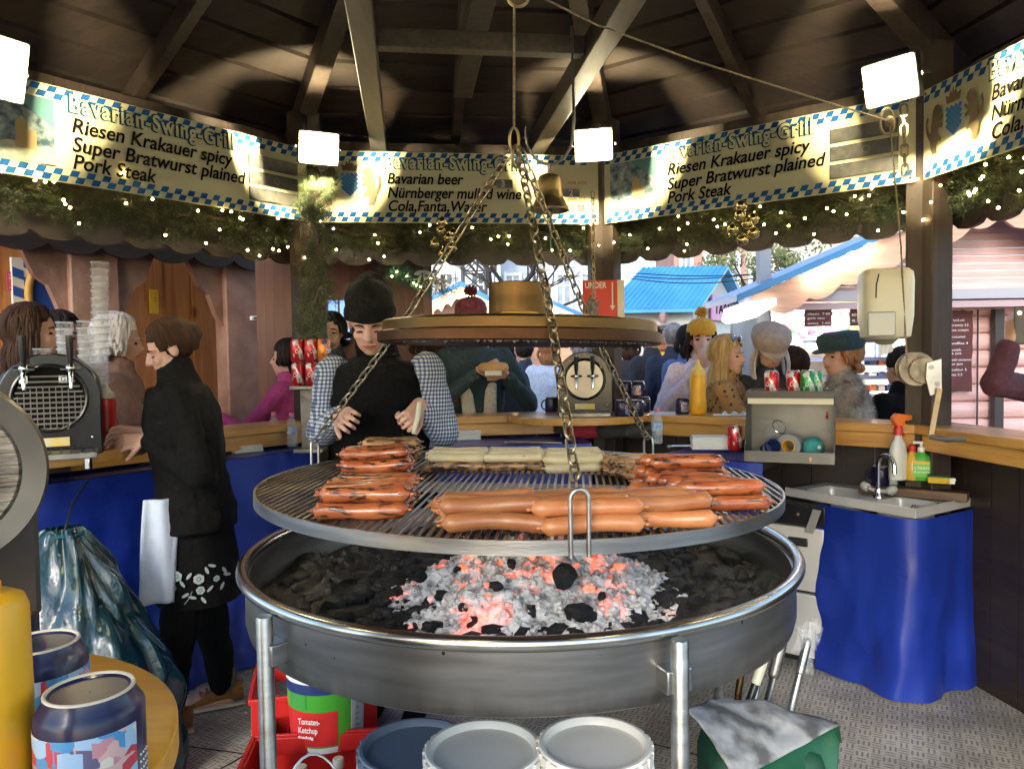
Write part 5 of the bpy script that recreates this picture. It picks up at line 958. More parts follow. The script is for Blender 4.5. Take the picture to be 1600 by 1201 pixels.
m.build('nuts', D['steel'], o, smooth=0); m = MB(); m.box((.035, -.075, -.17), (.022, .008, .20), MX.Rotation(rad(9), 3, 'Y')); ck2 = m.build('crank', M('worn crank', (.30, .20, .10), (.42, .32, .18), 14, .45, .7), o, bev=.002); m = MB(); m.tube([V((.018, -.075, -.265)), V((.06, -.12, -.27)), V((.12, -.15, -.265))], [.010, .012, .010], 10); m.build('grip', flat('plastic wrapped grip', (.10, .09, .08), .2), ck2)
chain('hanging_chain', 'rusty chain hanging down beside the right post under the floodlight', [at(1412, 165, 3.1), at(1414, 277, 3.1)], D['chain'], None, .05, .013, .004)
chain('hanging_chain', 'thin chain hanging at the centre post down to the UNDER poster', [at(926, 300, 4.0), at(928, 470, 4.0)], D['chain'], None, .04, .01, .003)
# ---------------------------------------------------------------- under the grill
def bucket(px, py, z, d, label, lidm, rnd_=0, hand=None, base=0):
    p = atz(px, py, z); h = z-base; o = thing('plastic_bucket', label, 'bucket', (p.x, p.y, base), rnd_, 'white buckets under the fire pan'); r = d/2; m = MB(); m.lathe([(.001, .002), (r*.84, .002), (r*.86, .01), (r*.95, h-.06), (r*.985, h-.058), (r*.985, h-.045), (r*.96, h-.043), (r*.97, h-.02)], 48); m.build('pail', D['white'], o)
    m = MB(); m.lathe([(.001, h-.018), (r*.86, h-.016), (r*.90, h-.004), (r*.93, h), (r*.985, h), (r*1.01, h-.006), (r*1.01, h-.028), (r*.985, h-.028)], 64)
    for i in range(26): a = 2*PI*i/26; m.box((r*1.0*math.cos(a), r*1.0*math.sin(a), h-.015), (.012, .02, .02), MX.Rotation(a, 3, 'Z'))
    m.build('lid', lidm, o); m = MB()
    hz_ = h-.05; up = hand if hand else -.12
    m.tube([V((r*1.0*math.cos(a), up*.25*math.sin(a)-(.10 if up < 0 else 0)*math.sin(a), hz_+(up)*math.sin(a))) for a in [PI*i/16 for i in range(17)]], .006, 8, flat=.5) if hand else m.tube([V((r*1.02*math.cos(a), r*1.02*math.sin(a), hz_-.05*abs(math.sin(a)))) for a in [PI+PI*i/16 for i in range(17)]], .005, 8)
    m.build('handle', D['white'], o); return o
lidw = M('milky lid', (.80, .77, .68), (.74, .71, .62), 3, .35); lidb = M('blue grey lid', (.16, .20, .26), (.20, .25, .31), 3, .4)
bucket(650, 1162, .475, .30, 'white bucket with a blue grey lid, left of the three under the fire pan', lidb); bucket(755, 1166, .57, .276, 'white bucket with cream lid, middle one of the three under the fire pan', lidw, base=.25); bucket(929, 1158, .58, .266, 'white bucket with cream lid, right one of the three beside the pan leg', lidw, base=.25)
o = thing('storage_box', 'low dark wooden box carrying the three white buckets under the pan', 'box', (.06, 1.77, 0)); m = MB(); m.box((0, 0, .235), (.64, .24, .028))
m.build('lid_board', D['beam'], o, bev=.004); m = MB(); [m.box((0, -.10, .045+.07*q), (.60, .02, .064)) for q in range(3)]; m.box((0, .10, .11), (.60, .02, .215)); m.box((-.29, 0, .11), (.02, .178, .215)); m.box((.29, 0, .11), (.02, .178, .215)); m.build('side_boards', D['beam'], o)
p = atz(500, 1330, .27); bucket(497, 1290, .33, .19, 'small white bucket with raised bail handle before the red crate', lidw, rad(35), .21)
def crate(p, rz, w_, d_, h_, label):
    o = thing('bottle_crate', label, 'crate', p, rz, 'red bottle crates under the fire pan'); m = MB(); t_ = .012
    for s in (-1, 1):
        m.box((0, s*(d_/2-t_/2), h_*.30), (w_, t_, h_*.60)); m.box((0, s*(d_/2-t_/2), h_*.92), (w_, t_, h_*.16)); m.box((s*(w_/2-t_/2), 0, h_*.30), (t_, d_-2*t_, h_*.6)); m.box((s*(w_/2-t_/2), 0, h_*.92), (t_, d_-2*t_, h_*.16))
        for q in (-1, 1): m.box((s*(w_/2-.03), q*(d_/2-t_/2), h_*.72), (.06, t_*.98, h_*.30)); m.box((s*(w_/2-t_/2), q*(d_/2-.04), h_*.72), (t_*.98, .055, h_*.3))
        m.box((0, s*(d_/2+.002), h_*.995), (w_+.012, .012, .016)); m.box((s*(w_/2+.002), 0, h_*.995), (.012, d_, .016))
    m.box((0, 0, .006), (w_-.03, d_-.03, .01)); m.build('crate_body', D['red'], o, bev=.002); m = MB()
    for i in range(1, 4): m.box((-w_/2+w_*i/4, 0, h_*.22), (.005, d_-.03, h_*.4))
    for i in range(1, 3): m.box((0, -d_/2+d_*i/3, h_*.22), (w_-.03, .005, h_*.4))
    m.build('dividers', D['red'], o); return o
cA = V((-.60, 2.16, 0)); crate(cA, rad(6), .40, .30, .33, 'near red bottle crate between the left pan leg and the buckets'); cB = V((-.70, 2.58, 0)); crate(cB, rad(14), .40, .30, .40, 'rear red bottle crate standing behind the ketchup bucket')
def bottle(p, label, h=.24):
    o = thing('glass_bottle', label, 'bottle', p, 0, 'bottles standing in the red crates'); m = MB(); m.lathe([(.001, 0), (.03, .002), (.031, .01), (.031, h*.55), (.022, h*.72), (.014, h*.82), (.0135, h*.95)], 20); m.build('bottle', M('red juice', (.25, .03, .02), rough=.12), o); m = MB(); m.lathe([(.0165, h*.90), (.017, h*.91), (.017, h*.99), (.015, h), (.001, h)], 18); m.build('cap', D['cream'], o); return o
b0_ = bottle(cA+V((-.135, .0, .012)), 'bottle with a cream cap at the left end of the near red crate', .36)
for x, y, dz, lb in ((-.135, -.09, -.06, 'lower bottle with a cream cap at the front of the near red crate'), (-.12, .38, .06, 'bottle with a cream cap in the rear red crate, beside the ketchup bucket'), (-.04, .02, -.1, 'short bottle in the near red crate behind the bail handle'), (.06, .06, -.1, 'short bottle in the right half of the near red crate')): dup(b0_, cA+V((x, y, .012+dz if dz > 0 else .0121)), label=lb).scale = (1, 1, 1+dz*2)
kp = at(512, 1150, 2.40); o = thing('ketchup_bucket', 'white bucket with a red and green tomato ketchup label in the crates', 'bucket', (kp.x, kp.y, at(508, 1150, 2.40).z), rad(12)); r = .125; h = .27; m = MB(); m.lathe([(.001, .0), (r*.88, .0), (r*.9, .01), (r, h-.03), (r+.004, h-.03), (r+.004, h), (r-.01, h+.004), (.001, h+.003)], 48); m.build('pail', D['white'], o)
def band(z0, z1, a0, a1, mt, nm, dr=.001):
    rr = lambda z: r*.9+(r-r*.9)*(z-.01)/(h-.04)+dr; m = MB(); m.lathe([(rr(z0)-.001, z0), (rr(z0), z0), (rr(z1), z1), (rr(z1)-.001, z1)], 40, a0=rad(a0), a1=rad(a1)); return m.build(nm, mt, o)
band(.02, .19, -165, -50, D['green'], 'green_label'); band(.025, .135, -165, -72, flat('label red', (.62, .02, .02)), 'red_label', .002); band(.19, .222, -165, -50, flat('label navy', (.015, .03, .14)), 'navy_band', .0015); band(.02, .22, -48, 10, flat('label text grey', (.50, .52, .54)), 'info_label', .001); band(.145, .19, -150, -118, flat('label green dark', (.05, .30, .05)), 'badge', .003)
for tx, z, w_, sz in (('Tomaten-', .105, .072, .026), ('Ketchup', .078, .062, .026), ('fruchtig', .06, .05, .012)): lettering('lettering', tx, sz, D['wht'], o, (-.083, -.111, z), w_, rot=(PI/2, 0, rad(-22)), offset=.0005)
for i in range(9): lettering('fine_print', 'zutaten wasser zucker', .010, D['ink'], o, (.058, -.096, .19-.018*i), .05, rot=(PI/2, 0, rad(30)))
# folded oilcloth and tools at right
o = thing('folded_oilcloth', 'folded silver grey oilcloth with dark green lining lying under the pan at right', 'oilcloth'); q0 = at(1190, 1155, 2.05); m = MB()
zq = .30; cn = [atz(1075, 1100, .34), atz(1300, 1128, .30), atz(1150, 1215, .22), atz(1085, 1120, .26)]
A_, B_, C2, D2 = at(1072, 1108, 2.15), at(1125, 1090, 2.35), at(1312, 1128, 2.25), at(1150, 1215, 1.95)
m.grid(lambda u, v: A_.lerp(B_, v).lerp(D2.lerp(C2, v), u)+V((0, 0, .012*math.sin(u*4)+.012*NZ.noise(V((u*4, v*4, 1))))), 30, 24); so_ = m.build('silver_side', M('silver oilcloth', (.10, .10, .095), (.42, .42, .40), 7, .4, bump=.15, bscale=40, lo=.42, hi=.56), o, smooth=180); sol = so_.modifiers.new('s', 'SOLIDIFY'); sol.thickness = .004
E_, F_ = at(1300, 1210, 2.05), at(1312, 1128, 2.25)
m = MB(); m.grid(lambda u, v: (D2+V((.0, .05, -.02))).lerp(C2+V((0, .03, -.01)), v).lerp(E_.lerp(at(1316, 1150, 2.25), v)+V((0, .0, -.10*(1-v))), u)+V((0, 0, .035*math.sin(v*8+u*2)*u)), 30, 24); g_ = m.build('green_lining', M('green lining', (.010, .075, .035), (.015, .10, .045), 6, .5, bump=.1), o, smooth=180); sol = g_.modifiers.new('s', 'SOLIDIFY'); sol.thickness = .004
m = MB(); m.box((A_+C2)/2+V((-.0, .05, -.20)), (.34, .26, .22)); m.build('roll_core', M('green lining deep', (.010, .06, .03), rough=.6), o, bev=.05)
for i, (x0, y0, x1, y1, Y, r_, mt, lb) in enumerate(((1236, 1108, 1262, 1000, 2.5, .013, 'steel', 'steel tool handle wrapped in clear film, rightmost of the tools under the pan'), (1196, 1106, 1222, 1000, 2.45, .017, 'steeld', 'wide steel scraper blade leaning among the tools under the pan'), (1168, 1104, 1200, 1010, 2.4, .014, 'black', 'black handled tool with a cream band leaning under the pan'), (1150, 1102, 1160, 1040, 2.5, .010, 'brass', 'thin brass rod leaning at the left of the tools under the pan'), (1178, 1100, 1188, 1050, 2.55, .008, 'steel', 'thin steel rod leaning between the tools under the pan'))):
    a, b_ = at(x0, y0, Y), at(x1, y1, Y+.05); d = (b_-a); a2 = a-d*((a.z-.01)/d.z if abs(d.z) > .01 else 0); o = thing('grill_tool', lb, 'grill tool', a2, 0, 'grill tools leaning under the pan'); m = MB(); m.tube([V((0, 0, 0)), (b_-a2)*.5, b_-a2], [r_*.8, r_, r_*.9], 10, flat=.6 if i == 1 else 1); m.build('shaft', D[mt], o)
    m = MB(); m.cap((b_-a2)*.80, (b_-a2)*.99, r_*1.15, 10); m.build('grip', D['cream'] if i == 2 else D[mt], o)
    if i == 0: m = MB(); m.ell(b_-a2, (.028, .02, .05), n=14, m=10); m.v = [(x*(1+.3*NZ.noise(V((x*60, y*60, z*60)))), y, z*(1+.3*NZ.noise(V((x*50, 2, z*50))))) for x, y, z in m.v]; m.build('film_wrap', D['glass'], o)
# bin bag
o = thing('bin_bag', 'big shiny teal plastic bin bag hanging below the left counter', 'bin bag'); t0 = at(88, 752, 2.62); m = MB()
def bag(u, v):
    a = 2*PI*u; z = .90*(1-v)+.02; w_ = .045+.155*min(1, v*1.8)**.8+.06*v; x = w_*math.cos(a)*1.25; y = w_*math.sin(a)*.8; n_ = NZ.noise(V((math.cos(a)*1.6, math.sin(a)*1.6, v*3.2)))*.07+NZ.noise(V((math.cos(a)*4, math.sin(a)*4, v*7)))*.035+abs(NZ.noise(V((math.cos(a)*3+v*3, math.sin(a)*3, v*2.5+5))))*.05
    k_ = 1+n_/max(w_, .06)*.7; return V((t0.x+.02+.05*v+x*k_, t0.y+y*k_, z))
m.grid(bag, 110, 80); m.build('bag', M('shiny teal film', (.002, .022, .03), (.004, .036, .045), 3, .2, bump=.35, bscale=14, coat=.1), o, smooth=180); m = MB(); m.tube([V((t0.x+.02+.062*math.cos(a), t0.y+.045*math.sin(a), .90)) for a in [2*PI*i/20 for i in range(20)]], .008, 6, close=True); m.build('gathered_neck', M('shiny teal neck', (.008, .075, .095), rough=.2), o)
m = MB(); m.tube([V((t0.x+.02, t0.y, .90)), V((t0.x+.02, t0.y+.06, 1.0)), V((t0.x+.02, t0.y+.16, 1.06))], .004, 6); m.build('tie_cord', D['black'], o)
o = thing('bag_clip', 'small chrome clamp on the blue cover below the left counter', 'clamp', at(138, 722, 2.80)); m = MB(); m.box((0, 0, 0), (.02, .02, .05)); m.build('jaw', D['chrome'], o, bev=.003); m = MB(); m.tube([V((0, 0, .02)), V((.02, -.01, .04)), V((.03, -.01, .05))], .005); m.build('lever', D['chrome'], o)
# card reader on the left counter
o = thing('card_holder', 'small dark card holder with white slips on the left counter behind the woman', 'card holder', onb_ if False else on(232, 672), rad(35)); m = MB(); m.box((0, 0, .02), (.12, .08, .04)); m.build('holder', D['black'], o, bev=.004); m = MB(); m.box((.02, 0, .045), (.07, .06, .006), MX.Rotation(.2, 3, 'X')); m.build('slips', D['paper'], o)
for i, (px, py, lb) in enumerate(((1140, 640, 'stack of pale blue napkins on the back counter right of the mustard bottle'),)):
    o = thing('napkin_stack', lb, 'napkins', on(px, py), rad(-15)); m = MB(); 
    for j in range(3): m.prism([(-.05+j*.05, 0), (0+j*.05, 0), (-.025+j*.05, .022)], -.04, .04)
    m.build('folded_napkins', flat('pale blue paper', (.45, .55, .68), .8), o, smooth=0); m = MB(); m.box((0, 0, .002), (.17, .09, .004)); m.build('plate', D['wht'], o)
# ---------------------------------------------------------------- the market outside
def onbay(k, px, py, r):                          # where a photo pixel meets a plane parallel to bay k
    d = ray(px, py); p = phi(k); n = V((math.sin(p), math.cos(p), 0)); o = V((0, 0, CAMZ)); s = (r-(o-HC).dot(n))/d.dot(n); return tobay(k, o+d*s)
def planks(m, x0, x1, z0, z1, y, n, vertical=True, th=.03, gap=.006, rnd=random.Random(1)):
    for i in range(n):
        dy = rnd.uniform(-.004, .004)
        if vertical: w_ = (x1-x0)/n; m.box((x0+w_*(i+.5), y+dy, (z0+z1)/2), (w_-gap, th, z1-z0))
        else: h = (z1-z0)/n; m.box(((x0+x1)/2, y+dy, z0+h*(i+.5)), (x1-x0, th, h-gap))
def scallop(x0, x1, z0, z1, n, amp):
    p = [(x1, z1), (x0, z1)]
    for i in range(n):
        for j in range(8):
            u = (i+j/8)/n; p.append((x0+(x1-x0)*u, z0+amp*(1-math.sin(PI*j/8)**.7)))
    p.append((x1, z0+amp)); return p
D['stallw'] = wood('orange stained boards', (.30, .10, .025), (.46, .19, .055), 2, .8, .4)
D['mauve'] = M('mauve painted timber', (.19, .10, .065), (.29, .165, .115), 8, .6, bump=.3, bscale=20)
D['redw'] = wood('dark red brown boards', (.075, .022, .012), (.13, .045, .022), 2, .8, .45)
k = -2; L0 = onbay(k, -60, 500, 3.3).x; L1 = onbay(k, 412, 500, 3.3).x
st = bay_thing(k, 'wooden_stall', 'orange brown wooden stall with mauve pillars and blue white lozenge panel behind the left counter', 'market stall')
m = MB(); planks(m, L0-.6, L1+.3, -.15, 3.1, 3.5, 26, gap=-.001); m.build('wall', D['stallw'], st, smooth=0)
for a, c in ((104, 180), (345, 410)):
    x0, x1 = onbay(k, a, 500, 3.2).x, onbay(k, c, 500, 3.2).x; m = MB(); m.box(((x0+x1)/2, 3.2, 1.4), (x1-x0, .14, 3.1)); m.build('pillar', D['mauve'], st, bev=.01)
    for s in (-1, 1):
        xx = x0 if s < 0 else x1; m = MB(); pts = [(xx, 1.72), (xx, 2.35), (xx+s*.34, 2.35), (xx+s*.24, 2.15), (xx+s*.17, 1.98), (xx+s*.10, 1.93), (xx+s*.05, 1.80)]; m.prism(pts, 3.17, 3.22); m.build('bracket', D['mauve'], st, smooth=0)
m = MB(); m.prism(scallop(L0-.5, L1+.2, 2.10, 2.5, 9, .05), 3.08, 3.11); m.build('scalloped_valance', D['fascia'], st, smooth=0)
x0, x1 = onbay(k, 20, 450, 3.44).x, onbay(k, 105, 450, 3.44).x; z0, z1 = onbay(k, 60, 520, 3.44).z, onbay(k, 60, 405, 3.44).z
m = MB(); m.box(((x0+x1)/2, 3.455, (z0+z1)/2), (x1-x0, .03, z1-z0)); lp = m.build('lozenge_panel', flat('panel white', (.62, .60, .52)), st)
m = MB(); w_ = (x1-x0)/5
for i in range(5):
    for j in range(8):
        if (i+j) % 2 == 0:
            cx, cz = x0+w_*(i+.5), z0+(z1-z0)*(j+.5)/8; h = (z1-z0)/8; m.add([V((cx-w_/2, 3.437, cz-h/2)), V((cx+w_/2, 3.437, cz-h/2-.02)), V((cx+w_/2, 3.437, cz+h/2-.02)), V((cx-w_/2, 3.437, cz+h/2))], [(0, 1, 2, 3)])
m.build('lozenges', flat('panel blue', (.02, .075, .32)), lp, smooth=0)
p = onbay(k, 84, 462, 3.41); m = MB(); m.tube([V((p.x+.13*math.cos(a), 3.42, p.z+.20*math.sin(a))) for a in [2*PI*i/30 for i in range(30)]], .022, 8, close=True); m.build('yellow_ring', flat('ochre paint', (.50, .28, .05)), lp, smooth=60)
m = MB(); m.prism([(p.x+.12*math.cos(a), p.z+.19*math.sin(a)) for a in [2*PI*i/24 for i in range(24)]], 3.425, 3.432); m.build('blue_disc', flat('panel blue', (.02, .075, .32)), lp, smooth=0)
def poster(k, r, pxs, c, nm, label, lines=()):
    a, b = onbay(k, pxs[0], pxs[1], r), onbay(k, pxs[2], pxs[3], r); o = bay_thing(k, nm, label, 'poster'); m = MB(); m.box(((a.x+b.x)/2, r, (a.z+b.z)/2), (b.x-a.x, .006, a.z-b.z)); m.build('sheet', c, o)
    for tx, u, v, wf, sz, mt in lines: lettering('lettering', tx, sz*(a.z-b.z), mt, o, (a.x+(b.x-a.x)*u, r-.005, b.z+(a.z-b.z)*v), (b.x-a.x)*wf)
    return o
poster(k, 3.46, (233, 452, 248, 490), flat('yellow notice', (.72, .43, .02)), 'notice', 'small yellow notice on the orange stall wall', [('11', .5, .78, .25, .12, D['ink']), ('bar', .45, .62, .4, .10, D['ink']), ('open', .45, .5, .4, .10, D['ink'])])
poster(k, 3.46, (10, 424, 36, 455), flat('pink notice', (.50, .06, .10)), 'notice', 'pink poster on the stall wall above the dark haired women', [('UNDER', .1, .78, .7, .13, D['wht']), ('SET', .1, .6, .4, .13, D['wht']), ('market map', .1, .12, .7, .10, D['wht'])])
poster(k, 3.46, (20, 468, 38, 482), flat('white notice', (.60, .57, .50)), 'notice', 'small white notice below the pink poster', [('hours', .1, .6, .8, .22, D['ink']), ('12 - 22', .1, .25, .8, .22, D['ink'])])
m = MB(); p = onbay(k, 398, 497, 3.11); m.box((p.x, 3.12, p.z), (.05, .02, .03)); o = bay_thing(k, 'light_switch', 'small white socket box on the mauve pillar', 'switch'); m.build('plate', D['white'], o, bev=.003); m = MB(); m.box((p.x+.005, 3.108, p.z), (.022, .006, .014)); m.build('rocker', D['black'], o)
# dark hut behind the man
k = -1; r = 2.9; x0, x1 = onbay(k, 402, 500, r).x+.3, onbay(k, 664, 500, r).x
dh = bay_thing(k, 'dark_stall', 'dark red brown wooden stall with a lit window behind the man in beanie', 'market stall')
wz0, wz1 = onbay(k, 520, 532, r).z, onbay(k, 520, 468, r).z; wx0, wx1 = onbay(k, 512, 500, r).x, onbay(k, 548, 500, r).x
m = MB(); m.box(((x0+x1)/2-.15, r+.06, 2.0), (x1-x0+.3, .02, 1.4)) if 0 else None; planks(m, x0-.3, wx0, -.15, 2.9, r, 8, gap=-.001); planks(m, wx1, x1, -.15, 2.9, r, 6, gap=-.001); planks(m, wx0-.004, wx1+.004, -.15, wz0, r, 2, gap=-.001); planks(m, wx0-.004, wx1+.004, wz1, 2.9, r, 2, gap=-.001); m.build('wall', D['redw'], dh, smooth=0)
m = MB(); 
for i in range(3): m.box((wx0+(wx1-wx0)*i/2, r-.01, (wz0+wz1)/2), (.012, .035, wz1-wz0))
for i in range(3): m.box(((wx0+wx1)/2, r-.01, wz0+(wz1-wz0)*i/2), (wx1-wx0, .034, .012))
wf = m.build('window_frame', D['mauve'], dh); m = MB(); m.box(((wx0+wx1)/2, r+.03, (wz0+wz1)/2), (wx1-wx0, .006, wz1-wz0)); m.build('pane', M('lit blue pane', (.10, .2, .4), emis=(.25, .45, 1), estr=.5, rough=.1), wf)
m = MB(); m.box(((x0+x1)/2+.05, r-.28, 2.30), (x1-x0+.5, .7, .10)); m.box(((x0+x1)/2+.05, r-.62, 2.22), (x1-x0+.5, .03, .26)); m.build('eave', D['fascia'], dh)
m = MB(); m.box((x1+.02, r-.02, 1.35), (.06, .10, 3.0)); m.build('corner_post', D['mauve'], dh, bev=.004)
o = thing('stall_garland', 'fir garland with white bows on the eave of the dark stall', 'garland'); m = MB(); rnd = random.Random(5); pts = [at(605+95*i/20, 424+26*(i/20)**1.6, 4.9) for i in range(21)]
for i in range(260):
    p = pts[rnd.randrange(21)]; q = V((rnd.uniform(-1, 1), rnd.uniform(-1, .3), rnd.uniform(-1, .6))).normalized(); needles(m, p+q*rnd.uniform(0, .05), q, rnd, .04, 12)
m.build('foliage', M('blue green needles', (.015, .09, .075), (.04, .16, .12), 12, .6), o, smooth=0, fix=False)
for px, py in ((660, 428), (687, 440)):
    p = at(px, py, 4.82); m = MB()
    for s in (-1, 1): m.ell(p+V((s*.025, 0, .008)), (.028, .010, .014), MX.Rotation(s*.4, 3, 'Y')); m.ell(p+V((s*.018, 0, -.03)), (.009, .006, .03), MX.Rotation(-s*.4, 3, 'Y'))
    m.build('bow', D['wht'], o)
for i in range(7): b = link('bulb', bulb_me, o); b.location = pts[2+i*2]+V((rnd.uniform(-.03, .03), -.06, rnd.uniform(-.06, .03)))
# far facades
def facade(name, label, x0, x1, y, h, wallm, rows, cols, wm, z0=-.16, ww=.45, wh=.55, trim=None):
    o = thing(name, label, 'building', ((x0+x1)/2, y, 0)); W = x1-x0; m = MB(); m.box((0, 2, (h+z0)/2), (W, 4, h-z0)); m.build('wall', wallm, o, smooth=0)
    m = MB(); m.box((0, -.05, h+.1), (W+.3, .5, .25)); m.build('cornice', trim or wallm, o)
    for i in range(cols):
        for j in range(rows):
            cw, ch = W/cols, (h-.6)/rows; cx, cz = -W/2+cw*(i+.5), .5+ch*(j+.5); m = MB()
            for s in (-1, 1): m.box((cx+s*cw*ww/2, -.06, cz), (.12, .14, ch*wh+.2)); m.box((cx, -.06, cz+s*ch*wh/2), (cw*ww, .13, .12))
            m.box((cx, -.03, cz), (.06, .05, ch*wh)); m.box((cx, -.03, cz+ch*.08), (cw*ww, .045, .06))
            f_ = m.build('window', trim or D['white'], o); m = MB(); m.box((cx, -.008, cz), (cw*ww-.05, .012, ch*wh-.05)); m.build('pane', wm, f_)
    return o
gl = M('dusk window pane', (.16, .20, .27), (.32, .38, .48), 2, .12); gl2 = M('dark window pane', (.03, .04, .06), rough=.1)
facade('town_house', 'pale grey town house with sash windows far behind the bronze hood', -6.2, -.6, 27, 9.5, M('pale render', (.52, .54, .57), (.60, .62, .66), 2, .8), 4, 5, gl2)
facade('stone_house', 'light stone building with wide windows far behind the dark tap machine', -.4, 3.6, 30, 10, M('blue grey stone', (.42, .46, .53), (.52, .56, .62), 3, .8), 4, 4, gl, ww=.6)
facade('brick_house', 'pink brick house with white windows far above the blue roofed hut', 6.7, 9.6, 31, 9, M('pink brick', (.40, .20, .16), (.48, .27, .22), 3, .8), 3, 3, gl)
facade('yellow_house', 'cream house behind the bush right of the blue roofed hut', 9.8, 16, 32, 11, M('cream render', (.50, .47, .38), (.56, .53, .45), 2, .8), 4, 6, gl)
o = thing('scaffold_tower', 'dark lattice tower standing in front of the pale town house', 'scaffold', (-.95, 20, -.16)); m = MB()
for x in (-.3, .3):
    for y in (-.3, .3): m.tube([V((x, y, 0)), V((x, y, 6))], .035, 6)
for i in range(11):
    z = i*.55
    for y in (-.3, .3): m.tube([V((-.3, y, z)), V((.3, y, z+.55))], .02, 5); m.tube([V((.3, y, z)), V((-.3, y, z+.55))], .02, 5); m.tube([V((-.3, y, z)), V((.3, y, z))], .02, 5)
m.build('lattice', flat('dark steel frame', (.05, .055, .065)), o)
def bare_tree(x, y, h, label, seed):
    o = thing('bare_tree', label, 'tree', (x, y, -.16)); rnd = random.Random(seed); tr = MB(); tr.tube([V((0, 0, 0)), V((.05, 0, h*.25)), V((.0, 0, h*.5))], [.16, .13, .10], 8); tr.build('trunk', D['beam'], o); m = MB()
    def br(p, d, L, r, n):
        q = p+d*L; mid = p.lerp(q, .5)+V((rnd.uniform(-1, 1), rnd.uniform(-1, 1), rnd.uniform(-1, 1)))*L*.08; m.tube([p, mid, q], [r, r*.8, r*.6], 5, caps=False)
        if n:
            for _ in range(rnd.choice((2, 3, 3))): br(p.lerp(q, rnd.uniform(.6, 1)), (d+V((rnd.uniform(-.8, .8), rnd.uniform(-.8, .8), rnd.uniform(-.2, .6)))).normalized(), L*rnd.uniform(.6, .85), r*.6, n-1)
    for i in range(5): a = i*1.3; br(V((0, 0, h*(.32+.04*i))), V((math.cos(a)*.7, math.sin(a)*.7, .6)).normalized(), h*.17, .07, 4)
    m.build('branches', D['beam'], o, smooth=0, fix=False); return o
bare_tree(.2, 17, 6.5, 'bare winter tree in front of the far pale houses', 4)
o = thing('leafy_tree', 'leafy green tree behind the blue roofed hut', 'tree', at(1180, 554, 22)*1.0); o.location.z = -.16; rnd = random.Random(6); tr = MB(); tr.tube([V((0, 0, 0)), V((.1, 0, 2.2)), V((0, 0, 4.0))], [.18, .14, .06], 8)
for a in range(6): tr.tube([V((0, 0, 1.5+a*.3)), V((math.cos(a*2)*.9, math.sin(a*2)*.9, 2.4+a*.35))], [.06, .02], 5)
tr.build('trunk', D['beam'], o); m = MB(); cl = [(V((rnd.uniform(-1.4, 1.6), rnd.uniform(-1, 1), rnd.uniform(1.8, 4.8))), rnd.uniform(.35, .6)) for _ in range(26)]
for i in range(5200):
    c, r_ = rnd.choice(cl); q = V((rnd.gauss(0, 1), rnd.gauss(0, 1), rnd.gauss(0, 1))).normalized(); p = c+q*r_*rnd.uniform(.5, 1); a = q.orthogonal().normalized()*.055; b_ = q.cross(a); m.add([p-a, p+b_*.6, p+a, p-b_*.6], [(0, 1, 2, 3)])
m.build('crown', M('autumn leaves', (.06, .10, .035), (.20, .20, .06), 2.5, .6), o, smooth=0, fix=False)
for i, (y0, y1) in enumerate(((425, 428), (430, 424), (433, 429))):
    a, c = at(975, y0, 11), at(1230, y1-4, 10.5); m = MB(); m.tube(arc(a, c, .06+.03*i, 14), .008, 5); o = m.build('overhead_cable', D['black'], smooth=60); tag(o, ('top', 'middle', 'lowest')[i]+' black cable strung above the blue roofed hut', 'cable', 'cables above the blue roofed hut')
# chalets
bulb2 = MB().ell((0, 0, 0), .035, n=10, m=8).mesh('bulb', emit('festoon bulb', (1, .82, .62), 16))
roofb = M('blue metal roof', (.035, .17, .36), (.05, .23, .44), 2, .35, metal=.2)
def gable(name, label, x0, x1, y, ze, za, depth, wallm, trimm, nb, base=-.16, bs=1.0, apex=None):
    o = thing(name, label, 'market stall', ((x0+x1)/2, y, 0)); W = x1-x0; ax = 0 if apex is None else apex-(x0+x1)/2; m = MB(); m.prism([(-W/2, base), (W/2, base), (W/2, ze), (ax, za), (-W/2, ze)], 0, depth); m.build('wall', wallm, o, smooth=0)
    for s in (-1, 1):
        ex = s*(W/2+.25); sl_ = (za-ze)/(abs(s*W/2-ax)); ez = ze-.25*sl_; m = MB(); m.prism([(ax, za+.02), (ex, ez+.02), (ex, ez+.09), (ax, za+.09)], -.35, depth+.2)
        for i in range(int(depth/.25)): m.prism([(ax, za+.09), (ex, ez+.09), (ex, ez+.12), (ax, za+.12)], -.33+i*.25, -.30+i*.25)
        m.build('roof', roofb, o, smooth=0)
        pol = [(ax, za+.02), (ex, ez+.02)]; n = 6
        for i in range(n*4+1):
            u = 1-i/(n*4); z_ = abs(math.sin(u*n*PI)); pol.append((ax+(ex-ax)*u, za+(ez-za)*u-.16-.10*(1-z_)))
        m = MB(); m.prism(pol, -.40, -.37); m.build('barge_board', trimm, o, smooth=0)
        for i in range(nb):
            u = (i+.6)/nb; b = link('bulb', bulb2, o); b.location = (ax+(ex-ax)*u, -.45, za+(ez-za)*u-.10); b.scale = (bs,)*3
    return o
D['orangew'] = wood('glow tinted boards', (.52, .26, .16), (.66, .38, .25), 0, .8, .5)  # orange glow of the bulbs is put into the board colour
D['pinkw'] = wood('pink painted logs', (.60, .34, .30), (.74, .47, .43), 0, .7, .5)
D['creamw'] = wood('cream boards', (.50, .46, .40), (.60, .56, .50), 0, .6, .55)
a, b, c = at(655, 482, 14), at(782, 482, 14), at(722, 452, 14); gable('market_chalet', 'small blue roofed chalet with gable bulbs, left above the bronze hood', a.x, b.x, 14, a.z-.05, c.z, 2.5, D['orangew'], D['orangew'], 4, apex=c.x, bs=1.3)
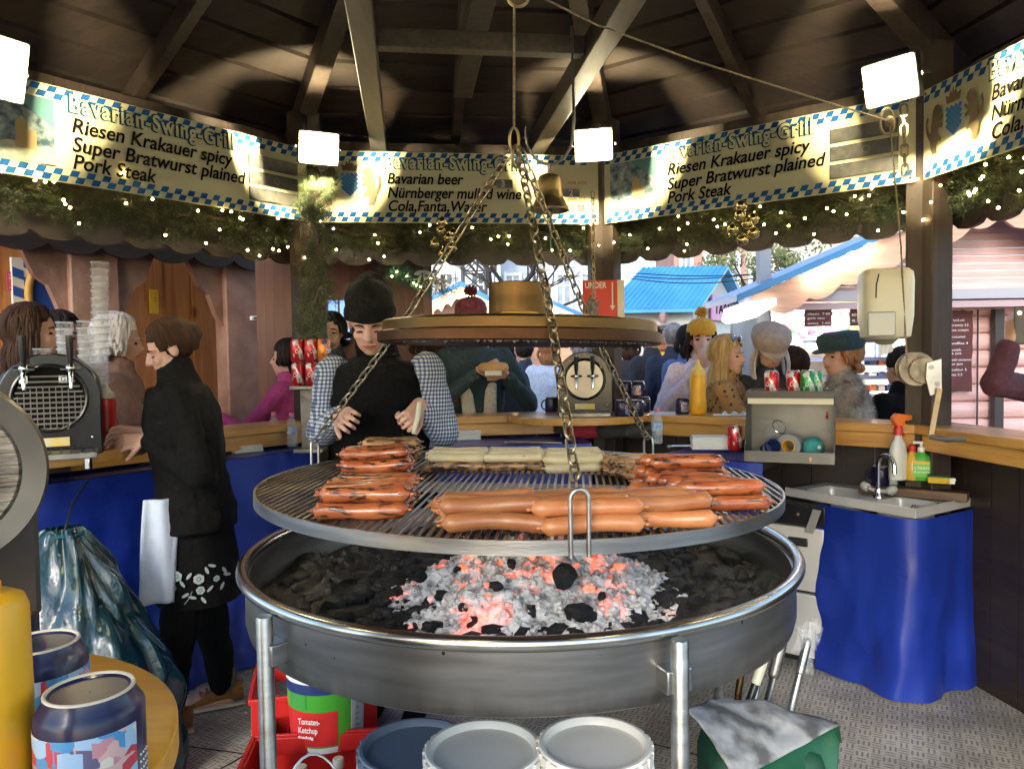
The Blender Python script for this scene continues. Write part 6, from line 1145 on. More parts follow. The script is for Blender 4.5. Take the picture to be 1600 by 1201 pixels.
a, b, c = at(760, 500, 16), at(912, 500, 16), at(835, 468, 16); gable('market_chalet', 'chalet with a row of bulbs seen just right of the chimney ring', a.x, b.x, 16, a.z-.05, c.z, 2.5, D['orangew'], D['orangew'], 5, apex=c.x, bs=1.5)
# blue roofed hut, long side to us
o = thing('blue_roofed_hut', 'cream wooden hut with bright blue ribbed metal roof in the middle distance', 'market stall'); A, B, C_ = at(955, 486, 12), at(1083, 478, 12), at(1152, 486, 14.2)
mid = (B+C_)/2; d = (C_-B); d.z = 0; L_ = V((B.x-A.x, B.y-A.y, 0)); ze = 2.26; zr = 2.92; bk = A+d; R0 = (A+bk)/2-L_*.25; R1 = mid.copy()
P = lambda q, z: V((q.x, q.y, z)); m = MB()
m.add([P(A, -.16), P(B, -.16), P(B, ze), P(A, ze)], [(0, 1, 2, 3)]); m.add([P(B, -.16), P(C_, -.16), P(C_, ze), P(R1, zr-.06), P(B, ze)], [(0, 1, 2, 3, 4)]); m.add([P(A, -.16), P(bk, -.16), P(bk, ze), P(A, ze)], [(0, 1, 2, 3)]); m.add([P(bk, -.16), P(C_, -.16), P(C_, ze), P(bk, ze)], [(0, 1, 2, 3)]); m.build('wall', D['creamw'], o, smooth=0)
for E0, E1_ in ((A, B), (bk, C_)):
    m = MB(); out = (E0-R0*1); out = V((E0.x-(A.x+bk.x)/2, E0.y-(A.y+bk.y)/2, 0))*.25; e0, e1 = P(E0+out, ze-.14), P(E1_+out+L_.normalized()*.2, ze-.14); r0, r1 = P((A+bk)/2, zr), P((B+C_)/2+L_.normalized()*.2, zr)
    m.add([e0, e1, r1, r0]+[q+V((0, 0, .05)) for q in (e0, e1, r1, r0)], [(0, 1, 2, 3), (7, 6, 5, 4), (0, 4, 5, 1), (1, 5, 6, 2), (2, 6, 7, 3), (3, 7, 4, 0)])
    for i in range(18): u = (i+.5)/18; m.tube([e0.lerp(e1, u)+V((0, 0, .055)), r0.lerp(r1, u)+V((0, 0, .055))], .022, 5)
    m.build('roof', M('bright blue ribbed roof', (.05, .26, .52), (.08, .34, .62), 2, .4), o, smooth=0)
q0, q1 = B.lerp(C_, .30), B.lerp(C_, 1.15); nrm = V((d.y, -d.x, 0)).normalized()*.06; m = MB()
sgn = thing('hut_sign', 'pink sign with black lettering on the gable of the blue roofed hut', 'sign', P(q0, 2.05)+nrm, math.atan2(d.y, d.x)); W_ = (q1-q0).length; m.box((W_/2, 0, .19), (W_, .03, .42)); m.build('board', flat('pink sign paint', (.62, .22, .42)), sgn); lettering('lettering', 'YARD : OBJ', .26, D['ink'], sgn, (.12, -.02, .10), W_-.2, 0, .006)
p = at(1033, 495, 11.9); m = MB(); m.tube([p+V((0, 0, .12)), p+V((0, -.12, .12))], .012); m.lathe([(.03, .08), (.055, .06), (.06, -.06), (.04, -.09), (.001, -.09)], 12, p+V((0, -.12, 0))); tag(m.build('wall_lantern', flat('pinkish lantern', (.35, .20, .18))), 'small lantern on the cream wall of the blue roofed hut', 'lantern')
m = MB(); p = at(1050, 512, 11.7); m.box(p, (.75, .5, .06)); m.box(p+V((0, .1, -.28)), (.6, .03, .5)); tag(m.build('stall_hatch', flat('dark hatch', (.06, .035, .03))), 'small dark serving hatch in the wall of the blue roofed hut', 'hatch')
# pink chalet at right
Y = 6.0; X0 = at(1196, 500, Y).x; X1 = 5.3; pk = thing('pink_chalet', 'big pink log chalet with bulbs along its gable and a lit serving opening', 'market stall'); zt = at(1300, 470, Y).z; zs = at(1300, 618, Y).z; XO = at(1424, 550, Y).x
m = MB(); rn = random.Random(2)
def logs(x0, x1, z0, z1, y):
    n = max(1, round((z1-z0)/.135)); h = (z1-z0)/n
    for i in range(n): m.prism([(0, z0+h*i+.004), (.018, z0+h*i+.018), (.026, z0+h*(i+.5)), (.018, z0+h*(i+1)-.018), (0, z0+h*(i+1)-.002), (-.04, z0+h*(i+1)), (-.04, z0+h*i)], x0, x1, MX(((0, 1, 0, 0), (-1, 0, 0, y), (0, 0, 1, 0), (0, 0, 0, 1))))
logs(XO, X1, -.16, zt, Y+.03); logs(X0, XO, -.16, zs, Y+.03); m.build('log_wall', D['pinkw'], pk, smooth=60)
gx = lambda px, py: at(px, py, Y-.1); g0, g1 = gx(1192, 462), gx(1400, 372); sl_ = (g1.z-g0.z)/(g1.x-g0.x); xa = g0.x+3.4*.5; za = g0.z+sl_*(xa-g0.x)
m = MB(); xa2 = 2*xa-g0.x
nl = 12
for i in range(nl):
    z_ = zt+.05+(za-zt-.05)*i/nl; z2 = zt+.05+(za-zt-.05)*(i+1)/nl; xl = g0.x+(z2-g0.z)/sl_; xl = max(xl, g0.x); m.prism([(xl+.1*0, z_+.003), (2*xa-xl, z_+.003), (2*xa-xl, z2-.003), (xl, z2-.003)], Y+.0, Y+.04)
m.build('gable_boards', D['pinkw'], pk, smooth=0)
for s in (-1, 1):
    f_ = lambda x: xa+s*(x-xa)*-1 if s > 0 else x
    pol = [(g0.x-.15, g0.z-.15*sl_+.05), (xa, za+.05), (xa, za-.14)]; n = 7
    for i in range(n*4+1): u = 1-i/(n*4); x = g0.x+.02+(xa-g0.x)*u; pol.append((x, g0.z+(x-g0.x)*sl_-.15-.05*abs(math.sin(u*n*PI))))
    pol.append((g0.x-.15, g0.z-.15*sl_-.02))
    if s > 0: pol = [(2*xa-x, z) for x, z in pol]
    m = MB(); m.prism(pol, Y-.34, Y-.31); m.build('barge_board', D['orangew'], pk, smooth=0); m = MB()
    pl = [(g0.x-.3, g0.z-.3*sl_+.06), (xa, za+.06), (xa, za+.11), (g0.x-.3, g0.z-.3*sl_+.11)]
    if s > 0: pl = [(2*xa-x, z) for x, z in pl]
    m.prism(pl, Y-.42, Y+.55); m.build('roof', roofb, pk, smooth=0)
for px, py in ((1276, 430), (1303, 413), (1330, 399), (1357, 386)): b = link('bulb', bulb2, pk); b.location = at(px, py, Y-.40); b.scale = (.95,)*3
m = MB(); m.box(((X0+X1)/2-.1, Y-.12, zt+.02), (X1-X0+.3, .30, .075)); m.build('gutter_beam', flat('pale beam', (.36, .35, .37)), pk); m = MB(); m.box(((X0+X1)/2-.1, Y-.20, zt-.055), (X1-X0+.2, .10, .05)); m.build('lower_beam', flat('mauve beam', (.42, .30, .31)), pk)
m = MB(); m.box((X0-.02, Y-.02, .9), (.09, .09, zt+.9)); m.build('corner_post', flat('grey post', (.28, .29, .30)), pk)
m = MB(); m.box(((X0+XO)/2, Y-.12, zs), (XO-X0, .42, .05)); m.build('serving_shelf', flat('pale shelf', (.50, .42, .40)), pk)
m = MB(); m.box(((X0+XO)/2, Y+.95, 1.0), (XO-X0, .04, 2.1)); m.box(((X0+XO)/2, Y+.5, zt+.0), (XO-X0, .9, .04)); m.box((X0+.03, Y+.5, 1.0), (.04, .9, 2.1)); m.build('inner_wall', M('lit interior boards', (.50, .46, .42), (.62, .58, .54), 3, .6), pk)
for i, z in enumerate((zs+.12, zs+.28, zs+.44)): m = MB(); m.box((XO-.28, Y+.7, z), (.75, .35, .03)); m.build('inner_shelf', flat('dark blue shelf', (.04, .06, .12)), pk)
sg = flat('black post paint', (.03, .022, .02)); px0 = at(1557, 560, Y-.05)
m = MB(); m.box((px0.x, Y-.06, (zt-.25)/2), (.07, .06, zt+.07)); m.build('door_post', sg, pk); px0 = at(1528, 560, Y-.05); m = MB(); m.box((px0.x, Y-.045, (zt-.25)/2), (.008, .012, zt+.07)); m.build('door_gap', sg, pk)
l = bpy.data.lights.new('stall_lamp', 'AREA'); l.size = .6; l.energy = 30; l.color = (1, .86, .72); lo = bpy.data.objects.new('stall_lamp', l); COL.objects.link(lo); lo.location = ((X0+XO)/2, Y+.5, zt-.08); lo.parent = pk
m = MB(); m.box(((X0+XO)/2, Y+.5, zt-.04), (.8, .4, .02)); m.build('strip_lamp', emit('interior lamp', (1, .92, .8), 6), pk)
def menu_board(pxs, y, label, tx):
    a, b = at(pxs[0], pxs[1], y), at(pxs[2], pxs[3], y); o = thing('menu_board', label, 'menu board'); W = b.x-a.x; H = a.z-b.z; rn = random.Random(int(pxs[0])); pol = []
    for i in range(10): pol.append((a.x+W*i/10, b.z+H*.02*rn.random()))
    for i in range(10): pol.append((b.x-W*.05*rn.random(), b.z+H*i/10))
    for i in range(10): pol.append((b.x-W*i/10, a.z-H*.02*rn.random()))
    for i in range(10): pol.append((a.x+W*.04*rn.random(), a.z-H*i/10))
    m = MB(); m.prism(pol, y, y+.02); m.build('board', M('dark red board', (.07, .012, .011), (.10, .022, .02), 6, .7), o, smooth=0)
    for t_, u, v, wf, sz in tx: lettering('lettering', t_, sz*H, D['wht'], o, (a.x+W*u, y-.004, b.z+H*v), W*wf)
menu_board((1478, 484, 1520, 612), Y-.06, 'tall dark red menu board on the pink log wall', [('hot & cold', .25, .86, .4, .04), ('brownie 3.5', .2, .80, .6, .04), ('ice cream', .2, .74, .6, .04), ('coconut', .2, .66, .5, .04), ('waffles 4', .2, .58, .6, .04), ('with', .2, .50, .35, .04), ('a jus', .2, .46, .35, .04), ('with cinnamon', .2, .38, .72, .04), ('or jam', .2, .33, .4, .04), ('colour 5', .2, .26, .55, .04), ('tea 2.5', .2, .20, .4, .04)])
menu_board((1257, 484, 1301, 510), Y-.2, 'brown price board hanging in the serving opening of the pink chalet', [('classic  7.00', .1, .7, .8, .16), ('garlic', .1, .45, .3, .16), ('extra  1.00', .1, .15, .8, .16), ('menu', .45, .45, .25, .16)])
menu_board((1328, 483, 1352, 509), Y-.2, 'second brown price board beside the paper dispenser', [('60 s', .1, .6, .5, .2), ('8.5', .1, .25, .5, .2)])
rnd = random.Random(8)
for i in range(16):
    p = at(1215+i*13, 512+rnd.uniform(-6, 5), Y+.5); c = rnd.choice(((.5, .06, .10), (.06, .35, .10), (.55, .30, .05), (.45, .42, .38), (.5, .1, .3))); m = MB()
    m.lathe([(.025, -.08), (.045, -.04), (.05, .04), (.03, .08), (.012, .09), (.012, .12), (.001, .12)], 10, p); tag(m.build('hanging_jar', flat('sweet wrapper '+str(c), c)), 'small coloured package hanging in the lit opening of the pink chalet', 'package', 'packages hanging in the pink chalet')
for i in range(14):
    p = at(1360+(i % 5)*13, 566+(i//5)*20, Y+.62); m = MB(); m.box(p, (.055, .12, .05)); m.box(p+V((0, -.06, .028)), (.045, .01, .012)); tag(m.build('goods_box', flat('goods '+str(i % 3), ((.03, .06, .16), (.35, .12, .05), (.4, .4, .42))[i % 3]), bev=.004), 'small goods box on the inner shelf of the pink chalet', 'box', 'goods boxes in the pink chalet')
m = MB(); p = at(1168, 487, 5.75); Rr = MX.Rotation(rad(-14), 3, 'Y'); pol = [(-.16, -.06), (-.12, -.085), (.02, -.05), (.17, .04), (.17, .09), (-.02, .065), (-.14, .03)]; m.prism([(p.x+x, p.z+z) for x, z in pol], 5.6, 5.9)
aw = thing('awning_light', 'bright white lamp cover on a dark arm at the left eave of the pink chalet', 'lamp'); m.build('lamp_cover', emit('lit lamp cover', (.95, .97, 1), 1.4), aw, bev=.01)
p0, p1 = at(1140, 479, 5.9), at(1196, 466, 5.9); m = MB(); m.tube([p0, p1], .022, 6); m.tube([p1+V((.02, 0, -.02)), at(1205, 505, 5.85)], .008, 6); m.build('support_arm', flat('dark awning tube', (.06, .06, .07)), aw)
# poster on the post
a = at(910, 438, 4.30); b = at(965, 498, 4.30); o = thing('poster_board', 'red poster board reading UNDER with white arrow beside the post', 'poster', a, rad(4)); W, H = b.x-a.x, a.z-b.z
m = MB(); m.box((W/2, 0, -H/2), (W, .012, H)); m.build('board', flat('poster red', (.62, .045, .02)), o, bev=.002); m = MB(); m.box((W+.022, .004, -H/2), (.04, .02, H)); m.build('side_strip', D['cream'], o)
lettering('lettering', 'UNDER', .048, D['wht'], o, (.012, -.008, -.045), W*.62, 0, .001)
m = MB(); m.box((W*.86, -.008, -H*.36), (.007, .003, H*.6)); m.prism([(W*.86-.016, -H*.66), (W*.86+.016, -H*.66), (W*.86, -H*.78)], -.010, -.007); m.build('arrow', D['wht'], o, smooth=0)
m = MB(); rnd = random.Random(3); pol = [(W*.1+W*.34*(1+.35*math.sin(i*2.3))*.5*(1+math.cos(i*2*PI/16)), -H*.68+H*.3*math.sin(i*2*PI/16)) for i in range(16)]; m.prism(pol, -.010, -.007); m.build('print', M('dark print', (.03, .02, .02), (.25, .20, .16), 60, .5), o, smooth=0)
# ---------------------------------------------------------------- people
def cloth(name, c1, c2=None, sc=60, rough=.85, bump=.35, bs=40): return M(name, c1, c2 or tuple(min(1, x*1.35+.002) for x in c1), sc, rough, bump=bump, bscale=bs)
def gingham():
    m, t, b = new_mat('gingham shirt'); N = t.nodes; L = t.links; tc = N.new('ShaderNodeTexCoord'); sp = N.new('ShaderNodeSeparateXYZ'); L.new(tc.outputs['Object'], sp.inputs[0])
    xy = math_node(t, 'ADD', sp.outputs[0], math_node(t, 'MULTIPLY', sp.outputs[1], .8)); f = 2*PI/.0155
    a = math_node(t, 'GREATER_THAN', math_node(t, 'SINE', math_node(t, 'MULTIPLY', xy, f)), 0); c = math_node(t, 'GREATER_THAN', math_node(t, 'SINE', math_node(t, 'MULTIPLY', sp.outputs[2], f)), 0)
    r = N.new('ShaderNodeValToRGB'); r.color_ramp.interpolation = 'CONSTANT'; e = r.color_ramp.elements; e[0].color = (.55, .57, .60, 1); e[1].position = .3; e[1].color = (.16, .20, .29, 1); q = e.new(.8); q.color = (.035, .05, .10, 1)
    L.new(math_node(t, 'MULTIPLY', math_node(t, 'ADD', a, c), .5), r.inputs[0]); L.new(r.outputs[0], b.inputs['Base Color']); b.inputs['Roughness'].default_value = .85; return m
def spots():
    m, t, b = new_mat('leopard fur'); N = t.nodes; L = t.links; tc = N.new('ShaderNodeTexCoord'); v = N.new('ShaderNodeTexVoronoi'); v.inputs['Scale'].default_value = 34; L.new(tc.outputs['Object'], v.inputs[0]); n = N.new('ShaderNodeTexNoise'); n.inputs['Scale'].default_value = 45; L.new(tc.outputs['Object'], n.inputs[0])
    d = math_node(t, 'ADD', v.outputs['Distance'], math_node(t, 'MULTIPLY', n.outputs[0], .35)); r = N.new('ShaderNodeValToRGB'); e = r.color_ramp.elements; e[0].position = .40; e[0].color = (.045, .025, .012, 1); e[1].position = .50; e[1].color = (.34, .19, .075, 1); L.new(d, r.inputs[0]); L.new(r.outputs[0], b.inputs['Base Color']); b.inputs['Roughness'].default_value = .95; return m
CL = {'black': M('black cloth', (.0035, .0035, .004), (.006, .006, .006), 60, .9, bump=.3, bscale=40, spec=.12), 'vest': M('black fleece', (.003, .003, .0035), (.006, .006, .0065), 80, .95, bump=.3, bscale=90, spec=.1), 'jeans': cloth('blue jeans', (.03, .08, .20), (.05, .12, .27), 90), 'brown': cloth('brown wool', (.16, .085, .065), (.22, .12, .09), 30), 'navy': cloth('navy coat', (.012, .018, .035)), 'dark': cloth('dark coat', (.012, .013, .017)), 'white': cloth('white coat', (.52, .54, .60)), 'pink': cloth('pale pink coat', (.56, .46, .50)), 'grey': cloth('grey parka', (.15, .14, .135)), 'maroon': cloth('maroon jumper', (.055, .014, .022)), 'blue': cloth('blue jacket', (.06, .10, .20)), 'tan': cloth('tan coat', (.34, .26, .16)), 'magenta': cloth('magenta top', (.30, .03, .12)), 'teal': cloth('dark teal jacket', (.012, .028, .032)), 'leopard': spots(), 'fur': cloth('grey brown fur', (.17, .13, .10), (.46, .40, .34), 9, .95, .6, 60), 'shirt': gingham(), 'mustard': cloth('mustard knit', (.55, .27, .02), (.66, .34, .03), 60, .9, .6, 90), 'cap': cloth('beige cap', (.30, .23, .19), (.38, .30, .25), 40), 'knit': cloth('maroon knit', (.12, .02, .035), (.22, .06, .08), 40, .95, .6, 70)}
HAIR = {k: M(k+' hair', c, d, 30, .62, stretch=(1, 1, .2), spec=.12) for k, c, d in (('brown', (.014, .006, .003), (.042, .020, .009)), ('dark', (.008, .006, .005), (.02, .014, .010)), ('blonde', (.34, .21, .08), (.58, .42, .20)), ('white', (.42, .38, .36), (.68, .64, .62)), ('ginger', (.25, .10, .04), (.35, .16, .07)), ('grey', (.12, .11, .11), (.25, .24, .23)))}
def mv(a, b, t): return V(a).lerp(V(b), t)
def hand(mb, w_, d, n, side, curl, s=1.0):
    d = V(d).normalized(); n = (V(n)-d*V(n).dot(d)).normalized(); sd_ = d.cross(n); k = s
    for i in (-1.2, -.4, .4, 1.2): mb.cap(w_+sd_*i*.012*k, w_+d*.078*k+sd_*i*.0215*k, .0150*k, 8, .0118*k)
    for i, f in zip((-1.5, -.5, .5, 1.5), (.84, 1.0, .96, .78) if side > 0 else (.78, .96, 1.0, .84)):
        p = w_+d*.080*k+sd_*i*.0215*k; a = 0
        for L, dl, r in ((.044, .75, .0088), (.029, 1.0, .0081), (.022, .8, .0073)):
            a += curl*dl; q = p+(d*math.cos(a)+n*math.sin(a)+sd_*i*.03)*L*f*k; mb.cap(p, q, r*k, 7, r*.93*k); p = q
    b = w_+d*.022*k+sd_*side*-1*.022*k; dr = (d*.72+sd_*side*-1*.62+n*.30).normalized(); q = b+dr*.046*k; mb.cap(b, q, .0135*k, 8, .0110*k); q2 = q+(dr*.75+d*.3+n*.45*min(1, curl+.3)).normalized()*.034*k; mb.cap(q, q2, .0108*k, 7, .0088*k)
def person(label, loc, rz, h=1.70, lean=0., yaw=0, pitch=0, roll=0, armL=None, armR=None, jacket='dark', pants='black', shoes=True, hair=None, hat=None, skin='skin', vox=.011, sleeve=None, sleeve_mat=None, group=None, jl=.86, wide=1.0, curl=.75, handL=None, handR=None, puff=.022, real=False, face=True, legs=((.0, 0), (.0, 0)), collar=True, hem=None, eyes_down=False, fem=True, headoff=(0, 0, 0), bare=0):
    k = h/1.70; o = thing('person', label, 'person', loc, rz, group); SK = D[skin]
    def sp(z): t = max(0, (z-.92)/.47); return lean*min(t, 1.35)
    sx = (.158 if fem else .180)*wide
    def torso(m, e, z0, z1, n=20, sk_=1):
        prof = [(.70, .165, .115), (.80, .172, .122), (.90, .168, .120), (1.00, .148, .105), (1.08, .140, .100), (1.18, .155, .108), (1.28, .166, .114), (1.36, .168, .100), (1.41, .135, .080), (1.445, .075, .065)]
        if not fem: prof = [(z, a*(1.0 if z < 1.1 else 1.10)*(1.04 if .95 < z < 1.15 else 1), b_*1.06) for z, a, b_ in prof]
        if sleeve_mat and e > 0: prof = [(z, a*(.90 if z > 1.3 else .95 if z > 1.15 else 1), b_) for z, a, b_ in prof]
        rs = []
        for z, a, b_ in prof:
            if z < z0-.06 or z > z1+.06: continue
            zz = min(max(z, z0), z1); rs.append([V(((a*wide+e)*math.cos(t)*k, (sp(zz)+(b_+e)*math.sin(t))*k, zz*k)) for t in [2*PI*i/n for i in range(n)]])
        m.loft(rs)
    Hc = V((headoff[0], sp(1.55)+.012+headoff[1], 1.585+headoff[2]))*k; HR = MX.Rotation(yaw, 3, 'Z') @ MX.Rotation(pitch, 3, 'X') @ MX.Rotation(roll, 3, 'Y')
    hp = lambda x, y, z: Hc+HR @ (V((x, y, z))*k)
    S_ = {s: V((s*sx, sp(1.39), 1.385))*k for s in (-1, 1)}; AR = {}
    for s, a in ((-1, armL), (1, armR)):
        if a is None: e = S_[s]+V((s*.05, -.02, -.27))*k; a = (e, e+V((s*.005, .07, -.235))*k)
        AR[s] = (V(a[0]), V(a[1])) if (real or (armL if s < 0 else armR) is None) else (V(a[0])*k, V(a[1])*k)
    m = MB(); torso(m, -.014, .86, 1.42)
    m.cap(V((0, sp(1.42)-.005, 1.41))*k, mv(V((0, sp(1.46), 1.46))*k, Hc, .45), .056*k, 12, .052*k)
    m.ell(hp(0, -.012, .022), [x*k for x in (.073, .092, .088)], HR, 18, 12); m.ell(hp(0, .030, -.045), [x*k for x in (.056, .060, .070)], HR, 16, 10); m.ell(hp(0, .052, -.088), [x*k for x in (.030, .028, .024)], HR)
    m.ell(hp(0, .060, .018), [x*k for x in (.055, .022, .018)], HR); m.cap(hp(0, .078, .018), hp(0, .101, -.026), .009*k, 8, .013*k); m.ell(hp(0, .092, -.030), [x*k for x in (.018, .012, .010)], HR); m.ell(hp(0, .078, -.060), [x*k for x in (.024, .014, .012)], HR)
    for s in (-1, 1): m.ell(hp(s*.034, .058, -.028), [x*k for x in (.024, .022, .022)], HR); m.ell(hp(s*.076, -.010, -.010), [x*k for x in (.010, .020, .030)], HR)
    for s in (-1, 1):
        e, w_ = AR[s]; m.chainlimb([S_[s], e, w_], [.048*k, .038*k, .026*k], 10); d_, n_ = (handL if s < 0 else handR) or ((w_-e).normalized(), V((-s, .3, 0))); hand(m, w_, d_, n_, s, curl, k)
        lx, ly = legs[0 if s < 0 else 1]; m.chainlimb([V((s*.085, 0, .90))*k, V((s*.09+lx*.5, ly*.55+.01, .48))*k, V((s*.09+lx, ly, .09))*k], [.085*k, .055*k, .040*k], 10); m.cap(V((s*.09+lx, ly-.02, .04))*k, V((s*.09+lx*1.1, ly+.13, .035))*k, .036*k, 8)
    remeshed(m, 'body', SK, o, vox, 3)
    if face:
        for s in (-1, 1):
            q = MB(); q.ell(hp(s*.031, .0735, -.004+(-.004 if eyes_down else 0)), [x*k for x in (.0135, .0075, .0035 if eyes_down else .0058)], HR, 10, 6); q.build('eye', D['dark'], o); q = MB(); q.tube([hp(s*.015, .083, .017), hp(s*.032, .082, .022), hp(s*.048, .068, .015)], [.0028*k, .0036*k, .002*k], 6); q.build('eyebrow', HAIR[hair[0]] if hair else HAIR['brown'], o)
        q = MB(); q.tube([hp(-.024, .079, -.060), hp(-.008, .090, -.057), hp(.008, .090, -.057), hp(.024, .079, -.060)], [.003*k, .006*k, .006*k, .003*k], 8); q.build('lips', D['lip'], o)
    m = MB(); e_ = .020*k; zj = max(.70, jl); torso(m, puff, max(zj, .74), 1.43)
    if jl < .74: m.loft([[V(((.185*wide+.03*(z < .7))*math.cos(t)*k, (.135+.03*(z < .7))*math.sin(t)*k, z*k)) for t in [2*PI*i/20 for i in range(20)]] for z in (jl, .80, .95)])
    if collar: m.cap(V((0, sp(1.38)-.01, 1.385))*k, V((0, sp(1.46)+.004, 1.465+(.03 if collar == 2 else 0)))*k, .092*k, 14, .076*k)
    fold = lambda c: c+V((NZ.noise(c*11), NZ.noise(c*11+V((5, 5, 5))), NZ.noise(c*9+V((9, 9, 9)))))*.010+V((NZ.noise(c*25+V((3, 1, 2))), NZ.noise(c*25), 0))*.005
    def arms(m, r0):
        for s in (-1, 1): e, w_ = AR[s]; t = 1-.035/max(.1, (w_-e).length)-bare; m.chainlimb([S_[s]+V((-s*.01, 0, 0)), e, mv(e, w_, t)], [.066*k*r0, .054*k*r0, .043*k*r0], 10)
    if sleeve_mat is None: arms(m, 1)
    else:
        
        for s in (-1, 1):
            e, w_ = AR[s]; t = 1-.035/max(.1, (w_-e).length)-bare; m2 = MB(); m2.chainlimb([S_[s]+V((s*.004, 0, .002)), e, mv(e, w_, t)], [.068*k, .056*k, .043*k], 10); remeshed(m2, 'sleeve', CL[sleeve_mat], o, max(vox, .007), 3, fold)
            q = MB(); t0_ = 1-.05/(w_-e).length-bare; q.cap(mv(e, w_, t0_), mv(e, w_, t0_+.10), .044*k, 12, .043*k); q.build('cuff', CL[sleeve_mat], o)
    jm = remeshed(m, 'jacket', CL[jacket], o, max(vox, .007), 3, fold)
    m = MB()
    for s in (-1, 1): lx, ly = legs[0 if s < 0 else 1]; m.chainlimb([V((s*.082, 0, .92))*k, V((s*.09+lx*.5, ly*.55+.01, .48))*k, V((s*.09+lx, ly, .11))*k], [.105*k, .078*k, .058*k], 10)
    torso(m, .010, .86, 1.0); remeshed(m, 'trousers', CL[pants], o, max(vox, .012), 3, fold)
    if shoes:
        for s in (-1, 1): lx, ly = legs[0 if s < 0 else 1]; q = MB(); q.cap(V((s*.09+lx, ly-.03, .052))*k, V((s*.09+lx*1.1, ly+.14, .040))*k, .048*k, 12, .040*k); q.v = [(x, y, max(z, .006)) for x, y, z in q.v]; q.build('shoe', CL['black'], o)
    if hair:
        col, style, ln = hair; rnd = random.Random(len(label)*7+int(h*100)); q = MB(); hr_ = (.081, .100, .096)
        def surf(th, ph, e=0): return hp((hr_[0]+e)*math.sin(ph)*math.sin(th), -.014+(hr_[1]+e)*math.sin(ph)*math.cos(th), .022+(hr_[2]+e)*math.cos(ph))
        N_ = 150
        for i in range(N_):
            th = 2*PI*i/N_*1.0+rnd.uniform(-.05, .05); fr = abs((th+PI) % (2*PI)-PI)   # 0 = front
            end = (.80 if fr < .55 else 1.25 if fr < 1.0 else 1.75 if fr < 1.7 else 2.25); part = rnd.uniform(-.35, .35) if style != 'bun' else 0
            pts = []; st_ = rnd.uniform(.05, .5)
            for j in range(7): u = j/6; pts.append(surf(th+part*(1-u), st_+(end-st_)*u, rnd.uniform(.0, .006)))
            if ln > 0 and fr > 1.05:
                out = (pts[-1]-hp(0, -.014, pts[-1].z*0)).normalized(); b = pts[-1]; dx = HR @ V((math.sin(th), math.cos(th)*.9, 0))
                for j in range(1, 6): u = j/5; wv = .012*math.sin(u*7+i) if style == 'wavy' else .004*math.sin(u*4+i); pts.append(b+V((dx.x*(.02*math.sin(u*PI)+wv), dx.y*(.02*math.sin(u*PI)+wv)-.01*u, -ln*u))*k)
            n_ = len(pts); q.tube(pts, [.0105*k*(1-.65*(j/(n_-1))**2) for j in range(n_)], 5)
        if style == 'bun': q.ell(hp(0, -.105, .03), [x*k for x in (.045, .04, .045)], HR)
        q.ell(hp(0, -.018, .026), [x*k for x in (.077, .094, .092)], HR, 18, 12) if not (style == 'bald') else None
        q.build('hair', HAIR[col], o, smooth=80, fix=False)
    if hat:
        kind_, cm = hat; q = MB()
        if kind_ == 'beanie':
            for z, a in (): pass
            rr = []
            for u in range(14):
                q_ = max(0, u-4)/10*PI/2; z = .016+.05*min(1, u/4)+.092*math.sin(q_); f_ = max(.03, math.cos(q_))**.75*(1.0+.03*(u < 3)); bk = .030*(u/14)**1.6
                rr.append([hp((.089+.003*math.sin(t*4+u))*f_*math.cos(t), -.012-bk+(.109+.003*math.sin(t*5+u*.7))*f_*math.sin(t), z+.020*math.sin(t)*(1-u/14)-.012*(u/14)*math.cos(t*2)) for t in [2*PI*i/40 for i in range(40)]])
            q.loft(rr)
        elif kind_ == 'bobble':
            q.loft([[hp((.083+e)*math.cos(t), -.014+(.102+e)*math.sin(t), z) for t in [2*PI*i/28 for i in range(28)]] for z, e in ((.025, .004), (.06, .010), (.095, .002), (.12, -.022), (.132, -.055))]); 
            for i in range(110): v_ = V((srnd.gauss(0, 1), srnd.gauss(0, 1), srnd.gauss(0, 1))).normalized(); q.tube([hp(0, -.01, .165), Hc+HR @ (V((0, -.01, .165))*k)+v_*.045], [.008, .003], 4)
        elif kind_ == 'flat':
            q.loft([[hp((.09+e)*math.cos(t), -.010+(.112+e)*math.sin(t)+.010, z+.02*math.sin(t)*-.3) for t in [2*PI*i/28 for i in range(28)]] for z, e in ((.030, .004), (.045, .010), (.080, .022), (.112, .016), (.131, -.020), (.137, -.07))])
            q.loft([[hp(.075*math.cos(t)*s_, .085+.075*s_*max(-.3, math.sin(t)), .036-.022*max(0, math.sin(t))+dz) for t in [2*PI*i/24 for i in range(24)]] for s_, dz in ((.97, -.004), (1, 0), (.97, .005))])
        q.build('hat', CL[cm], o, smooth=60)
    return o, hp, AR
def tuft(o, mt, name, c, R_, n, ln, seed, fl=(1, 1, 1)):
    rnd = random.Random(seed); m = MB()
    for i in range(n):
        v_ = V((rnd.gauss(0, 1), rnd.gauss(0, 1), rnd.gauss(0, 1))).normalized(); p = c+V((v_.x*R_[0], v_.y*R_[1], v_.z*R_[2])); q = (v_+V((0, 0, -.5))).normalized()*ln*rnd.uniform(.6, 1.3); s = v_.orthogonal().normalized()*.004; m.add([p-s, p+s, p+q], [(0, 1, 2)])
    return m.build(name, mt, o, smooth=0, fix=False)
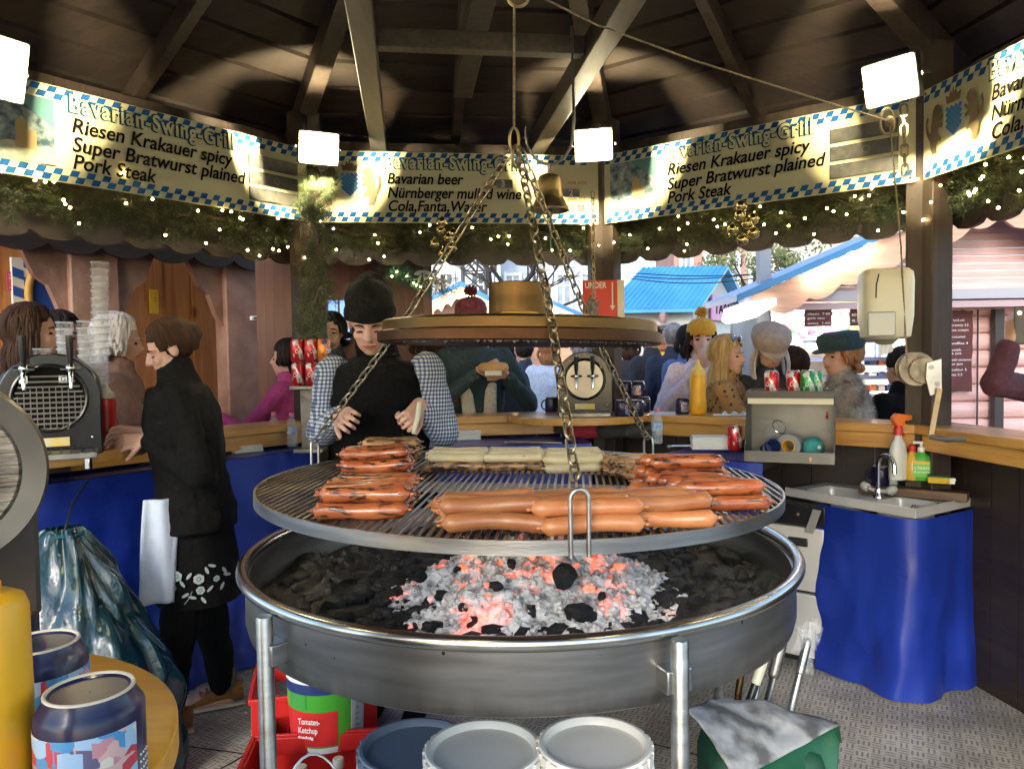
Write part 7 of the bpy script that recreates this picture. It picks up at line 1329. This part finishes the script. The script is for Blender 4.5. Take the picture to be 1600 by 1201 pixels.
def fuzz(o, part, mt, n, ln, seed):
    me = [c for c in o.children if c.name.split('.')[0] == part][0].data; rnd = random.Random(seed); m = MB(); P_ = me.polygons
    for i in range(n):
        f_ = P_[rnd.randrange(len(P_))]; nn = f_.normal; q = (nn+V((rnd.uniform(-.6, .6), rnd.uniform(-.6, .6), -.7))).normalized()*ln*rnd.uniform(.6, 1.3); s = nn.orthogonal().normalized()*.0035; p = f_.center-nn*.002; m.add([p-s, p+s, p+q], [(0, 1, 2)])
    return m.build('fur', mt, o, smooth=0, fix=False)
def loc_of(o_loc, rz, P): return MX.Rotation(-rz, 3, 'Z') @ (V(P)-V(o_loc))
# --- the man at the grill
ml = V((-.505, 3.10, 0)); mr = PI-.10
LH = loc_of(ml, mr, at(522, 650, 2.72)); RHd = loc_of(ml, mr, at(652, 645, 2.84))
# his right hand (photo left) grips the chain; local -x is his left

man, hpm, ARm = person('man in black beanie, black vest and gingham shirt holding the chain and a scraper', ml, mr, 1.77, lean=.14, pitch=-.50, yaw=.16, armR=(V((.255, .09, 1.20)), LH-V((-.0, .075, -.0))), armL=(V((-.245, .09, 1.19)), RHd-V((0, .05, -.03))), handR=(V((-.35, .8, .0)), V((-.6, -.3, -.5))), handL=(V((.25, .70, -.55)), V((.6, -.3, -.3))), jacket='vest', sleeve_mat='shirt', pants='jeans', hat=('beanie', 'black'), vox=.0044, fem=False, collar=2, curl=1.35, eyes_down=True, real=True, jl=.82, bare=.10, skin='skin2', headoff=(-.0, .04, -.012))
q = at(652, 655, 2.80); o = thing('scraper', 'steel scraper with pale handle in the hand of the man in beanie', 'scraper', q); m = MB(); m.tube([V((.005, .03, .06)), V((0, 0, 0)), V((-.012, -.03, -.05))], [.009, .010, .008], 8); m.build('handle', D['cream'], o, smooth=60); m = MB(); m.box((-.022, -.055, -.085), (.05, .004, .06), MX.Rotation(rad(-30), 3, 'X')); m.build('blade', D['steel'], o)
# --- the woman in black, seen from the side
wl = V((-1.315, 3.10, 0)); wr = PI/2+.38
W1 = loc_of(wl, wr, at(228, 686, 2.98)); W2 = loc_of(wl, wr, at(222, 676, 3.06))
wom, hpw, ARw = person('woman in black jacket and floral apron skirt, in profile, looking down at her hands', wl, wr, 1.66, lean=.05, pitch=-.38, yaw=.02, armL=(V((-.26, -.02, 1.06)), W1), armR=(V((.24, .02, 1.06)), W2), handL=(V((.15, .95, -.12)), V((.7, -.1, -.5))), handR=(V((-.2, .95, .05)), V((-.7, -.1, -.4))), jacket='black', pants='black', puff=.045, wide=1.08, hair=('brown', 'bun', 0), vox=.0044, curl=.55, eyes_down=True, real=True, collar=2, jl=.84, skin='skin2', shoes=False, legs=((0, .12), (0, -.08)))
m = MB(); zz = [(.52, .185, .165), (.58, .19, .168), (.70, .185, .155), (.82, .175, .140), (.93, .160, .128), (.98, .158, .126)]
m.loft([[V((a*math.cos(t)*(1+.02*math.sin(t*7+z*4)), b_*math.sin(t)*(1+.025*math.sin(t*9+z*6)), z)) for t in [2*PI*i/60 for i in range(60)]] for z, a, b_ in zz]); sk_ = m.build('apron_skirt', CL['black'], wom, smooth=80)
m = MB(); rnd = random.Random(4); flw = flat('flower embroidery', (.33, .38, .38), .9)
def sidep(y, z): # point on the skirt side facing the camera (local -x)
    i = 0; a = .190; b_ = .166; yy = max(-.98, min(.98, y/b_)); return V((-a*1.035*math.sqrt(1-yy*yy)-.004, y, z))
def petal(cy, cz, ry, rz_, an, m):
    pts = [(cy+ry*math.cos(t)*math.cos(an)-rz_*math.sin(t)*math.sin(an), cz+ry*math.cos(t)*math.sin(an)+rz_*math.sin(t)*math.cos(an)) for t in [2*PI*i/10 for i in range(10)]]; m.add([sidep(y, z) for y, z in pts], [tuple(range(10))])
for cy, cz, s in ((.075, .66, 1), (.095, .615, .9), (-.005, .645, 1), (-.01, .60, .8), (-.07, .635, .6)):
    for ri, rr in ((.026*s, 0), ): 
        for j in range(6): a = j*PI/3+cz*9; petal(cy+math.cos(a)*.014*s, cz+math.sin(a)*.014*s, .0095*s, .007*s, a+PI/2, m)
    petal(cy, cz, .006*s, .006*s, 0, m)
for cy, cz, an in ((.12, .66, .6), (.115, .69, 1.2), (.085, .70, 1.8), (.135, .62, .2), (.045, .585, 2.6), (.02, .575, .3), (.055, .63, 1.0), (-.035, .675, 1.2), (-.055, .69, .4), (-.045, .60, 2.4), (-.10, .66, 1.1), (-.11, .64, .4), (.03, .66, 2.2), (-.02, .56, 1.0), (-.09, .60, 2)): petal(cy, cz, .016, .006, an, m)
m.tube([sidep(.05, .55), sidep(.03, .575), sidep(.02, .60)], .0015, 4); m.build('flower_embroidery', flw, sk_, smooth=0)
m = MB(); m.grid(lambda u, v: V((-.172-.02*v+.010*math.sin(u*9+v*3), .055+.125*u+.03*v, .965-.40*v)), 12, 24); tw = m.build('hanging_towel', M('pale blue cloth', (.50, .57, .66), (.60, .66, .74), 10, .85, bump=.2), None, smooth=180); sol = tw.modifiers.new('s', 'SOLIDIFY'); sol.thickness = .01; tw.parent = wom
for s, ly in ((-1, .12), (1, -.08)):
    b = V((s*.09, ly, 0)); m = MB(); prof = [(-.085, .036, .10), (-.05, .040, .105), (.0, .040, .10), (.06, .041, .075), (.11, .043, .055), (.155, .036, .042), (.18, .018, .03)]
    m.loft([[b+V((w_*math.cos(t), y, .022+(ht-.022)*(.5+.5*math.sin(t)))) for t in [2*PI*i/20 for i in range(20)]] for y, w_, ht in prof]); sh = m.build('shoe', M('tan suede', (.20, .085, .018), (.28, .13, .03), 40, .8), wom, smooth=60)
    m = MB(); m.loft([[b+V(((w_+.004)*math.cos(t), y*1.03, .012+.010*math.sin(t))) for t in [2*PI*i/20 for i in range(20)]] for y, w_, ht in prof]); m.build('sole', D['biscuit'], sh); m = MB()
    for i in range(4): y = .035+.026*i; z = .095-.013*i; m.tube([b+V((-.022, y, z-.002)), b+V((0, y+.006, z+.008)), b+V((.022, y, z-.002))], .0035, 6)
    m.build('laces', flat('red lace', (.34, .05, .03)), sh); m = MB(); m.cap(b+V((0, -.012, .09)), b+V((0, -.008, .15)), .046, 14, .050); m.build('sock', flat('grey sock', (.10, .09, .07), .9), sh)
m = MB(); m.tube([hpw(.03, .07, -.145), hpw(.02, .10, -.20), hpw(.0, .11, -.26)], .003, 6); m.build('zip', D['steel'], wom)
# --- people beyond the counters (feet on the ground outside)
G = -.16
def bg(label, px, py, Y, rz, h=1.68, **kw):
    """px, py = centre of the head in the photo"""
    Y = Yr(px, py, Y) if Y < 3 else Y; p = at(px, py, Y); hc = h/1.70*1.585; kw.setdefault('vox', .013); z = p.z-hc; return person(label, V((p.x, p.y, z)), rz, h, **kw)
def fit(px, py, Y):
    Y = Yr(px, py, Y) if Y < 3 else Y
    return max(1.45, min(1.9, (at(px, py, Y).z-G)/1.585*1.70))
def bgf(label, px, py, Y, rz, **kw): return bg(label, px, py, Y, rz, fit(px, py, Y), **kw)
up = lambda s, x, y, z, ex=.30, ey=.10, ez=1.12: (V((s*ex, ey, ez)), V((x, y, z)))
o, f1, _ = bgf('blonde woman in leopard coat with hand at her chin, sunglasses on her head', 1134, 556, 2.54, -PI/2-.38, jacket='leopard', hair=('blonde', 'straight', .26), armR=(V((.26, .20, 1.08)), V((.06, .26, 1.30))), armL=(V((-.27, .12, 1.06)), V((-.10, .28, 1.20))), handR=(V((-.2, .3, 1)), V((-.6, .2, 0))), curl=1.0, yaw=-.35, wide=1.08); fuzz(o, 'jacket', CL['leopard'], 5000, .022, 1)
m = MB()
for s in (-1, 1): m.ell(f1(s*.038, .055, .098), (.030, .012, .022))
m.tube([f1(-.02, .07, .10), f1(.02, .07, .10)], .003); m.build('sunglasses', M('mirror lens', (.20, .25, .40), rough=.1, metal=.6), o)
o, f1, _ = bgf('woman in beige flat cap with her head bowed over her food', 1196, 546, 2.8, PI-.15, jacket='dark', hair=('white', 'straight', .20), hat=('flat', 'cap'), pitch=-.45, lean=.10, armL=up(-1, -.06, .25, 1.22), armR=up(1, .06, .25, 1.22), curl=1.0)
o, f1, _ = bgf('smiling woman in dark cap and grey brown fur coat, facing left', 1318, 556, 2.58, PI/2-.15, jacket='fur', hair=('ginger', 'straight', .05), hat=('flat', 'teal'), armL=up(-1, -.1, .22, 1.1), armR=up(1, .1, .22, 1.1), yaw=.35, wide=1.1); fuzz(o, 'jacket', CL['fur'], 6500, .034, 2)
bgf('woman in mustard beanie and pale pink coat with hand at her mouth', 1096, 530, 5.2, PI-.15, jacket='pink', hair=('brown', 'straight', .12), hat=('bobble', 'mustard'), skin='skin2', armR=(V((.26, .14, 1.12)), V((.03, .16, 1.40))), handR=(V((-.3, .1, 1)), V((0, -1, 0))), jl=.5)
bgf('person in dark blue jacket standing behind the woman in flat cap', 1238, 572, 2.9, .4, jacket='navy', hair=('brown', 'straight', .05))
bgf('person in black coat standing in the serving queue of the pink chalet', 1412, 575, 2.9, .3, jacket='black', hair=('dark', 'straight', 0))
pl_ = at(1668, 560, 3.35); pl_ = V((pl_.x, pl_.y, G)); pr_ = .9
person('person in maroon jumper holding up a dark phone at the right edge', pl_, pr_, 1.78, jacket='maroon', hair=('dark', 'straight', 0), real=True, armL=(loc_of(pl_, pr_, at(1556, 598, 3.12)), loc_of(pl_, pr_, at(1580, 532, 3.10))), handL=(V((.15, .0, 1)), V((.62, -.78, 0))), curl=.8, fem=False, vox=.007)
p = at(1602, 508, 3.06); o = thing('mobile_phone', 'dark phone held up at the right edge of the photo', 'phone', p, rad(-30)); m = MB(); m.box((0, 0, 0), (.078, .010, .155)); m.build('phone_body', D['black'], o, bev=.004); m = MB(); m.lathe([(.001, 0), (.008, 0), (.008, .003)], 12, (-.02, -.006, .05), MX.Rotation(PI/2, 3, 'X')); m.build('camera_lens', D['chrome'], o)
bgf('dark haired woman seen in profile at the left edge of the photo', 46, 520, 2.5, -1.25, jacket='teal', hair=('brown', 'straight', .16))
bgf('second dark haired person just behind the woman at the left edge', 92, 528, 2.75, -1.6, jacket='dark', hair=('dark', 'straight', .10))
o, f1, _ = bgf('white haired woman in brown coat eating, behind the left counter', 180, 532, 2.46, -1.15, jacket='brown', hair=('white', 'wavy', .07), armL=(V((-.26, .16, 1.06)), V((-.05, .20, 1.32))), armR=(V((.26, .16, 1.06)), V((.05, .26, 1.30))), handL=(V((.3, .3, .8)), V((.6, -.2, 0))), curl=.9, pitch=-.15); tuft(o, CL['brown'], 'scarf_collar', V((0, .0, 1.36)), (.15, .12, .06), 900, .04, 3)
bgf('dark haired woman far away by the lit window of the dark stall', 518, 520, 5.0, PI, jacket='dark', hair=('dark', 'wavy', .04))
bgf('person in magenta top reaching out beyond the post at left of the man', 452, 560, 4.9, PI/2, jacket='magenta', hair=('dark', 'straight', .05), armL=(V((-.2, .22, 1.15)), V((-.1, .45, 1.25))))
o, f1, _ = bgf('person in maroon bobble hat and dark jacket with cream scarf holding food behind the hood', 736, 500, 2.52, PI+.35, jacket='teal', hair=('dark', 'straight', 0), hat=('bobble', 'knit'), armL=(V((-.30, .14, 1.10)), V((-.10, .28, 1.28))), armR=(V((.27, .14, 1.10)), V((.05, .28, 1.30))), handL=(V((.8, .5, .2)), V((0, -1, .2))), handR=(V((-.8, .5, .2)), V((0, -1, .2))), curl=1.0, wide=1.15, jl=.7)
m = MB()
for s in (-1, 1): m.tube([V((s*.07, .0, 1.44)), V((s*.085, .12, 1.36)), V((s*.065, .155, 1.15)), V((s*.08, .165, .90))], [.035, .04, .045, .05], 10, flat=.5)
m.build('scarf', cloth('cream scarf', (.48, .43, .33)), o, smooth=80)
p = o.matrix_basis @ V((-.02, .37, 1.47)); q = thing('bread_roll', 'bread roll in a napkin held by the person in bobble hat', 'food', p); m = MB(); m.cap((-.06, 0, 0), (.06, 0, 0), .032, 14); m.build('roll', M('baked crust', (.45, .24, .08), (.58, .36, .15), 20, .6), q, smooth=80); m = MB(); m.grid(lambda u, v: V((-.05+.10*u, -.036*math.cos((v-.5)*3), -.036*math.sin((v-.2)*2.5)-.012)), 10, 10); m.build('napkin', D['paper'], q, smooth=180)
o, f1, _ = bgf('person in grey parka with a fur hood, right of the man', 668, 540, 2.5, .5, jacket='grey', hair=('brown', 'straight', .05), wide=1.1, jl=.6); tuft(o, M('tan hood fur', (.26, .16, .07), (.42, .28, .13), 30, .9), 'hood_fur', V((0, -.06, 1.42)), (.17, .12, .07), 1600, .06, 4)
crowd = 'crowd walking through the market alley'
for i, (px, py, Y, rz, jk, hr, lb, kw) in enumerate(((857, 546, 7.5, .1, 'white', ('ginger', 'straight', .1), 'person in a long white coat seen below the hood', dict(jl=.5)), (905, 548, 8.2, .3, 'blue', ('grey', 'straight', 0), 'person in blue jacket left of the dark tap machine', {}), (820, 550, 8.0, -.3, 'navy', ('dark', 'straight', 0), 'person in navy coat left of the white coat', {}), (785, 552, 6.4, .2, 'dark', ('brown', 'straight', .1), 'person with dark rucksack behind the bobble hat', {}), (1018, 530, 7.6, .4, 'dark', ('dark', 'straight', 0), 'person in black coat at the left of the alley beside the tap machine', {}), (1052, 528, 7.2, .15, 'navy', ('grey', 'straight', 0), 'tall man in navy coat walking away down the alley', dict(jl=.55, fem=False)), (1038, 535, 9.5, 0, 'mustard', ('ginger', 'straight', .05), 'person in mustard jacket far down the alley', {}), (1075, 532, 6.6, .3, 'blue', ('dark', 'straight', .1), 'person in pale blue jacket just left of the pink coat', {}), (985, 540, 8.6, -.2, 'dark', ('brown', 'straight', .1), 'person behind the barrel of the tap machine', {}), (700, 535, 6.2, .5, 'navy', ('brown', 'straight', .1), 'person in blue coat behind the fur hood', {}), (945, 545, 9.0, .1, 'grey', ('dark', 'straight', 0), 'person in grey far behind the tap machine', {}))):
    bgf(lb, px, py, Y, rz, jacket=jk, hair=hr, group=crowd, vox=.02, face=False, **kw)
